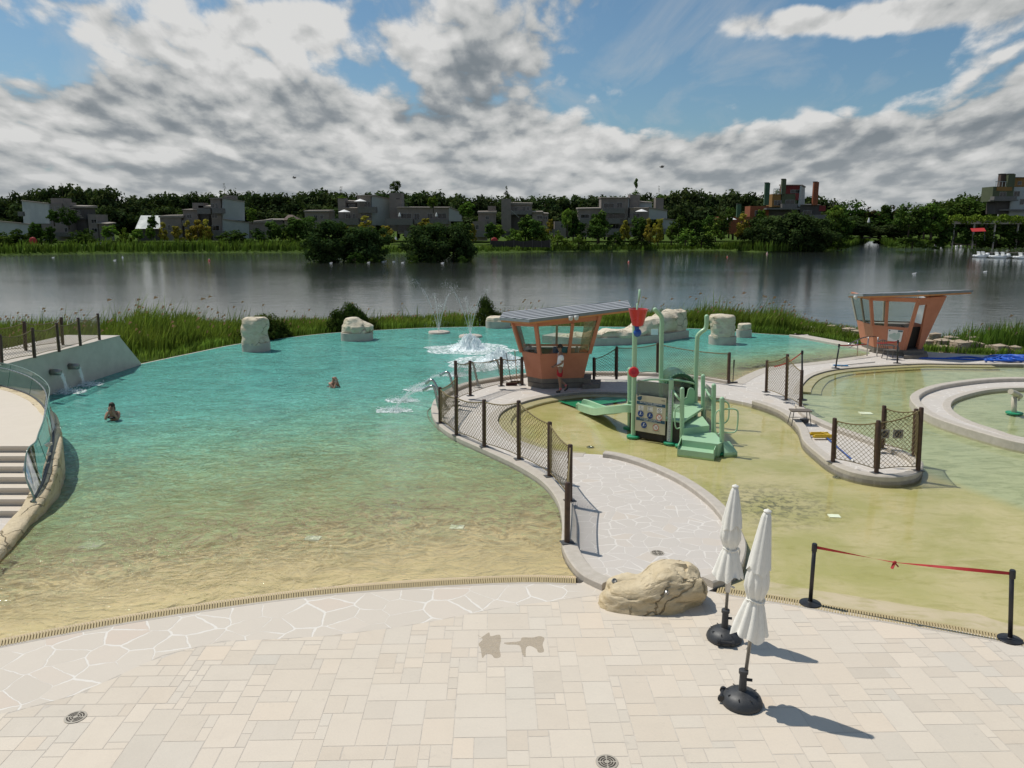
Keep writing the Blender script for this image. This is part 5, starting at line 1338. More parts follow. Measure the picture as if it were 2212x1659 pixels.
    for dx, Y in ((0, B['P8'].y), (-90, B['P7'].y)):
        l = [(1497, 1100), (1580, 1095), (1628, 1110), (1640, 1150), (1632, 1280), (1610, 1325), (1560, 1335), (1500, 1330)]
        if dx: l = [(1415, 1015), (1490, 1010), (1540, 1040), (1550, 1090), (1543, 1190), (1510, 1235), (1470, 1240), (1420, 1240)]
        rail([V(1242+x*.2148, 648+y*.2148, Y) for x, y in l])
    rail([V(1242+x*.2148, 648+y*.2148, B['P3'].y) for x, y in [(1065, 1060), (1030, 1075), (1008, 1120), (1005, 1230), (1020, 1290), (1060, 1285)]], .02)
    rail([V(1242+x*.2148, 648+y*.2148, B['P8'].y) for x, y in [(1470, 1105), (1430, 1120), (1412, 1170), (1412, 1300), (1430, 1350), (1465, 1335)]], .02)
    rail([topz('P6', 1521, 829), topz('P6', 1524, 840), V(1531, 852, B['P7'].y), V(1540, 865, B['P7'].y)], .03); rail([topz('P2', 1454, 843), V(1462, 856, B['P3'].y), V(1470, 865, B['P3'].y)], .03)
    rail([V(1374, 826, y1), V(1405, 820, 23), V(1437, 821, 23.6), V(1462, 821, 23.8), V(1490, 826, 23.9), V(1502, 830, y5)], .03)
    # tunnel mouth and barrel, clear dome
    d = (B['P5']-B['P4']).normalized(); nn = Vector((-d.y, d.x, 0)); cen = (B['P4']+B['P5'])/2; R_ = (B['P5']-B['P4']).length*.44; cen = at(cen, zp+R_*.92)
    m = MB(); n = 26; vs = []
    prof = [(R_*.80, -.02), (R_*.84, -.05), (R_*1.0, -.05), (R_*1.03, 0), (R_*1.0, .12), (R_*.95, 1.3), (R_*.8, 1.35), (R_*.8, .05)]
    for r_, s in prof:
        for j in range(n): t = 2*math.pi*j/n; vs.append(cen+d*(r_*math.cos(t))+Vector((0, 0, r_*math.sin(t)))+nn*s)
    k = len(prof); m.add(vs, [(i*n+j, i*n+(j+1) % n, ((i+1) % k)*n+(j+1) % n, ((i+1) % k)*n+j) for i in range(k) for j in range(n)]); m.build('tunnel', M_tun, root, auto=40)
    m = MB(); m.add([cen+nn*1.3+d*(R_*.85*math.cos(2*math.pi*j/n))+Vector((0, 0, R_*.85*math.sin(2*math.pi*j/n))) for j in range(n)], [tuple(range(n))]); m.build('tunnel_end', M_tun, root)
    m = MB(); bl = []
    for j in range(16): t = math.pi*j/15; r_ = R_*1.03; bl.append(cen+nn*.02+d*(r_*math.cos(t))+Vector((0, 0, r_*math.sin(t))))
    m2 = MB()
    for p in bl: m2.ball(p-nn*.06, .018, 6, 4)
    m2.build('tunnel_bolts', M_mint, root)
    m = MB(); dd = [cen+nn*.10+d*(R_*1.30*math.cos(math.pi*j/20))+Vector((0, 0, R_*1.34*math.sin(math.pi*j/20))) for j in range(21)]
    m.add(dd, [tuple(range(21))]); m.build('clear_dome', M_clear, root)
    # seat of the second slide in the tunnel
    a = V(1478, 880, cen.y-.4); m = MB(); sp_ = [(0, 0), (.30, .0), (.30, .42), (.26, .50), (.19, .52), (.12, .46), (.08, .22), (0, .16)]
    o_ = Vector((a.x, a.y, zp)); m.hexa([o_+Vector((x, -.05, z)) for x, z in sp_], [o_+Vector((x, .12, z)) for x, z in sp_]); m.build('slide_seat', M_mint, root)
    # slide to the left
    top0 = at(B['P0'].lerp(B['P1'], .35), zp); path = spline([top0+Vector((.15, 0, 0)), top0, G(1330, 888, .40), G(1305, 892, .13), G(1283, 887, .02), G(1262, 879, .02), G(1251, 875, .06)], 6)
    m = MB(); w = .27; h = .17; vs = []; npt = len(path)
    for i, p in enumerate(path):
        t = path[min(i+1, npt-1)]-path[max(i-1, 0)]; t.z = 0; t.normalize(); s = Vector((-t.y, t.x, 0)); up = Vector((0, 0, 1)); hh = h*(1 if i < npt-3 else .55)
        for a_, z in ((-w-.04, -.06), (-w-.04, hh), (-w, hh+.015), (-w+.03, hh), (-w+.05, .02), (0, -.01), (w-.05, .02), (w-.03, hh), (w, hh+.015), (w+.04, hh), (w+.04, -.06)):
            vs.append(p+s*a_+up*z)
    m.add(vs, [(i*11+j, (i+1)*11+j, (i+1)*11+(j+1) % 11, i*11+(j+1) % 11) for i in range(npt-1) for j in range(11)]+[tuple(range(11)), tuple((npt-1)*11+j for j in range(10, -1, -1))])
    m.build('slide', M_mint, root, auto=35)
    # panels
    def panel(a, b, za, zb_, m, nm, off=0.0):
        q = MB(); n_ = (b-a).cross(Vector((0, 0, 1))).normalized(); q.slab([at(a, za)+n_*off, at(b, za)+n_*off, at(b, zb_)+n_*off, at(a, zb_)+n_*off], n_, .015); return q.build(nm, m, root)
    a, b = B['P1'].lerp(B['P2'], .06), B['P1'].lerp(B['P2'], .94)
    panel(a, b, zp+.05, zp+1.02, M_frost, 'frosted_panel', -.02)
    panel(B['P1'].lerp(B['P2'], .05), B['P1'].lerp(B['P2'], .97), zb+.02, zp-.05, M_blacknet, 'mesh_panel', -.03)
    panel(B['P0'].lerp(B['P1'], .1), B['P0'].lerp(B['P1'], .9), zb+.02, zp-.05, M_blacknet, 'mesh_panel')
    panel(B['P2'].lerp(B['P3'], .1), B['P2'].lerp(B['P3'], .9), zb+.02, zp-.05, M_blacknet, 'mesh_panel')
    panel(B['P0'].lerp(B['P4'], .1), B['P0'].lerp(B['P4'], .9), zb+.02, zp-.05, M_blacknet, 'mesh_panel')
    panel(B['P0'].lerp(B['P1'], .15), B['P0'].lerp(B['P1'], .85), zp+.3, zp+1.1, M_frost, 'frosted_panel')
    panel(B['P2'].lerp(B['P3'], .15), B['P2'].lerp(B['P3'], .9), zp+.25, zp+.95, M_clear, 'clear_panel'); panel(B['P6'].lerp(B['P7'], .1), B['P6'].lerp(B['P7'], .9), .1, zp+.75, M_clear, 'clear_panel')
    # height ruler on the front post
    d12 = (B['P2']-B['P1']).normalized(); n12 = Vector((d12.y, -d12.x, 0)); Rz = Matrix.Rotation(math.atan2(d12.y, d12.x), 3, 'Z')
    rl = MB(); rl.box(at(B['P2'], .72)+n12*.085-d12*.02, (.11, .012, 1.5), rot=Rz); o = rl.build('height_ruler', mat('ruler_white', (.55, .57, .56), (.5, .52, .5), 9, .5), root)
    tk = MB()
    for i in range(28): tk.box(at(B['P2'], .02+i*.05)+n12*.095+d12*(.01 if i % 5 else 0), (.03 if i % 5 else .05, .006, .008), rot=Rz)
    tk.build('ruler_marks', M_blue, o)
    # information sign
    s0 = at(B['P1'], 0)+n12*.13+d12*.12; w = (B['P2']-B['P1']).length*.80; zt, zl = zp+.62, zp-.46
    def S(u, v, k=0): return s0+d12*(w*u)+Vector((0, 0, zl+(zt-zl)*v))+n12*(.014+k)
    sg = MB(); c_ = S(.5, .5, -.010); sg.box(c_, (w, .018, zt-zl), rot=Rz); so_ = sg.build('info_sign', M_sign, root); H_ = zt-zl
    def quad(u0, u1, v0, v1, m, nm, k=.002): q = MB(); q.poly([S(u0, v0, k), S(u1, v0, k), S(u1, v1, k), S(u0, v1, k)]); return q.build(nm, m, so_)
    quad(.03, .99, .745, .83, M_navy, 'heading_bar'); quad(.03, .99, .30, .385, M_navy, 'heading_bar')
    M_txt = mat('white_print', (.75, .75, .72), None, 8, .5)
    text(so_, 'INFORMATIONS GÉNÉRALES', S(.51, .803, .004), .055, M_txt, Rz); text(so_, 'Cotes et dimensions', S(.51, .766, .004), .042, M_txt, Rz)
    text(so_, 'POSITIONS OBLIGATOIRES', S(.51, .358, .004), .055, M_txt, Rz); text(so_, 'Mandatory sliding positions', S(.51, .321, .004), .038, M_txt, Rz)
    text(so_, 'Soulx', S(.91, .93, .004), .05, M_ink, Rz)
    q = MB(); cx, cy = .12, .905
    q.poly([S(cx+.075*math.cos(t), cy+.055*math.sin(t)*(1 if t < 1.2 or t > 2.0 else .95), .002) for t in [2*math.pi*i/20 for i in range(20)]]); q.poly([S(cx, cy+.055, .0025), S(cx+.078, cy, .0025), S(cx+.085, cy+.075, .0025)]); q.poly([S(cx-.05+.035*math.cos(t), cy+.085+.018*math.sin(t), .003) for t in [2*math.pi*i/14 for i in range(14)]]); q.build('drop_logo', M_navy, so_)
    for u in (.18, .49, .80): quad(u-.085, u+.085, .585, .715, M_white, 'pictogram')
    ink = MB()
    for i in range(3): ink.bar(S(.13, .70-.04*i, .005), S(.20, .685-.04*i, .005), .012, .004); ink.bar(S(.22, .685-.04*i, .005), S(.24, .685-.04*i, .005), .012, .004)
    ink.bar(S(.42, .695, .005), S(.55, .695, .005), .010, .004); ink.bar(S(.42, .61, .005), S(.55, .61, .005), .010, .004); ink.bar(S(.45, .61, .005), S(.45, .695, .005), .010, .004)
    ink.build('pictogram_ink', M_ink, so_)
    def circ(u, v, r, m, ring=False):
        q = MB(); N = 24; e = lambda rr, t, k: S(u+rr*math.cos(t)/w, v+rr*math.sin(t)/H_, k)
        if ring:
            q.add([e(r, 2*math.pi*i/N, .004) for i in range(N)]+[e(r*.82, 2*math.pi*i/N, .004) for i in range(N)], [(i, (i+1) % N, N+(i+1) % N, N+i) for i in range(N)])
            q.bar(e(r*.85, 2.3, .007), e(r*.85, 5.45, .007), .016, .003)
        else: q.poly([e(r, 2*math.pi*i/N, .003) for i in range(N)])
        q.build('symbol_disc', m, so_)
    R0 = .095
    circ(.80, .65, R0*.6, M_ink, True)
    for u, v in ((.18, .49), (.49, .475), (.30, .19)):
        circ(u, v, R0, M_blue); k = MB(); k.bar(S(u-.06, v-.035, .006), S(u+.07, v-.005, .006), .018, .003); k.bar(S(u-.01, v-.02, .007), S(u, v+.03, .007), .03, .003); k.ball(S(u+.005, v+.045, .007), .014, 6, 4); k.build('symbol_figure', M_txt, so_)
    for u, v in ((.80, .46), (.70, .175)):
        circ(u, v, R0, M_white); circ(u, v, R0, M_redp, True); k = MB(); k.bar(S(u-.04, v-.02, .0075), S(u+.03, v+.01, .0075), .016, .003); k.ball(S(u+.04, v+.025, .008), .014, 6, 4); k.build('symbol_figure', M_ink, so_)
    for u, v, ww in ((.18, .575, .1), (.49, .575, .15), (.80, .57, .14), (.18, .41, .2), (.49, .40, .1), (.80, .385+.008, .18), (.30, .105, .2), (.70, .09, .24), (.70, .07, .2)): quad(u-ww/2, u+ww/2, v-.004, v+.004, M_grayp, 'small_print')
playground()
M_mat = mat('green_mat', (.005, .20, .08), (.005, .16, .07), 4, .4)
tag(flat('landing_mat', GP([(1205, 866), (1254, 883), (1300, 873), (1352, 866), (1352, 853), (1318, 854), (1281, 862)], WZ2+.006), M_mat, kind=None), 'green mat in the shallow water where the slide ends', 'mat')
bpy.data.objects['landing_mat'].pop('kind', None) if 'kind' in bpy.data.objects['landing_mat'] else None
for px, py, lab in ((1275, 966.5, 'small steel floor nozzle in the splash pool left of the sign'), (1808, 1032, 'small steel floor nozzle below the rope net enclosure')):
    c = G(px, py, -.150); mb = MB(); mb.lathe(c, [(.11, 0), (.11, .02), (.06, .035), (.05, .02)], 20); tag(mb.build('floor_nozzle', M_steel, auto=40), lab, 'nozzle')

# ------------------------------------------------------------------ people
M_skin = mat('skin', (.40, .225, .15), (.35, .19, .125), 6, .55)
M_skin2 = mat('skin_tan', (.30, .165, .105), (.26, .14, .09), 6, .5)
M_hair = mat('dark_hair', (.028, .02, .014), (.05, .035, .022), 20, .7)
M_tee = mat('white_tee', (.86, .86, .86), (.80, .80, .80), 6, .9, bump=.4, bscale=9)
M_short = mat('red_shorts', (.47, .012, .022), (.38, .01, .018), 6, .85, bump=.4, bscale=9)
M_sock = mat('pink_sock', (.75, .14, .17), None, 9, .9)
M_swim = mat('dark_swimwear', (.015, .016, .02), None, 9, .6)
def skin(name, pts, edges, m, parent, sub=2, root_i=0):
    me = bpy.data.meshes.new(name); o = bpy.data.objects.new(name, me); COL.objects.link(o); o.parent = parent
    keys = list(pts); off = Vector((0, 0, 0))
    me.from_pydata([tuple(pts[k][0]) for k in keys], [(keys.index(a), keys.index(b)) for a, b in edges], []); me.materials.append(m)
    md = o.modifiers.new('skin', 'SKIN'); md.use_smooth_shade = True; md.branch_smoothing = .6
    for i, k in enumerate(keys):
        r = pts[k][1]; r = r if hasattr(r, '__len__') else (r, r)
        sv = me.skin_vertices[0].data[i]; sv.radius = r; sv.use_root = (i == root_i)
    sb = o.modifiers.new('subdivision', 'SUBSURF'); sb.levels = sb.render_levels = sub
    return o
def fingers(pts, edges, w, d, s, nm, cur):   # five curled fingers from wrist w along d, spread along s
    pts[nm+'palm'] = (w+d*.06, .026); edges.append((nm+'wr', nm+'palm'))
    for i, (o, l) in enumerate(((-.028, .075), (-.009, .085), (.010, .08), (.028, .065))):
        a = w+d*.10+s*o; b = a+d*l*.5+cur*l*.3; c = b+d*l*.2+cur*l*.5
        pts[f'{nm}f{i}a'] = (a, .010); pts[f'{nm}f{i}b'] = (b, .0085); pts[f'{nm}f{i}c'] = (c, .0075)
        edges += [(nm+'palm', f'{nm}f{i}a'), (f'{nm}f{i}a', f'{nm}f{i}b'), (f'{nm}f{i}b', f'{nm}f{i}c')]
    a = w+d*.045-s*.04; b = a+d*.035-s*.01+cur*.015
    pts[nm+'ta'] = (a, .011); pts[nm+'tb'] = (b, .009); edges += [(nm+'palm', nm+'ta'), (nm+'ta', nm+'tb')]
Vv = Vector
def head_parts(root, c, fw, m_skin, hair=True, glasses=False, up=None):
    # nose, ears and hair cap on a head centred at c looking along fw
    s = fw.cross(Vv((0, 0, 1))).normalized(); u = Vv((0, 0, 1))
    m = MB(); m.tube([c+fw*.088+u*.025, c+fw*.118-u*.012, c+fw*.095-u*.02], [.012, .017, .012], 6); m.ball(c+s*.082-u*.0, .026, 6, 5, (.6, 1, 1.2)); m.ball(c-s*.082, .026, 6, 5, (.6, 1, 1.2)); m.build('face_features', m_skin, root, smooth=True)
    if hair:
        h = MB(); vs = []; n, k = 18, 9
        for i in range(k+1):
            ph = math.pi*.56*i/k
            for j in range(n):
                t = 2*math.pi*j/n; d = fw*math.cos(t)*math.sin(ph)+s*math.sin(t)*math.sin(ph)+u*math.cos(ph)
                lim = 1.0
                z = d.dot(u); f = d.dot(fw)
                rr = .118 if not (f > .45 and z < .45) else .085
                vs.append(c+fw*(d.dot(fw)*rr*.95-.008)+s*(d.dot(s)*rr*.80)+u*(z*rr*1.06+.004))
        h.add(vs, [(i*n+j, i*n+(j+1) % n, (i+1)*n+(j+1) % n, (i+1)*n+j) for i in range(k) for j in range(n)]); h.build('hair', M_hair, root, smooth=True)
    e = MB()
    if glasses:
        e.bar(c+fw*.092+u*.018-s*.07, c+fw*.092+u*.018+s*.07, .04, .034); e.bar(c+fw*.09+u*.02+s*.078, c-fw*.01+u*.02+s*.086, .012); e.bar(c+fw*.09+u*.02-s*.078, c-fw*.01+u*.02-s*.086, .012)
        e.build('sunglasses', M_black, root)
    else:
        e.ball(c+fw*.088+s*.035+u*.018, .012, 6, 5); e.ball(c+fw*.088-s*.035+u*.018, .012, 6, 5); e.build('eyes', M_black, root)
    e = MB(); e.bar(c+fw*.092-s*.025-u*.052, c+fw*.092+s*.025-u*.052, .010, .008); e.build('mouth', mat('lips', (.30, .10, .08), None, 9, .6), root)
def lifeguard():
    b = G(1209, 847.5, .006); root = thing('person', 'man in white tee and red shorts with sunglasses, standing by the striped hut', 'person', b)
    fx = Vv((-1, -.12, 0)).normalized()       # facing left
    s = Vv((fx.y, -fx.x, 0))                  # towards the hut
    if s.y < 0: s = -s
    def P(f, l, z): return fx*f+s*l+Vv((0, 0, z))
    p, e = {}, []
    p['pelvis'] = (P(0, 0, .93), (.135, .115)); p['waist'] = (P(-.01, 0, 1.10), (.125, .105)); p['chest'] = (P(-.02, 0, 1.31), (.15, .12)); p['upper'] = (P(-.025, 0, 1.43), (.12, .085)); p['neck'] = (P(-.005, 0, 1.525), (.052, .052)); p['jaw'] = (P(.025, 0, 1.61), (.066, .075)); p['crown'] = (P(.012, 0, 1.705), (.080, .094))
    e += [('pelvis', 'waist'), ('waist', 'chest'), ('chest', 'upper'), ('upper', 'neck'), ('neck', 'jaw'), ('jaw', 'crown')]
    for nm, l in (('L', -1), ('R', 1)):
        p[nm+'sh'] = (P(-.02, .185*l, 1.425), .06); p[nm+'el'] = (P(-.05, .235*l, 1.14), .042); p[nm+'fo'] = (P(.07, .18*l, 1.06), .038); p[nm+'wr'] = (P(.19, .075*l, .99), .028)
        e += [('upper', nm+'sh'), (nm+'sh', nm+'el'), (nm+'el', nm+'fo'), (nm+'fo', nm+'wr')]
        d = (P(.06, -.05*l, -.02)).normalized(); fingers(p, e, p[nm+'wr'][0], d, Vv((0, 0, 1)), nm, Vv(s*(-l)))
    # straight leg (near side), trailing bent leg (far side)
    p['Lh'] = (P(0, -.09, .86), .088); p['Lk'] = (P(.03, -.10, .50), .056); p['Lc'] = (P(.0, -.10, .33), .056); p['La'] = (P(-.01, -.10, .10), .038); p['Lt'] = (P(.15, -.11, .045), .036)
    p['Rh'] = (P(0, .09, .86), .088); p['Rk'] = (P(.02, .10, .50), .056); p['Rc'] = (P(-.10, .08, .38), .055); p['Ra'] = (P(-.27, .04, .22), .038); p['Rt'] = (P(-.19, .02, .05), .036)
    for nm in 'LR': e += [('pelvis', nm+'h'), (nm+'h', nm+'k'), (nm+'k', nm+'c'), (nm+'c', nm+'a'), (nm+'a', nm+'t')]
    skin('body', p, e, M_skin2, root)
    q = {k: p[k] for k in ()}
    t = {'w': (P(0, 0, .90), (.158, .140)), 'm': (P(-.01, 0, 1.10), (.150, .130)), 'c': (P(-.02, 0, 1.31), (.168, .140)), 'u': (P(-.025, 0, 1.44), (.135, .092)), 'n': (P(-.012, 0, 1.495), (.075, .065))}
    te = [('w', 'm'), ('m', 'c'), ('c', 'u'), ('u', 'n')]
    for nm, l in (('L', -1), ('R', 1)):
        t[nm+'s'] = (P(-.02, .19*l, 1.42), .078); t[nm+'e'] = (P(-.042, .23*l, 1.21), .072); te += [('u', nm+'s'), (nm+'s', nm+'e')]
    skin('tee_shirt', t, te, M_tee, root)
    h = {'p': (P(0, 0, .92), (.150, .130)), 'c': (P(0, 0, .84), (.15, .13))}; he = [('p', 'c')]
    for nm, l, kx in (('L', -1, .02), ('R', 1, .015)):
        h[nm+'h'] = (P(0, .09*l, .80), .108); h[nm+'k'] = (P(kx, .10*l, .58), .098); he += [('c', nm+'h'), (nm+'h', nm+'k')]
    skin('shorts', h, he, M_short, root)
    for nm, a, tt, dirv in (('L', P(-.012, -.10, .13), P(-.012, -.10, .185), None), ('R', P(-.245, .045, .235), P(-.21, .05, .262), None)):
        m = MB(); m.tube([b+a, b+tt], .048, 10); m.build('sock', M_sock, root, smooth=True)
    skin('shoe', {'h': (P(-.045, -.10, .05), (.048, .05)), 'm': (P(.05, -.105, .055), (.046, .042)), 't': (P(.165, -.11, .04), (.042, .036)), 'a': (P(-.015, -.10, .10), .048)}, [('h', 'm'), ('m', 't'), ('h', 'a')], M_black, root)
    skin('shoe', {'h': (P(-.325, .04, .19), (.048, .05)), 'm': (P(-.26, .03, .12), (.046, .042)), 't': (P(-.175, .02, .045), (.042, .036)), 'a': (P(-.275, .04, .225), .046)}, [('h', 'm'), ('m', 't'), ('h', 'a')], M_black, root)
    head_parts(root, b+P(.014, 0, 1.675), fx, M_skin2, True, True)
    tx = MB()
    bk = b+P(-.165, -.06, 1.36); tx.bar(bk, bk+s*.16+Vv((0, 0, .02)), .03, .004); tx.build('print', M_grayp, root)
lifeguard()
def swimmer(label, px, py, fwd, z_sh, man, seed):
    b = G(px, py, WZ); root = thing('person', label, 'swimmer', b); fx = Vv(fwd).normalized(); s = Vv((fx.y, -fx.x, 0))
    def P(f, l, z): return fx*f+s*l+Vv((0, 0, z))
    z0 = z_sh; ln = .10 if man else 0
    p = {'pelvis': (P(-.10-ln*2, 0, z0-.55), (.14, .12)), 'waist': (P(-.06-ln, 0, z0-.34), (.13, .105)), 'chest': (P(-.02, 0, z0-.10), (.155, .115)), 'upper': (P(0, 0, z0+.02), (.11, .08)), 'neck': (P(.03, 0, z0+.10), .052), 'jaw': (P(.07, 0, z0+.175), (.066, .072)), 'crown': (P(.055, 0, z0+.27), (.082, .095))}
    e = [('pelvis', 'waist'), ('waist', 'chest'), ('chest', 'upper'), ('upper', 'neck'), ('neck', 'jaw'), ('jaw', 'crown')]
    for nm, l in (('L', -1), ('R', 1)):
        p[nm+'sh'] = (P(.0, .175*l, z0+.01), .062); p[nm+'el'] = (P(.17, .19*l, z0-.17), .044); p[nm+'wr'] = (P(.19, .055*l, z0+.07), .028)
        e += [('upper', nm+'sh'), (nm+'sh', nm+'el'), (nm+'el', nm+'wr')]
        fingers(p, e, p[nm+'wr'][0], P(-.25, -.05*l, 1).normalized(), s*l, nm, P(-1, 0, .2))
    skin('body', p, e, M_skin, root)
    hc = b+P(.06, 0, z0+.235)
    head_parts(root, hc, fx, M_skin, hair=not man)
    if not man:
        h = MB(); h.tube([hc-fx*.07+Vv((0, 0, .0)), hc-fx*.10-Vv((0, 0, .12)), hc-fx*.10-Vv((0, 0, .24))], [.075, .07, .045], 10); h.build('long_hair', M_hair, root, smooth=True)
        w = MB(); w.tube([b+P(-.155+.27*math.sin(a)**2 if False else 0.0, 0, 0)+fx*(.13*math.cos(a)-.02)+s*(.17*math.sin(a))+Vv((0, 0, z0-.13)) for a in [2*math.pi*k/16 for k in range(16)]], .03, 6, closed=True); w.build('bikini_top', M_swim, root, smooth=True)
    else:
        w = MB(); w.tube([b+P(-.20, 0, z0-.28), b+P(-.12, 0, z0-.20)], [.10, .135], 12); w.build('swim_trunks', M_swim, root, smooth=True)
swimmer('woman with brown hair in the pool covering her face with both hands', 246, 908, (.15, -1, 0), .24, False, 1)
swimmer('man with shaved head swimming in the middle of the pool, hand at his face', 719, 836, (.95, -.35, 0), .14, True, 2)

# ------------------------------------------------------------------ small things on the walkways
M_woodh = mat('wood_handle', (.38, .20, .08), (.30, .15, .06), 12, .6)
M_brush = mat('brown_bristle', (.07, .022, .016), (.05, .015, .012), 40, .9, bump=.6)
def broom(label, hx, hy, tx, ty, w, handle, bristle, rz=.1, dz=.005):
    b = G(hx, hy, dz); t = V(tx, ty, b.y+.12); root = thing('broom', label, 'broom', b)
    m = MB(); m.tube([b+Vv((0, 0, .09)), t], .014, 8); m.build('handle', handle, root)
    m = MB(); m.box(b+Vv((0, 0, .095)), (w, .07, .05), rz); m.build('head', bristle, root)
    m = MB(); r = random.Random(int(hx))
    for i in range(40):
        x = (i/39-.5)*w; q = b+Matrix.Rotation(rz, 3, 'Z') @ Vv((x, r.uniform(-.03, .03), 0)); m.box(q+Vv((0, 0, .037)), (.012, .03, .075), rz+r.uniform(-.3, .3))
    m.build('bristles', bristle, root); return root
broom('wide brown broom with black handle leaning on the net beside the hut', 1105, 833, 1093, 762, .42, M_black, M_brush, .12)
broom('brown broom with wooden handle leaning on the net next to the hut wall', 1117, 829, 1112, 757, .5, M_woodh, M_brush, .16)
def pole_brush(label, px, py, tx, ty, z=.005):
    b = G(px, py, z); t = V(tx, ty, b.y); root = thing('squeegee', label, 'squeegee', b); m = MB(); m.tube([b, t], .016, 8); m.build('handle', M_black, root); m = MB(); d = (t-b).normalized(); m.tube([t-d*.32, t], .028, 8); m.build('grip', M_black, root); m = MB(); m.box(b+Vv((0, 0, .03)), (.4, .05, .06), .3); m.build('blade', M_dkgrey, root)
pole_brush('black pole with thick grip standing at the end of the net fence', 1583, 828, 1586, 777)
# stool
def stool():
    tz = .45; c = G(1729, 886.5, tz); c.z = 0; g0 = c; root = thing('stool', 'small grey brown stool on the walkway by the short net fence', 'stool', Vv((c.x, c.y, .0)))
    m = MB(); m.box(Vv((c.x, c.y, tz)), (.62, .34, .035), -.08); m.build('seat', mat('stool_seat', (.16, .13, .10), (.12, .1, .08), 9, .6), root)
    for sx in (-1, 1):
        for sy in (-1, 1):
            m = MB(); m.tube([Vv((c.x+sx*.24, c.y+sy*.12, tz-.02)), Vv((c.x+sx*.30, c.y+sy*.17, .005))], .013, 6); m.build('leg', M_plate, root)
    m = MB(); m.bar((c.x-.26, c.y-.14, .2), (c.x+.26, c.y-.14, .2), .015); m.bar((c.x-.26, c.y+.14, .2), (c.x+.26, c.y+.14, .2), .015); m.build('stretcher', M_plate, root)
stool()
mb = MB(); c = G(1737, 911, .05); mb.box(c+Vv((.35*0, 0, .04)), (.22, .16, .12), .4); tag(mb.build('dark_block', M_dkgrey), 'small dark box on the walkway under the stool', 'box')
# yellow broom lying, blue pole
M_yel = mat('yellow_plastic', (.60, .40, .02), (.52, .34, .015), 9, .45)
def yellow_broom():
    a, b = G(1782, 942, .06), G(1844, 996, .04); root = thing('deck_brush', 'yellow deck brush with blue pole lying on the narrow walkway', 'brush', a)
    m = MB(); m.tube([a, b], .02, 8); m.build('pole', M_bluepl, root)
    for dy in (-.16, .12):
        m = MB(); c = a+Vv((-.12, dy, .03)); m.box(c, (.55, .12, .06), .02); m.box(c+Vv((0, 0, .045)), (.5, .05, .03), .02); m.build('brush_head', M_yel, root)
    m = MB(); m.bar(a+Vv((-.1, -.16, .07)), a+Vv((.1, -.05, .04)), .06); m.bar(a+Vv((-.1, .12, .07)), a+Vv((.1, -.05, .04)), .06); m.build('bracket', M_yel, root)
    m = MB(); m.tube([b-(b-a).normalized()*.12, b], .026, 8); m.build('pole_end', M_white, root)
yellow_broom()
def mop():
    a, b = G(1808, 789, .03), G(1890, 782, .03); root = thing('floor_mop', 'blue and white floor mop with long grey pole lying on the walkway edge', 'mop', a); aa = G(1824, 791, .03)
    m = MB(); m.tube([G(1816, 789.5, .06), b], .016, 6); m.build('pole', M_pole, root)
    m = MB(); m.box((G(1803, 788.5, .02)+G(1829, 792, .02))/2, (.75, .16, .03), -.2); m.build('mop_plate', M_white, root)
    m = MB(); m.box((G(1806, 788, .05)+G(1827, 790.5, .05))/2+Vv((0, .02, 0)), (.6, .10, .04), -.2); m.build('mop_holder', mat('sky_blue', (.03, .24, .50), None, 9, .5), root)
mop()
# plastic chair
def chair():
    c = G(1922, 776, 0); root = thing('plastic_chair', 'grey plastic armchair beside the second hut', 'chair', c, None); M_ch = mat('chair_grey', (.15, .135, .12), (.12, .11, .10), 8, .5)
    m = MB(); m.box(c+Vv((0, 0, .44)), (.46, .46, .03), .2); m.build('seat', M_ch, root)
    for k in range(5):
        x = -.18+.09*k; m = MB(); m.tube([c+Vv((x-.25, .12, .46)), c+Vv((x*1.1-.33, .14, .68)), c+Vv((x*1.15-.36, .15, .86))], .018, 6); m.build('back_slat', M_ch, root)
    m = MB(); m.tube(spline([c+Vv((-.56, .10, .80)), c+Vv((-.38, .15, .88)), c+Vv((-.14, .2, .82))], 4), .024, 6); m.build('back_rail', M_ch, root)
    for sx, sy in ((-1, -1), (1, -1), (-1, 1), (1, 1)):
        m = MB(); m.tube([c+Vv((sx*.2, sy*.2, .44)), c+Vv((sx*.26, sy*.26, .004))], .022, 6); m.build('leg', M_ch, root)
    for sy in (-1, 1):
        m = MB(); m.tube(spline([c+Vv((-.38, .1+sy*.22, .66)), c+Vv((0, sy*.25, .66)), c+Vv((.24, sy*.25, .6)), c+Vv((.25, sy*.25, .42))], 4), .024, 6); m.build('armrest', M_ch, root)
chair()
def handrails():
    root = thing('pool_handrail', 'steel handrail sloping down into the pool in front of the second hut', 'handrail', G(1866, 766)); Yb = G(1870, 768).y
    for pts in ([V(1832, 745, Yb-1.0), V(1860, 731, Yb-.4), V(1878, 727.5, Yb), V(1892, 727, Yb+.3)],):
        m = MB(); m.tube(spline(pts, 5), .03, 8); m.build('rail', M_steel, root, smooth=True)
    for (bx, by), (tx, ty) in (((1852, 768), (1853, 734)), ((1872.5, 769), (1876, 728)), ((1894, 769), (1897, 728)), ((1837, 750), (1837, 743))):
        b = G(bx, by, 0); m = MB(); m.tube([b, V(tx, ty, b.y)], .028, 8); m.build('upright', M_steel, root, smooth=True)
    for (x0, y0, x1, y1) in ((1835, 751, 1852, 742),):
        m = MB(); m.tube([V(x0, y0, Yb-.6), V(x1, y1, Yb-.3)], .018, 6); m.build('lower_rail', M_steel, root)
handrails()
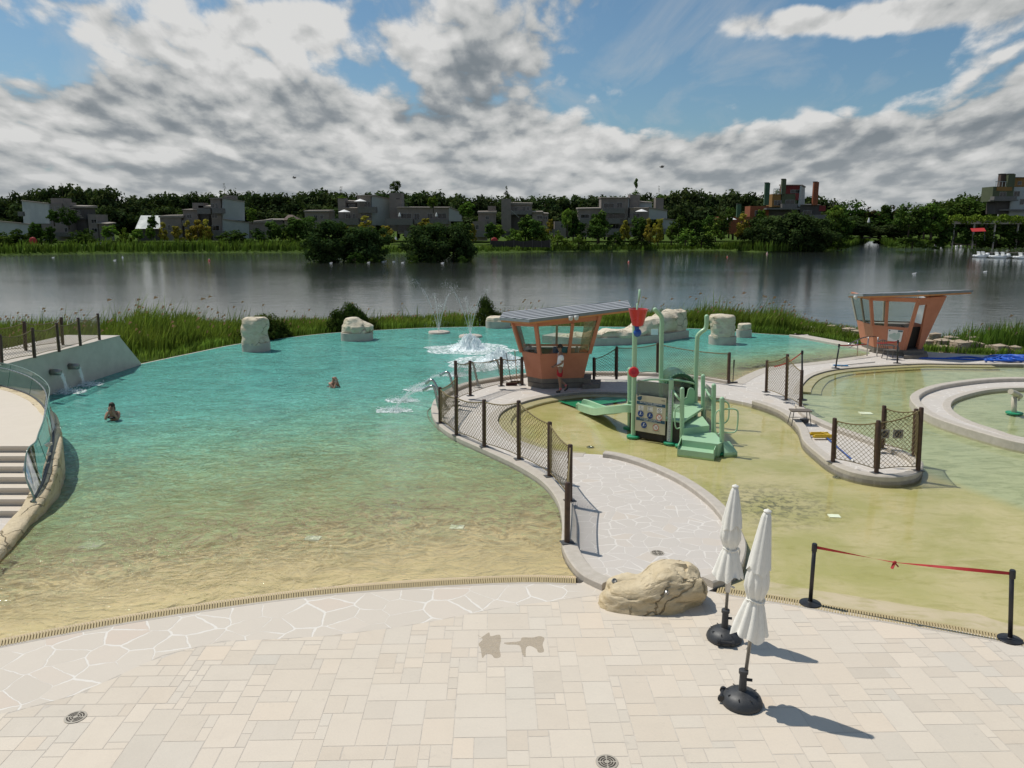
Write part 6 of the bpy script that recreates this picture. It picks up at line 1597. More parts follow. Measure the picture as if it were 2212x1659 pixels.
# blue hoses
M_hose = mat('blue_hose', (.012, .10, .50), (.01, .07, .40), 6, .45)
r = random.Random(3)
for k in range(8):
    pts = []
    cx, cy = 2150+k*9, 772+(k % 3)*2; rx, ry = 30+r.uniform(-6, 25), 3.2+r.uniform(0, 1.6)
    for i in range(26):
        a = i*.55+k; pts.append(G(cx+rx*math.cos(a)*(1+.2*math.sin(i*.7+k))+i*.6, cy+ry*math.sin(a)*(1+.15*math.sin(i)), .04+.03*(k % 4)+.012*math.sin(i*1.7)))
    if k == 0: pts = [G(1960, 773.5, .03), G(2010, 774, .03), G(2060, 775, .04), G(2100, 777, .04)]+pts[4:]
    if k == 1: pts = [G(2045, 774, .03), G(2090, 771, .04), G(2120, 774, .04)]+pts[4:]
    mb = MB(); mb.tube(spline(pts, 4), .042, 7)
    tag(mb.build('pool_hose', M_hose, smooth=True), 'blue pool hose lying tangled in the heap at the right edge', 'hose', 'heap of blue pool hoses')
# water cannon of the small pool
def cannon():
    b = G(2191, 893, WZ2); t = V(2191, 858, b.y); M_b = mat('beige_paint', (.55, .50, .38), (.48, .43, .33), 4, .4)
    root = thing('water_cannon', 'beige water cannon on a post in the small round pool', 'water cannon', b)
    m = MB(); m.tube([b-Vv((0, 0, .2)), t], .085, 14); o = m.build('post', M_b, root, smooth=True)
    f = MB(); f.lathe(b, [(.26, .0), (.26, .04), (.1, .05)], 20); f.build('foot', M_foot, root)
    m = MB(); m.tube([V(2183, 846, b.y-.25), V(2195, 851, b.y), V(2203, 856, b.y+.15)], [.09, .10, .10], 12); m.build('barrel', M_b, root, auto=45)
    m = MB(); m.tube([V(2191, 858, b.y), V(2193, 851, b.y)], .06, 10); m.tube([V(2200, 852, b.y)+Vv((0, -.05, 0)), V(2203, 860, b.y), V(2200, 866, b.y)], .03, 8); m.build('mount', M_b, root)
cannon()
# ------------------------------------------------------------------ foliage
def leafmat(name, c1, c2, rand=.18, scale=.5, tr=.25):
    m, t = newmat(name); MATS[name] = m
    g = t.n('ShaderNodeNewGeometry'); oi = t.n('ShaderNodeObjectInfo').outputs['Random']
    n = t.noise(t.n('ShaderNodeTexCoord').outputs['Object'], scale, 3, .6)
    c = t.mix(t.mapr(n, .35, .65, 0, 1), c1, c2)
    c = t.n('ShaderNodeHueSaturation', Color=c, Hue=t.mapr(oi, 0, 1, .485, .515), Value=t.mapr(t.n('ShaderNodeMath', _operation='FRACT', i0=t.math('MULTIPLY', oi, 7.3)).outputs[0], 0, 1, 1-rand, 1+rand)).outputs[0]
    c = t.mix(1.0, c, t.n('ShaderNodeAttribute', _attribute_name='tint').outputs['Color'], 'MULTIPLY')
    d = t.n('ShaderNodeBsdfDiffuse', Color=c); tl = t.n('ShaderNodeBsdfTranslucent', Color=t.mix(1.0, c, (1.0, 1.15, .55), 'MULTIPLY'))
    o = t.n('ShaderNodeMixShader', i0=tr, i1=d.outputs[0], i2=tl.outputs[0]); t.n('ShaderNodeOutputMaterial', Surface=o.outputs[0]); return m
L_dark = leafmat('leaf_dark', (.036, .055, .024), (.058, .082, .032), .2, 2.5)
L_mid = leafmat('leaf_mid', (.042, .08, .02), (.07, .115, .028), .25, 2.5)
L_light = leafmat('leaf_light', (.095, .165, .032), (.14, .21, .04), .2, 2.5)
L_yellow = leafmat('leaf_yellow', (.30, .25, .045), (.22, .21, .04), .2, 2.5)
L_brown = leafmat('leaf_brown', (.055, .052, .024), (.072, .056, .026), .2, 2.5)
L_willow = leafmat('leaf_willow', (.034, .06, .022), (.06, .095, .034), .1, 2.0)
L_pine = leafmat('leaf_pine', (.034, .056, .014), (.058, .082, .018), .1, 3.0, .1)
M_bark = mat('bark', (.07, .055, .04), (.045, .036, .026), 4, .9)
def crown_mesh(name, m, shape, n, leaf, seed, clumps=26):
    r = random.Random(seed); mb = MB(); cl = []
    for _ in range(clumps*3):
        v = Vector((r.gauss(0, 1), r.gauss(0, 1), r.gauss(0, 1))).normalized()*r.uniform(.45, 1)
        p = shape(v, r)
        if p: cl.append(p)
        if len(cl) >= clumps: break
    for i in range(n):
        c, rad = cl[i % len(cl)]
        d = Vector((r.gauss(0, 1), r.gauss(0, 1), r.gauss(0, .8))).normalized()
        p = c+d*rad*(r.random()**.35)
        nrm = (d+Vector((r.gauss(0, .5), r.gauss(0, .5), r.gauss(0, .5)+.35))).normalized(); u = nrm.orthogonal().normalized(); u = Matrix.Rotation(r.uniform(0, 6.3), 3, nrm) @ u; w = nrm.cross(u); s = leaf*r.uniform(.6, 1.3)
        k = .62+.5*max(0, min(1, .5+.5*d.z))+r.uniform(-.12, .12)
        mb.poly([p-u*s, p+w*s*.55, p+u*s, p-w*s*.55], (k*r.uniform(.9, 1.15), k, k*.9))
    o = mb.build(name, m); COL.objects.unlink(o); return o
def sh_round(v, r): return (Vector((v.x*.42, v.y*.42, .56+v.z*.40)), r.uniform(.11, .19))
def sh_willow(v, r):
    z = .44+v.z*.46; return (Vector((v.x*.46, v.y*.46, max(z, .03))), r.uniform(.09, .16))
def sh_poplar(v, r): return (Vector((v.x*.26, v.y*.26, .54+v.z*.42)), r.uniform(.08, .13))
def sh_bamboo(v, r):
    z = abs(v.z); return (Vector((v.x*(.18+.24*z), v.y*(.18+.24*z), .1+z*.82)), r.uniform(.07, .12))
def sh_bush(v, r): return (Vector((v.x*.46, v.y*.46, .06+abs(v.z)*.8)), r.uniform(.10, .18))
def sh_pine(v, r): return (Vector((v.x*.36, v.y*.36, .14+abs(v.z)*.62)), r.uniform(.15, .23))
def sh_conifer(v, r):
    z = abs(v.z)*.9; k = .40*(1-z)+.03; return (Vector((v.x*k, v.y*k, .06+z)), .05+.09*(1-z))
KIND = {}
FIT = dict(round=(1.06, 1.2), green=(1.06, 1.2), poplar=(1.06, 1.7), tall=(1.06, 1.6), bamboo=(1.06, 1.5), bush=(1.1, 1.15), lightbush=(1.1, 1.15), brown=(1.06, 1.7), willow=(1.12, 1.14), conifer=(1.05, 1.3), pine=(1.05, 1.1), sapling=(1, 1))
def kinds(key, label_cat, m, shape, n, leaf, var=3, trunk=True, tz=.5, clumps=26):
    KIND[key] = []
    for s in range(var):
        cr = crown_mesh('crown', m, shape, n, leaf, hash(key) % 97+s*13 if False else len(key)*7+s*13+ord(key[0]), clumps)
        tb = MB(); r = random.Random(s)
        tb.tube([(0, 0, -.05), (.01, 0, tz*.5), (0, .01, tz), (.01, 0, tz*1.5)], [.028, .022, .016, .006], 6)
        for q in range(4): a = q*1.6+s; tb.tube([(0, 0, tz*.6+.05*q), (.16*math.cos(a), .16*math.sin(a), tz*.95+.06*q)], [.013, .005], 4)
        to = tb.build('trunk', M_bark, smooth=True); COL.objects.unlink(to); KIND[key].append((cr.data, to.data))
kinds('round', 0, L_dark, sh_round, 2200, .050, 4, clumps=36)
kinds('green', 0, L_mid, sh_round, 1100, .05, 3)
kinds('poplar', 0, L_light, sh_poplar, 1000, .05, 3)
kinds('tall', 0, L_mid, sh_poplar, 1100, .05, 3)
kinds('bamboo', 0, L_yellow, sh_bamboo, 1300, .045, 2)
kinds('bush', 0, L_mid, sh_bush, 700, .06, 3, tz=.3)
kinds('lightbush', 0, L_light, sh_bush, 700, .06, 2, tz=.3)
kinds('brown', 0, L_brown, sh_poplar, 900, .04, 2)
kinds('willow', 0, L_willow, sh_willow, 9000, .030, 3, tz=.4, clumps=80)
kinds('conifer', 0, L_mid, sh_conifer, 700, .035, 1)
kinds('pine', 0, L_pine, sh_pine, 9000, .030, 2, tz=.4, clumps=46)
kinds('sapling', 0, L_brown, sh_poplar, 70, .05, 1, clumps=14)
def tree(kind, name, label, cat, group, base, h, w, rz=None, var=None):
    vs = KIND[kind]; cd, td = vs[rnd.randrange(len(vs)) if var is None else var % len(vs)]
    root = thing(name, label, cat, base, group); root.rotation_euler = (0, 0, U(0, 6.28) if rz is None else rz); root.scale = (w, w, h)
    for nm, d in (('crown', cd), ('trunk', td)):
        o = bpy.data.objects.new(nm, d); COL.objects.link(o); o.parent = root
    return root
def pxtree(kind, name, label, cat, group, px, ytop, ybase, Y, wpx, **k):
    b = V(px, ybase, Y); t = V(px, ytop, Y); return tree(kind, name, label, cat, group, b, (t.z-b.z)*FIT[kind][0], wpx/FOC*Y/CP*FIT[kind][1], **k)

# near bank: pine bushes, reeds, stones
def bank_pt(px, k):
    i = [a[0] for a in BPX]
    return None
for px, yt, w, lab, kd in ((566, 664, 92, 'dark pine bush behind the first tall rock pillar', 0), (764, 640, 60, 'tall dark pine bush behind the pointed rock', 1), (733, 664, 56, 'lower dark pine bush left of the tall one behind the pointed rock', 0), (792, 676, 56, 'low dark pine bush right of the pointed rock', 1), (1050, 636, 46, 'dark pine bush behind the low rock beside the hut roof', 1), (1064, 664, 50, 'lower dark pine bush at the left end of the striped hut roof', 0), (602, 692, 60, 'low dark pine bush right of the first tall rock pillar', 1)):
    ed = interp([(p.x/p.y, p.y) for p in INF_EDGE], (px-W2)/FOC/CP); Y = ed+1.2; b = V(px, 700, Y); b.z = -.35; t = V(px, yt, Y)
    tree('pine', 'pine_bush', lab, 'bush', 'dark pine bushes behind the infinity edge', b, (t.z-b.z)*1.08, w/FOC*Y*1.12)
def heights(px):
    return interp([(-900, 1.3), (60, 1.3), (230, 1.4), (300, 1.9), (400, 1.7), (450, 1.1), (560, .85), (700, .72), (1000, .72), (1110, .85), (1300, .85), (1480, 1.0), (1540, 1.4), (1660, 1.35), (1740, .8), (1880, .6), (1930, .3), (2010, .5), (2060, 1.2), (2212, 1.5), (2700, 1.5)], px)
L_reed = leafmat('leaf_reed', (.15, .24, .05), (.21, .275, .065), 0, .35, .35)
def reeds(name, label, N, width, fh, near, far, seed, xr, klo=.0, khi=1.0, plume=.05, bright=1.0, lean=.35, z_off=0, kpow=1.0):
    r = random.Random(seed); mb = MB(); n = len(near)
    cum = [0]
    for a, b in zip(near, near[1:]): cum.append(cum[-1]+(b-a).length)
    cnt = 0; tries = 0
    while cnt < N and tries < N*6:
        tries += 1
        s = r.uniform(0, cum[-1]); i = max(j for j in range(n) if cum[j] <= s); i = min(i, n-2); t = (s-cum[i])/(cum[i+1]-cum[i])
        k = klo+(khi-klo)*r.random()**kpow; p = near[i].lerp(near[i+1], t).lerp(far[i].lerp(far[i+1], t), k)
        d = p-Vector((0, 0, CAMH)); px = W2+FOC*p.x/(p.y*CP+(CAMH-p.z)*SP)
        if not xr[0] < px < xr[1]: continue
        cl = noise.noise((p.x*.35, p.y*.35, seed)); h = fh(px)*(.55+.5*r.random()+.55*cl)
        if h < .12: continue
        cnt += 1
        p = Vector((p.x, p.y, p.z+z_off)); a = r.uniform(0, 3.14); w = width*r.uniform(.6, 1.3); bx = Vector((math.cos(a), math.sin(a)*.5, 0))*w
        ln = Vector((lean*h*r.uniform(.1, 1.0)+r.gauss(0, .16*h), r.gauss(0, .14*h), 0))
        m1 = p+Vector((0, 0, h*.55))+ln*.3; tp = p+Vector((0, 0, h*(1-.12*abs(ln.x)/h)))+ln
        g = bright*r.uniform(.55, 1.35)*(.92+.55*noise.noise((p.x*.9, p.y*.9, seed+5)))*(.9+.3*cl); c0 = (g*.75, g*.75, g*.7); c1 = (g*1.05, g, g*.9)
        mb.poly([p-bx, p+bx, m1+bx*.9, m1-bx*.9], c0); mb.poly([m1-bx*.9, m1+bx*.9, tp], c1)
        if r.random() < plume:
            q = tp; mb.poly([q-bx*.8, q+bx*.8, q+Vector((.10*h+.03, 0, .10)), q+Vector((.05, 0, .16))], (2.3, .95, 3.2))
    o = mb.build(name, L_reed); o['kind'] = 'stuff'; o['label'] = label; return o
nearR = spline([p+Vector((0, 0, .0)) for p in BANKN], 3); farR = spline(BANKF, 3)
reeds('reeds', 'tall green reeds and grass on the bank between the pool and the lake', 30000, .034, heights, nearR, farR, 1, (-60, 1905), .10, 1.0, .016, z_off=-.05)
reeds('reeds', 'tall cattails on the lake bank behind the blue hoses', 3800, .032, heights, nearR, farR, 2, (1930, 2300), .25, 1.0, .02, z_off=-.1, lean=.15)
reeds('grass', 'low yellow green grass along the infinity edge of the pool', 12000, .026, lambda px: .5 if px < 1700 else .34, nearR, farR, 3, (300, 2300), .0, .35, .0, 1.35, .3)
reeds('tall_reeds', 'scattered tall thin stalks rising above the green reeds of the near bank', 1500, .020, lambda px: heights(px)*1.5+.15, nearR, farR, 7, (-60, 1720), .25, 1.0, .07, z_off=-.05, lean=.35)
M_shore = rock_material('shore_stone', (.44, .37, .28), (.36, .26, .17), (.30, .20, .12), (.12, .09, .06))
r = random.Random(8)
for px, py, w, h in ((1745, 713, 28, 16), (1795, 708, 20, 12), (1832, 716, 26, 16), (1850, 722, 22, 18), (1884, 727, 26, 14), (1762, 720, 18, 10), (1910, 733, 20, 12), (2004, 742, 24, 16), (2018, 728, 26, 18), (2034, 742, 30, 20), (2052, 733, 26, 14), (2070, 748, 34, 26), (2092, 745, 26, 18), (2114, 747, 22, 14), (2136, 751, 20, 12), (2158, 755, 34, 22), (2190, 757, 30, 20), (2040, 752, 22, 12), (2105, 733, 20, 12)):
    c = G(px, py+h*.5, -.3); Y = c.y; rx = w/2/FOC*Y*1.15; hh = h/FOC*Y*1.1
    m = rock('shore_stone', c, rx, rx*.8, hh, px, n=14, k=8, rough=.35, low=-.15); o = m.build('shore_stone', M_shore, auto=30)
    side = 'left of the farther hut' if px < 1930 else 'behind the blue hoses'
    tag(o, 'rough brown stone on the lake bank '+side, 'rock', 'stones on the lake bank '+side)

# ------------------------------------------------------------------ far bank
shoreN = spline(SHORE, 3)[1:]; shoreF = [Vector((p.x*1.03, p.y*1.03+2, LZ+.6)) for p in shoreN]
def fh2(px): return interp([(-500, 2.6), (0, 2.5), (300, 3.1), (670, 3.0), (760, 1.6), (1080, 1.2), (1180, 1.6), (1400, 1.5), (1560, 1.8), (1640, 3.0), (1795, 2.4), (1862, 2.2), (1880, .2), (1900, .3), (1906, 2.2), (2000, 2.4), (2212, 2.4), (3000, 2.4)], px)
reeds('shore_reeds', 'long belt of green reeds along the far shore of the lake', 15000, .22, fh2, shoreN, shoreF, 5, (-150, 2350), .0, 1.0, .0, .80, .12, z_off=.2, kpow=.6)

M_taupe = mat('taupe_wall', (.21, .18, .155), (.175, .15, .13), .5, .8)
M_palewall = mat('pale_metal_wall', (.34, .37, .355), (.30, .33, .32), .4, .6)
M_dkwall = mat('dark_wall', (.075, .068, .062), (.06, .055, .05), .5, .8)
M_rooft = mat('taupe_roof', (.26, .225, .185), (.22, .19, .155), .5, .8)
M_bal = mat('balcony_panel', (.145, .14, .13), (.12, .115, .105), 2, .7)
M_win = mat('window_dark', (.012, .013, .014), (.02, .022, .024), 1, .12)
M_frame = mat('window_frame', (.30, .29, .27), None, 3, .6)
M_ora = mat('orange_wall', (.24, .075, .028), (.21, .062, .025), .5, .8)
M_ochre = mat('ochre_wall', (.24, .135, .035), (.21, .115, .03), .5, .8)
M_olive = mat('olive_wall', (.085, .10, .05), (.07, .085, .042), .5, .8)
M_redw = mat('red_wall', (.19, .028, .024), (.165, .022, .02), .5, .8)
M_greenw = mat('green_wall', (.045, .10, .055), (.038, .085, .045), .5, .8)
M_brick = mat('brown_brick', (.10, .065, .05), (.08, .052, .04), 2, .8)
class House:
    def __init__(s, label, Y, px, name='lakeside_house', cat='house', group='stacked houses across the lake'):
        s.Y = Y; b = V(px, 520, Y); b.z = -.2; s.root = thing(name, label, cat, b, group)
    def blk(s, x0, y0, x1, y1, m, nm='wall', dy=0, dep=7, win=(), roof=None):
        a, b = V(x0, y0, s.Y+dy), V(x1, y1, s.Y+dy); mb = MB()
        mb.box(((a.x+b.x)/2, s.Y+dy+dep/2, (a.z+b.z)/2), (b.x-a.x, dep, a.z-b.z)); o = mb.build(nm, m, s.root)
        if roof: 
            q = MB(); t0, t1 = V(x0-1.5, y0-roof[0], s.Y+dy), V(x1+1.5, y0-roof[1], s.Y+dy)
            q.hexa([Vector((t0.x, s.Y+dy-.5, a.z-.0)), Vector((t1.x, s.Y+dy-.5, a.z-.0)), Vector((t1.x, s.Y+dy+dep+.4, a.z+.15)), Vector((t0.x, s.Y+dy+dep+.4, a.z+.15))], [Vector((t0.x, s.Y+dy-.5, t0.z)), Vector((t1.x, s.Y+dy-.5, t1.z)), Vector((t1.x, s.Y+dy+dep+.4, t1.z+.35)), Vector((t0.x, s.Y+dy+dep+.4, t0.z+.35))]); q.build('roof', M_rooft, s.root)
        for w in win: s.win(*w, dy)
        return o
    def win(s, x0, y0, x1, y1, dy=0):
        a, b = V(x0, y0, s.Y+dy), V(x1, y1, s.Y+dy); mb = MB(); w, h = b.x-a.x, a.z-b.z; c = Vector(((a.x+b.x)/2, s.Y+dy-.01, (a.z+b.z)/2)); t = .10
        mb.box(c+Vector((0, 0, h/2)), (w+t, .12, t)); mb.box(c-Vector((0, 0, h/2)), (w+t, .12, t)); mb.box(c-Vector((w/2, 0, 0)), (t, .11, h-t)); mb.box(c+Vector((w/2, 0, 0)), (t, .11, h-t)); mb.box(c, (t*.7, .09, h-t))
        o = mb.build('window', M_frame, s.root); p = MB(); p.box(c+Vector((0, .0, 0)), (w-t, .06, h-t)); p.build('pane', M_win, o)
    def side(s, pts, m, nm='end_wall', dys=(0, 6, 6, 0)):
        q = [V(x, y, s.Y+d) for (x, y), d in zip(pts, dys)]; mb = MB(); n = (q[1]-q[0]).cross(q[2]-q[0]).normalized()
        if n.y < 0: n = -n
        mb.slab(q, n, .5); mb.build(nm, m, s.root)
        t0, t1 = q[0], q[1]; e = MB(); e.bar(t0+Vector((0, -.15, .12)), t1+Vector((0, -.15, .12)), .5, .28); e.build('roof_edge', M_rooft, s.root)
    def bal(s, x0, y0, x1, y1, dy=-2.2, m=None):
        a, b = V(x0, y0, s.Y+dy), V(x1, y1, s.Y+dy); w, h = b.x-a.x, a.z-b.z; mb = MB(); c = Vector(((a.x+b.x)/2, s.Y+dy, (a.z+b.z)/2)); D = -dy
        mb.box(c, (w, .12, h)); mb.box(c+Vector((-w/2+.06, D/2+.06, 0)), (.12, D, h-.02)); mb.box(c+Vector((w/2-.06, D/2+.06, 0)), (.12, D, h-.02)); mb.box(c+Vector((0, D/2, -h/2+.1)), (w-.26, D-.1, .18)); mb.build('balcony', m or M_bal, s.root)
    def slab(s, x0, y0, x1, y1, m, nm, dy=-.5, dep=4): s.blk(x0, y0, x1, y1, m, nm, dy, dep)
    def chim(s, x0, y0, x1, y1, m, dy=-.6):
        s.blk(x0, y0, x1, y1, m, 'chimney', dy, (x1-x0)/FOC*s.Y); s.blk(x0-.6, y0-1.2, x1+.6, y0, M_dkwall, 'chimney_cap', dy-.05, (x1-x0)/FOC*s.Y*1.1)
def roof_tree(kind, label, px, y0, y1, Y, w): return pxtree(kind, 'roof_tree', label, 'tree', 'small trees planted on the house towers', px, y0, y1, Y, w)
h = House('grey stacked house at the far left with a tall windowless pale end wall', 245, 110)
h.side([(47, 434), (105, 440.5), (107, 483), (51, 483)], M_palewall, dys=(7, 0, 0, 7)); h.blk(105, 440, 137, 484, M_taupe, dy=.3, win=((109, 446, 113, 455), (117, 447, 120, 457), (123.5, 446, 128, 456)))
h.blk(109, 428, 136, 440, M_taupe, 'tower', 1.5, 5); h.blk(136, 437, 150.5, 484, M_taupe, 'wall', 1, 5); h.blk(150, 449, 186, 474, M_dkwall, 'upper_wall', 3, 6, roof=(4.5, 3.5), win=((166, 455, 173, 462),))
h.blk(150, 470, 189, 507, M_dkwall, 'lower_wall', 4, 5); h.blk(189, 463, 213, 520, M_taupe, 'right_wall', .5, 7, win=((197, 474, 209, 482), (198, 493, 211, 501)))
h.blk(89, 484, 149, 520, M_taupe, 'ground_wall', -1, 5, win=((139, 492, 146.5, 501),)); h.bal(120, 502, 176, 511, -3); h.blk(212.5, 484, 231, 520, M_taupe, 'annex_wall', 1, 5, roof=(3, 1)); h.bal(38, 457, 50, 467, -1)
h.side([(-30, 476), (66, 485), (66, 520), (-30, 520)], M_palewall, 'low_end_wall', dys=(2, -2, -2, 2))
for k in range(7): p, q = V(152+k*3.6, 449+k*3.4, 243), V(152+(k+1)*3.6, 449+k*3.4, 243); mb = MB(); mb.box((p+q)/2, (q.x-p.x, 1.6, .22)); mb.build('stair_step', M_rooft, h.root)
roof_tree('sapling', 'thin bare tree on top of the far left house', 136, 391, 428, 247, 8)
h = House('grey stacked house with two pale end walls behind yellow bamboo, second from the left', 245, 440)
q = MB(); q.slab([V(304, 466, 250), V(346, 466, 250), V(346, 494, 244), V(292, 494, 244)], (0, 1, .3), .3); q.build('pitched_roof', M_palewall, h.root)
h.blk(296, 494.3, 345, 520, M_dkwall, 'barn_wall', 1, 5); h.blk(345, 470, 395, 520, M_taupe, dy=.2, roof=(4, 5), win=((362, 486, 369, 497),)); h.blk(395, 454, 431, 520, M_taupe, 'mid_wall', .8, 6, roof=(1.5, 1.5), win=((404, 463, 414, 472),))
h.blk(415, 438, 440, 452, M_taupe, 'tower', 1.5, 4); h.blk(431, 449, 455, 520, M_dkwall, 'recess_wall', 2, 4, roof=(5, 3.5)); h.bal(425, 450, 455, 462, -1.5); h.blk(454, 429.5, 482, 520, M_taupe, 'front_wall', 0, 7, roof=(2, 3), win=((456, 440, 463, 449), (465.5, 439, 471, 451), (457, 462, 470, 471), (458, 487, 474, 498)))
h.side([(482, 428.5), (528, 436), (529, 477), (482, 474)], M_palewall, 'upper_end_wall'); h.side([(482, 474.5), (538, 482), (539, 516), (482, 514)], M_palewall, 'lower_end_wall', dys=(-.6, 5, 5, -.6)); h.bal(458, 450, 482, 461, -2); h.bal(460, 499, 484, 512, -2)
h.blk(480, 422, 504, 430, M_taupe, 'planter_tower', 3, 4); h.blk(538, 481, 575, 516, M_taupe, 'annex_wall', 5, 6, roof=(2, 6)); h.bal(393, 476, 432, 487, -2)
roof_tree('sapling', 'thin bare tree on the roof of the second house from the left', 486, 393, 423, 250, 10)
h = House('small taupe house with light flat roof left of the big tower house', 275, 690); h.blk(658, 458, 710, 495, M_taupe, roof=(3, 3.5), win=((678, 465, 686, 477), (692, 465, 699, 473))); h.side([(710, 457), (723, 458), (723, 478), (710, 479)], M_taupe)
h = House('low house with brown hipped roof beside the small taupe house', 275, 625); h.blk(614, 472, 638, 495, M_taupe, win=((622, 483, 628, 492),)); q = MB(); a, b = V(611, 475, 274), V(641, 475, 274); c_ = V(622, 464, 278); d_ = V(632, 464, 278); q.add([a, b, b+Vector((0, 8, 0)), a+Vector((0, 8, 0)), c_, d_], [(0, 1, 5, 4), (1, 2, 5), (2, 3, 4, 5), (3, 0, 4), (3, 2, 1, 0)]); q.build('roof', M_brick, h.root)
h.blk(576, 476, 613, 500, M_dkwall, 'side_wing', 1, 6, roof=(2, 2)); h.blk(575, 492, 622, 494, M_white, 'white_ledge', -1, 2)
h = House('large house with two towers, white parasols and a tree on the taller tower', 270, 830)
h.blk(729.5, 428, 748, 500, M_taupe, 'left_tower', .5, 5); h.blk(748, 438, 772, 500, M_dkwall, 'back_wall', 3, 5, roof=(4.5, 3.5), win=((753, 441, 766, 446),)); h.blk(743, 450, 775, 500, M_taupe, 'mid_wall', 0, 3, roof=(1, 1), win=((746, 462, 758, 472), (762, 462, 768, 472)))
h.blk(771, 424, 803, 500, M_taupe, 'front_wall', -.5, 8, roof=(2.5, 3), win=((787, 436, 800, 447), (780, 461, 803, 471))); h.side([(803, 423), (842, 430), (842, 488), (803, 486)], M_palewall); h.blk(841, 416.5, 869, 500, M_taupe, 'planter_tower', 2, 7)
for k in range(3): h.blk(856+k*2.6, 428, 857.6+k*2.6, 430.5, M_win, 'vent_hole', 1.9, .2)
h.bal(773, 447, 813, 460); h.bal(716, 472, 775, 486, -2.5); h.blk(858, 449, 970, 505, M_taupe, 'wing_wall', -1.5, 9, roof=(1.8, 1.2), win=((866, 461, 889, 472), (895, 461, 906, 475), (923, 461, 934, 472), (946, 461, 964, 472))); h.side([(970, 448), (999, 459), (999, 478), (970, 478)], M_palewall, 'wing_end_wall', dys=(-1.5, 4, 4, -1.5))
h.bal(832, 472, 892, 486, -3.5); h.bal(895, 474, 968, 484, -3); h.blk(860, 486, 892, 500, M_win, 'ground_opening', -1.8, .5); h.blk(1021, 478, 1052, 520, M_taupe, 'low_wing', -3, 6, win=((1028, 486, 1034, 495),)); h.bal(1030, 498, 1052, 512, -5.5); h.bal(873, 498, 886, 512, -4)
roof_tree('green', 'bushy green tree on the taller tower of the large house', 854.5, 391, 418, 274, 22); roof_tree('sapling', 'bare thin tree on the left tower of the large house', 737, 400, 429, 272, 13)
for px, py, Y, lab in ((778, 430, 267, 'open white parasol on the upper balcony of the large house'), (743.5, 453, 266, 'open white parasol on the left terrace of the large house'), (1386, 452, 262, 'open white parasol on the terrace of the grey house with dark balconies'), (1578, 469, 255, 'open white parasol among shrubs left of the colourful house')):
    t = V(px, py, Y); root = thing('terrace_parasol', lab, 'parasol', t-Vector((0, 0, 2.4)), 'white parasols at the far houses'); m = MB(); m.lathe(t, [(2.1, -.75), (1.4, -.45), (.6, -.15), (.05, .05)], 8); m.build('canopy', M_white, root); m = MB(); m.tube([t-Vector((0, 0, 2.4)), t], .06, 5); m.build('pole', M_plate, root)
for px, y0, y1, Y, lab in ((863.5, 459, 471, 266, 'closed white parasol on the wing balcony, left one'), (943, 459, 471, 266, 'closed white parasol on the wing balcony, right one'), (855, 511, 522, 240, 'closed white parasol on the lawn between the island bushes'), (1896-20, 470, 484, 262, 'closed white parasol by the colourful house'), (444, 482, 494, 241, 'closed white parasol on the bamboo house terrace')):
    b = V(px, y1, Y); t = V(px, y0, Y); root = thing('terrace_parasol', lab, 'parasol', b, 'closed white parasols at the far houses'); m = MB(); m.lathe(b, [(.10, .5), (.42, .55), (.3, (t.z-b.z)*.7), (.06, t.z-b.z)], 8); m.build('canopy', M_white, root); m = MB(); m.tube([b, b+Vector((0, 0, .7))], .05, 5); m.build('pole', M_plate, root)
h = House('grey house with a narrow tower carrying a pointed tree and an outside stair', 272, 1110)
h.blk(1083, 429.5, 1104, 500, M_taupe, 'planter_tower', -1, 5); h.blk(1104, 442, 1149, 464, M_taupe, 'upper_wall', 1, 7, roof=(4.5, 3.5), win=((1111, 447, 1118, 456), (1128.5, 447, 1135, 456), (1138, 447, 1143, 454))); h.blk(1104, 464, 1150, 500, M_dkwall, 'lower_wall', 2, 5); h.bal(1104, 455, 1149, 463, -1)
h.blk(1150, 459, 1172, 478, M_taupe, 'right_wall', 0, 5, roof=(2, 2), win=((1160, 466, 1172, 473),)); h.blk(1172, 462, 1184, 500, M_taupe, 'right_annex', 1, 5, roof=(2, 1), win=((1175, 467, 1182, 474),)); h.blk(1033, 461, 1071, 490, M_taupe, 'left_wall', 1, 6, roof=(4, 4.5), win=((1049, 467, 1056, 474),)); h.blk(1054, 445, 1071, 457, M_taupe, 'chimney_block', 4, 3); h.blk(1150, 478, 1185, 500, M_dkwall, 'ground_wall', 1.5, 4); h.blk(1083, 478, 1104, 512, M_dkwall, 'tower_base', -.8, 4)
for k in range(8): p, q = V(1104+k*2.2, 455+k*2.0, 268), V(1104+(k+1)*2.2, 455+k*2.0, 268); mb = MB(); mb.box((p+q)/2, (q.x-p.x, 1.5, .2)); mb.build('stair_step', M_frame, h.root)
roof_tree('conifer', 'pointed green tree on the narrow tower', 1093, 398, 430, 273, 15); roof_tree('sapling', 'thin bare tree on the chimney block left of the narrow tower', 1062, 418, 446, 277, 6)
h = House('large grey house with dark balconies and two planter towers, right of centre', 266, 1360)
h.blk(1299, 428, 1355, 512, M_taupe, 'front_wall', 0, 7, roof=(1.5, 1.5), win=((1304, 439, 1326, 449), (1333, 438, 1344, 449), (1306, 462, 1352, 472), (1308, 484, 1352, 494))); h.side([(1355, 428), (1361, 430), (1361, 470), (1355, 471)], M_palewall, dys=(0, 3, 3, 0)); h.blk(1361, 420, 1381.5, 450, M_taupe, 'planter_tower', 2, 5)
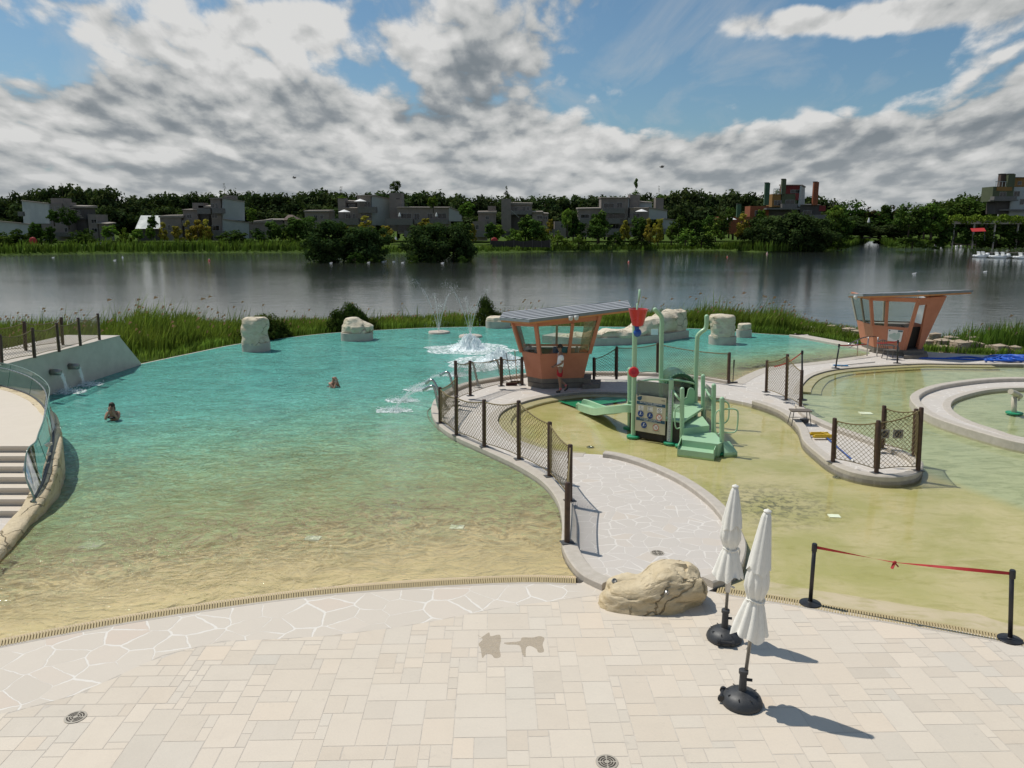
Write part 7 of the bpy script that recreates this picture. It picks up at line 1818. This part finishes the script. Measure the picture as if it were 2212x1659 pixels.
h.blk(1249, 452, 1299, 512, M_taupe, 'left_wall', .5, 6, roof=(2, 3), win=((1254, 463, 1273, 471), (1286, 474, 1297, 482))); h.blk(1361, 450, 1400, 512, M_taupe, 'right_wall', -.5, 6, roof=(1.5, 1.5), win=((1367, 461, 1381, 470),)); h.side([(1400, 449), (1441, 455.5), (1441, 473), (1400, 474)], M_palewall, 'right_end_wall', dys=(-.5, 5, 5, -.5)); h.side([(1433, 473), (1468, 477), (1468, 496), (1433, 497)], M_palewall, 'low_end_wall', dys=(1, 5, 5, 1)); h.blk(1417, 427.5, 1433, 452, M_taupe, 'second_tower', 5, 4); h.blk(1381, 438, 1408, 450, M_palewall, 'back_wall', 4, 4, roof=(3, 1)); h.blk(1198, 478, 1222, 515, M_taupe, 'annex_wall', 0, 5, win=((1211, 485, 1216, 492),)); h.blk(1222, 474, 1250, 512, M_dkwall, 'recess_wall', 2, 4)
for b_ in ((1301, 450, 1350, 461), (1252, 472, 1275, 484), (1314, 472, 1340, 483), (1357, 470, 1382, 483), (1188, 495, 1204, 507), (1314, 494, 1336, 507), (1402, 494, 1442, 506)): h.bal(*b_)
roof_tree('poplar', 'thin leafy tree on the first planter tower of the grey house', 1373, 383, 412, 270, 9); roof_tree('sapling', 'bare thin tree on the second planter tower of the grey house', 1423, 399, 424, 273, 7)
for px, yt, yb, Y, lab in ((1373, 410, 421, 269, 'round green shrub on the first planter tower'), (1427, 419, 429, 272, 'round green shrub on the second planter tower'), (486, 421, 428, 249, 'small shrub on the planter tower of the bamboo house'), (738, 422, 430, 271, 'small shrub on the left tower of the large house')): pxtree('lightbush', 'roof_shrub', lab, 'shrub', 'shrubs on the planter towers', px, yt, yb, Y, 16)
h = House('colourful stacked house in orange, olive and red with three tall chimneys', 262, 1700)
h.blk(1621, 445, 1658, 500, M_ora, 'orange_wall', 0, 6, win=((1631, 455, 1648, 466),)); h.blk(1669, 419, 1687, 447, M_ochre, 'ochre_wall', .5, 6, win=((1672.5, 433, 1687, 443),)); h.blk(1687, 419, 1720, 447, M_olive, 'olive_wall', .5, 6, win=((1697, 432, 1716, 445),)); h.blk(1719.5, 418, 1727, 432, M_redw, 'red_panel', .3, 3); h.blk(1696, 400.5, 1732, 419, M_redw, 'red_wall', 2, 5, roof=(1.5, 1.5), win=((1708, 410, 1727, 417),)); h.side([(1732, 401), (1739, 405), (1738, 446), (1727, 446)], M_palewall)
h.blk(1656, 449, 1728, 452.5, M_bal, 'deck_slab', -3, 4); h.bal(1690, 440, 1722, 450, -2); h.blk(1658, 452, 1725, 500, M_dkwall, 'lower_wall', 1, 6); h.blk(1725, 443, 1770, 500, M_dkwall, 'right_wall', 1, 6, roof=(1, 1), win=((1735, 455, 1752, 466),)); h.blk(1770, 444, 1783, 456, M_redw, 'red_corner', .8, 3); h.bal(1745, 464, 1785, 473, -2)
h.chim(1654, 395, 1661, 443, M_greenw); h.chim(1690, 387, 1697, 419, M_olive); h.chim(1759, 393, 1766, 443, M_ora)
for k in range(5): p = V(1672+k*4, 408, 261); mb = MB(); mb.bar(p, p-Vector((0, 0, 1.7)), .12); mb.build('roof_rail_post', M_palewall, h.root)
mb = MB(); mb.bar(V(1671, 408, 261), V(1689, 408, 261), .14); mb.build('roof_rail', M_palewall, h.root); pxtree('lightbush', 'roof_shrub', 'green shrub on the roof terrace of the colourful house', 'shrub', 'shrubs on the planter towers', 1681, 409, 420, 263, 14)
h2_ = House('low orange house half hidden by shrubs left of the colourful house', 258, 1575); h2_.blk(1555, 468, 1618, 505, M_ora, 'orange_wall', 0, 6, win=((1560, 478, 1572, 490),)); h2_.chim(1593, 441, 1600, 470, M_greenw)
h = House('olive and ochre house with two square chimneys at the right edge', 250, 2170)
h.blk(2146, 403, 2187, 435, M_olive, 'olive_wall', 0, 6, win=((2160, 415, 2172, 430),)); h.blk(2154, 403.6, 2186, 412, M_ochre, 'ochre_band', -.2, .3); h.blk(2187, 384, 2260, 404, M_ochre, 'ochre_wall', 2, 6, roof=(1.5, 1.5), win=((2199, 392, 2206, 399),)); h.blk(2187, 404, 2260, 470, M_palewall, 'grey_wall', .5, 6, win=((2191, 413, 2202, 424), (2204, 430, 2211, 442))); h.blk(2148, 431, 2200, 434, M_bal, 'terrace_slab', -2, 3); h.bal(2148, 424, 2196, 432, -2); h.blk(2152, 435, 2190, 462, M_dkwall, 'lower_wall', 1, 5); h.blk(2170, 452, 2230, 455, M_bal, 'lower_slab', -2, 3); h.chim(2163, 376, 2173, 403, M_brick, 1); h.chim(2179, 376, 2191, 404, M_olive, -.3)
for k in range(4): p = V(2152+k*7, 392, 250); mb = MB(); mb.bar(p, p-Vector((0, 0, 1.6)), .12); mb.build('rail_post', M_palewall, h.root)
mb = MB(); mb.bar(V(2150, 392, 250), V(2178, 392, 250), .14); mb.build('rail', M_palewall, h.root)
# pergola with creeper, red awning at the right
root = thing('pergola', 'long pale pergola slab under yellow green creeper at the right', 'pergola', V(2140, 500, 232)); a, b = V(2058, 482, 232), V(2300, 482, 232); mb = MB(); mb.box((a+b)/2+Vector((0, 2, .2)), (b.x-a.x, 4, .9)); mb.build('slab', M_concrete, root)
for px in (2062, 2105, 2150, 2200, 2250): p = V(px, 484, 232.5); mb = MB(); mb.bar(p, Vector((p.x, p.y, -.3)), .35); mb.build('pillar', M_concrete, root)
mb = MB(); r = random.Random(9)
for i in range(2600):
    x = r.uniform(2050, 2300); p = V(x, 466+r.uniform(0, 16)+6*noise.noise((x*.05, 0, 0)), 232+r.uniform(-1.5, 4)); n_ = Vector((r.gauss(0, 1), r.gauss(0, 1), r.gauss(0, 1))).normalized(); u = n_.orthogonal()*.32; w = n_.cross(u); g = r.uniform(.7, 1.5); mb.poly([p-u, p+w*.7, p+u, p-w*.7], (g*1.2, g, g*.8))
mb.build('creeper', L_light, root)
mb = MB(); mb.slab([V(2096, 494, 229), V(2126, 493, 229), V(2130, 500, 226), V(2100, 501, 226)], (0, 0, 1), .1); root = thing('awning', 'small red awning under the pergola', 'awning', V(2112, 505, 228)); mb.build('cloth', M_red, root); mb = MB(); mb.bar(V(2127, 500, 226), V(2127, 520, 226), .12); mb.bar(V(2101, 501, 226), V(2101, 520, 226), .12); mb.build('poles', M_plate, root)

# ------------------------------------------------------------------ trees across the lake
SKY = [(-400, 425), (-100, 432), (0, 436), (30, 424), (60, 409), (100, 409), (150, 405), (200, 402), (230, 402), (250, 414), (272, 428), (300, 423), (345, 418), (420, 416), (500, 414), (640, 417), (740, 414), (820, 418), (890, 414), (940, 421), (1000, 426), (1080, 426), (1130, 428), (1180, 422), (1240, 424), (1300, 424), (1360, 424), (1430, 420), (1462, 412), (1485, 407), (1520, 411), (1545, 422), (1570, 410), (1595, 418), (1650, 424), (1700, 424), (1760, 430), (1790, 438), (1820, 438), (1850, 450), (1880, 456), (1915, 452), (1950, 446), (1990, 436), (2030, 425), (2060, 428), (2100, 428), (2150, 420), (2212, 410), (2350, 405), (2700, 410)]
x = -330.0
while x < 2560:
    st = U(20, 30); y = interp(SKY, x)+U(-3, 6); far = 1790 < x < 2000
    Y = U(315, 345) if not far else U(340, 380); w = U(50, 72)
    if x > 1800: kd = 'green' if rnd.random() < .45 else 'round'
    else: kd = 'round'
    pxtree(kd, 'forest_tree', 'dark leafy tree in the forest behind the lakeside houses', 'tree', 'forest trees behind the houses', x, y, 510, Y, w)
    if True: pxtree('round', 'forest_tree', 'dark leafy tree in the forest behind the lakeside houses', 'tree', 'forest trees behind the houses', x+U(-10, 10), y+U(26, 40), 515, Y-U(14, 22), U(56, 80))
    x += st
# big dark bushes on islets in the lake
for px, yt, yb, w, lab in ((715, 474, 569, 108, 'tall dark willow on the left islet in the lake, left of two'), (792, 484, 568, 96, 'dark willow on the left islet in the lake, right of two'), (928, 482, 568, 108, 'dark willow on the right islet in the lake, left of two'), (980, 474, 567, 92, 'tall dark willow on the right islet in the lake, right of two')):
    Y = G(px, yb-1.5, LZ).y+4; pxtree('willow', 'islet_willow', lab, 'tree', 'dark willows on the two islets', px, yt, yb+1, Y, w)
for px, yt, w, lab in ((1655, 466, 100, 'dark bushy willow at the shore before the colourful house, left of three'), (1704, 460, 110, 'dark bushy willow at the shore before the colourful house, middle of three'), (1756, 470, 92, 'dark bushy willow at the shore before the colourful house, right of three')):
    pxtree('willow', 'shore_willow', lab, 'tree', 'dark willows before the colourful house', px, yt, 544, 232, w)
for px, yt, yb, w in ((768, 545, 569, 46), (805, 548, 568, 30), (1000, 552, 568, 20), (893, 550, 569, 26)): pxtree('bush', 'islet_shrub', 'low green shrub at the waterline of the lake islets', 'shrub', 'low shrubs on the islets', px, yt, yb, G(px, yb-1, LZ).y, w)
# shrubs and young trees along the far shore
lst = [('bamboo', 430, 466, 520, 40), ('bamboo', 412, 478, 520, 26), ('bamboo', 356, 482, 518, 26), ('bamboo', 387, 482, 520, 28), ('bamboo', 445, 476, 520, 30), ('bamboo', 447, 484, 522, 24), ('bamboo', 788, 468, 500, 40), ('bamboo', 915, 466, 500, 38), ('bamboo', 1023, 476, 522, 18), ('bamboo', 840, 480, 524, 34), ('bamboo', 1350, 468, 516, 28), ('bamboo', 1402, 474, 520, 26), ('bamboo', 1420, 462, 524, 30), ('bamboo', 1186, 468, 500, 18), ('bamboo', 1600, 464, 510, 40), ('bamboo', 752, 484, 510, 30),
       ('poplar', 240, 486, 520, 34), ('lightbush', 272, 492, 522, 30), ('poplar', 300, 494, 522, 24), ('poplar', 328, 490, 522, 20), ('poplar', 545, 450, 480, 22), ('tall', 330, 467, 500, 26), ('tall', 640, 472, 520, 52), ('tall', 665, 468, 522, 50), ('green', 610, 484, 520, 44), ('tall', 590, 478, 520, 34), ('lightbush', 628, 496, 524, 50), ('poplar', 1012, 436, 470, 30), ('poplar', 998, 440, 470, 18), ('poplar', 936, 424, 455, 22), ('poplar', 1070, 482, 520, 38), ('tall', 1060, 480, 520, 30), ('tall', 1135, 468, 518, 44), ('tall', 1155, 474, 516, 36), ('poplar', 1225, 450, 510, 26), ('tall', 1238, 456, 516, 34), ('tall', 1250, 476, 520, 36), ('tall', 1293, 460, 520, 54), ('green', 1290, 482, 522, 44), ('tall', 1372, 466, 520, 28), ('tall', 1388, 472, 520, 32), ('poplar', 1450, 482, 524, 26), ('green', 1465, 470, 520, 40), ('tall', 1500, 476, 515, 34), ('green', 1530, 470, 515, 40), ('lightbush', 1545, 480, 518, 46), ('green', 1562, 462, 510, 40), ('tall', 1575, 448, 500, 34), ('lightbush', 1480, 492, 526, 50), ('bush', 1515, 500, 530, 60), ('poplar', 1640, 450, 500, 24),
       ('lightbush', 1112, 494, 524, 40), ('lightbush', 1145, 490, 522, 44), ('lightbush', 1170, 488, 524, 40), ('lightbush', 1205, 498, 526, 40), ('bush', 1330, 500, 528, 50), ('bush', 1385, 502, 528, 50), ('lightbush', 1250, 505, 530, 40), ('bush', 500, 496, 520, 60), ('bush', 560, 492, 520, 44), ('bush', 520, 500, 522, 40), ('bush', 170, 496, 524, 46), ('bush', 90, 492, 524, 50), ('tall', 78, 480, 520, 30), ('tall', 112, 488, 522, 26), ('bush', 45, 492, 526, 60), ('bush', 10, 498, 528, 50), ('bush', 190, 492, 524, 40), ('tall', 118, 455, 484, 30), ('green', 150, 452, 490, 36), ('lightbush', 30, 506, 532, 50),
       ('poplar', 1800, 444, 505, 36), ('lightbush', 1795, 470, 520, 50), ('green', 1815, 462, 520, 50), ('bush', 1810, 496, 534, 60), ('green', 1840, 462, 505, 50), ('brown', 1864, 446, 508, 30), ('brown', 1885, 450, 505, 34), ('brown', 1930, 442, 500, 36), ('tall', 1905, 446, 500, 50), ('brown', 1945, 452, 505, 28), ('green', 1962, 446, 505, 60), ('tall', 1995, 440, 510, 50), ('poplar', 2010, 440, 512, 50), ('poplar', 2030, 462, 516, 36), ('green', 2045, 440, 500, 70), ('bush', 1925, 500, 530, 60), ('bush', 2060, 478, 524, 60), ('bush', 2090, 498, 526, 60), ('bush', 2150, 490, 528, 80), ('green', 2200, 480, 526, 60), ('bush', 2210, 500, 530, 60), ('green', 2090, 432, 480, 80), ('tall', 2130, 438, 490, 50), ('bush', 1970, 504, 532, 60), ('bush', 2020, 508, 534, 50), ('lightbush', 1948, 508, 530, 40), ('bush', 2120, 506, 532, 60), ('bush', 2180, 510, 534, 60)]
nmz = {'bamboo': ('bamboo_clump', 'yellow bamboo clump growing before the houses across the lake', 'bamboo', 'yellow bamboo clumps across the lake'), 'poplar': ('young_tree', 'bright green slim young tree on the far shore', 'tree', 'bright young trees on the far shore'), 'tall': ('young_tree', 'mid green slim young tree on the far shore', 'tree', 'mid green young trees on the far shore'), 'green': ('round_tree', 'mid green round tree on the far shore', 'tree', 'round trees on the far shore'), 'bush': ('shrub', 'mid green shrub behind the far reeds', 'shrub', 'green shrubs on the far shore'), 'lightbush': ('shrub', 'bright green shrub behind the far reeds', 'shrub', 'bright shrubs on the far shore'), 'brown': ('brownish_tree', 'brownish slim tree by the pale footbridge', 'tree', 'brownish trees by the footbridge')}
for kd, px, yt, yb, w in lst:
    n_, lb_, ct, gp = nmz[kd]; Y = 232+rnd.uniform(0, 6) if yb > 500 else 262
    if px < 600: Y = min(Y, 236)
    if kd == 'brown' or 1830 < px < 1960: Y = 345
    pxtree(kd, n_, lb_, ct, gp, px, yt, yb+3, Y, w)

# ------------------------------------------------------------------ far shore details
mb = MB(); P_ = [(1060, 519), (1090, 521), (1110, 519), (1130, 522), (1150, 519), (1170, 521), (1188, 518)]
fr = thing('screen_fence', 'long black screen fence on the far bank', 'fence', V(1120, 534, 226))
for (x0, y0), (x1, y1) in zip(P_, P_[1:]): mb.slab([V(x0, 534, 226), V(x1, 534, 226), V(x1, y1, 226), V(x0, y0, 226)], (0, 1, 0), .15)
mb.build('screen', M_blacknet, fr)
for x0, y0 in P_: q = MB(); q.bar(V(x0, 535, 225.8), V(x0, y0-1, 225.8), .2); q.build('post', M_dkwall, fr)
br = thing('footbridge', 'pale low footbridge over the channel at the right', 'bridge', V(1865, 510, 350)); mb = MB(); a, b = V(1822, 505.5, 350), V(1906, 508.5, 350); mb.box((a+b)/2, (b.x-a.x, 5, .8)); mb.build('deck_slab', M_concrete, br)
a, b = V(1845, 512, 345), V(1900, 514, 345); mb = MB(); mb.box((a+b)/2, (b.x-a.x, 4, .7)); mb.build('lower_slab', M_concrete, br)
mb = MB(); a, b = V(1888, 507, 349), V(1893.5, 493, 349); mb.box((a+b)/2, (b.x-a.x, 1, b.z-a.z)); tag(mb.build('pillar', M_concrete), 'pale square pillar standing on the footbridge', 'pillar')
for px, py, r_, lab, m in ((71.5, 521, 1.15, 'red round sign among the far left reeds', M_red), (1068, 520.5, 1.0, 'red round sign by the black screen fence', M_red)):
    c = V(px, py, 228); root = thing('round_sign', lab, 'sign', c); mb = MB(); mb.ball(c, r_, 10, 8, (1, .3, 1)); mb.build('disc', m, root); mb = MB(); mb.bar(c, c-Vector((0, 0, 3.2)), .12); mb.build('post', M_plate, root)
M_buoy = mat('buoy_orange', (.55, .10, .06), None, 5, .5)
for px, py, lab, m, r_ in ((452, 564, 'orange buoy in the left of the lake', M_buoy, .26), (1657, 549, 'pale pink buoy before the shore willows', mat('buoy_pink', (.5, .3, .26), None, 5, .5), .28), (1358, 567, 'orange buoy in the middle of the lake', M_buoy, .2), (265, 557, 'white buoy at the left of the lake', M_white, .2), (1571, 556, 'small orange buoy left of the shore willows', M_buoy, .18)):
    c = G(px, py, LZ); root = thing('buoy', lab, 'buoy', c, 'buoys on the lake'); mb = MB(); mb.lathe(c, [(.1, -.2), (r_, 0), (r_*.8, r_*.9), (r_*.2, r_*1.5)], 10); mb.build('float', m, root); mb = MB(); mb.tube([c+Vector((0, 0, r_)), c+Vector((0, 0, r_*2.4))], .04, 5); mb.build('rod', M_white, root)
def gull(px, py, z, lab, fly=False, s=1.0, grp='white gulls on the lake'):
    c = G(px, py, z) if not fly else V(px, py, 150); root = thing('gull', lab, 'bird', c, grp if not fly else 'birds in the sky'); m = M_white if not fly else M_dkwall; mb = MB()
    mb.ball(c+Vector((0, 0, .06)), .17*s, 10, 7, (1.7, .8, .75)); mb.ball(c+Vector((.26*s, 0, .20*s)), .085*s, 8, 6); mb.tube([c+Vector((.2*s, 0, .08*s)), c+Vector((.25*s, 0, .18*s))], .06*s, 6); mb.tube([c+Vector((.32*s, 0, .19*s)), c+Vector((.42*s, 0, .17*s))], [.03*s, .008*s], 5); mb.tube([c+Vector((-.2*s, 0, .06*s)), c+Vector((-.42*s, 0, .09*s))], [.08*s, .03*s], 5)
    if fly:
        for sy in (-1, 1): mb.poly([c+Vector((.12*s, 0, .1)), c+Vector((0, sy*.5*s, .34*s)), c+Vector((-.15*s, sy*1.0*s, .16*s)), c+Vector((-.12*s, sy*.45*s, .22*s)), c+Vector((-.12*s, 0, .08))])
    mb.build('body', m, root, smooth=not fly)
for px, py in ((796, 568), (828, 566), (832, 565), (851, 566), (870, 568), (884, 564), (715, 569), (956, 569), (115, 557), (248, 563), (2128, 588), (1975, 592)): gull(px, py, LZ, 'white gull sitting on the lake', s=.85)
gull(636, 385, 0, 'dark bird flying above the forest, left of two', True, 1.0); gull(1430, 361.5, 0, 'dark bird flying in the clouds right of the middle', True, 1.2)
for px in (2120, 2127, 2135, 2164, 2171, 1973, 2085, 2093, 2078): pass
# pedal boats at the jetty
M_boat = mat('boat_white', (.70, .71, .70), (.62, .63, .62), 3, .35)
def pedal_boat(label, px, py, L):
    c = G(px, py, LZ); root = thing('pedal_boat', label, 'boat', c, 'white pedal boats at the jetty')
    for sy in (-.55, .55):
        mb = MB(); prof = []
        for k in range(9):
            t = k/8; w = .38*math.sin(math.pi*min(1, t*1.15+.12))**.6 if t < .98 else .06
            prof.append((c+Vector((-L/2+L*t, sy, .18+.22*(abs(t-.5)*2)**3)), max(w, .05)))
        mb.tube([p for p, _ in prof], [w for _, w in prof], 8); mb.build('hull', M_boat, root, smooth=True)
    mb = MB(); mb.box(c+Vector((0, 0, .5)), (L*.72, 1.5, .16)); mb.build('deck', M_boat, root)
    for sx in (-.16, .12):
        mb = MB(); mb.box(c+Vector((L*sx, 0, .72)), (.5, 1.3, .22)); mb.slab([c+Vector((L*sx-.25, -.65, .8)), c+Vector((L*sx-.25, .65, .8)), c+Vector((L*sx-.42, .65, 1.35)), c+Vector((L*sx-.42, -.65, 1.35))], (1, 0, .2), .1); mb.build('seat', M_boat, root)
    mb = MB(); mb.lathe(c+Vector((L*.33, 0, .5)), [(.5, 0), (.48, .3), (.3, .5), (.05, .55)], 12); mb.build('bow_cover', M_boat, root, smooth=True)
pedal_boat('white pedal boat moored at the jetty, leftmost of three', 2121, 556, 3.6); pedal_boat('white pedal boat moored at the jetty, middle and longest of three', 2162, 557.5, 4.8); pedal_boat('white pedal boat moored at the jetty, cut by the right edge', 2213, 559, 4.4)
jt = thing('jetty', 'low wooden jetty behind the pedal boats', 'jetty', G(2180, 548, LZ)); a, b = G(2116, 549, LZ), G(2330, 549, LZ); mb = MB(); mb.box((a+b)/2+Vector((0, 0, .35)), (b.x-a.x, 1.6, .2)); mb.build('deck_boards', M_plinth, jt)
for k in range(12): p = a.lerp(b, k/11); mb = MB(); mb.tube([p-Vector((0, .7, .5)), p+Vector((0, -.7, .75))], .09, 6); mb.build('jetty_post', M_plinth, jt)
dk = thing('wooden_platform', 'dark wooden platform with railing at the far right shore', 'platform', V(2082, 535, 236)); a, b = V(2064, 528, 236), V(2098, 528, 236); mb = MB(); mb.box((a+b)/2, (b.x-a.x, 5, .4)); mb.build('deck_boards', M_plinth, dk)
for k in range(5): p = a.lerp(b, k/4); mb = MB(); mb.bar(p-Vector((0, 2.3, 1.2)), p+Vector((0, -2.3, 1.2)), .14); mb.build('post', M_plinth, dk)
mb = MB(); mb.bar(a+Vector((0, -2.4, 1.15)), b+Vector((0, -2.4, 1.15)), .14); mb.build('rail', M_plinth, dk)
for px, py in ((1938, 531), (1999, 532), (2021, 532), (2034, 532), (2066, 534), (2075, 534)):
    c = G(px, py+1, LZ); mb = MB(); mb.lathe(c, [(.25, -.2), (.42, 0), (.40, .65), (.2, .85), (.02, .9)], 10); tag(mb.build('mooring_float', M_white, smooth=True), 'white mooring float near the right shore', 'buoy', 'white floats at the right shore')
# white car parked among the far left reeds
def car():
    c = V(221, 521, 236); c.z = LZ+1.0; root = thing('parked_car', 'white car parked behind the far left reeds', 'car', c); s = 1.0
    pr = [(-2.1, .35), (-2.15, .8), (-1.6, .95), (-1.0, 1.42), (.5, 1.45), (1.2, .98), (2.0, .85), (2.12, .35)]
    mb = MB(); mb.hexa([c+Vector((x, -.8, z)) for x, z in pr], [c+Vector((x, .8, z)) for x, z in pr]); mb.build('body', M_boat, root)
    mb = MB(); q = [(-1.0, .98), (-.85, 1.36), (.45, 1.38), (.98, .99)]; mb.hexa([c+Vector((x, -.82, z)) for x, z in q], [c+Vector((x, -.80, z)) for x, z in q]); mb.build('side_window', M_win, root)
    for x in (-1.3, 1.3):
        for y in (-.78, .78): mb = MB(); mb.tube([c+Vector((x, y-.09, .32)), c+Vector((x, y+.09, .32))], .32, 14); mb.build('wheel', M_black, root)
car()
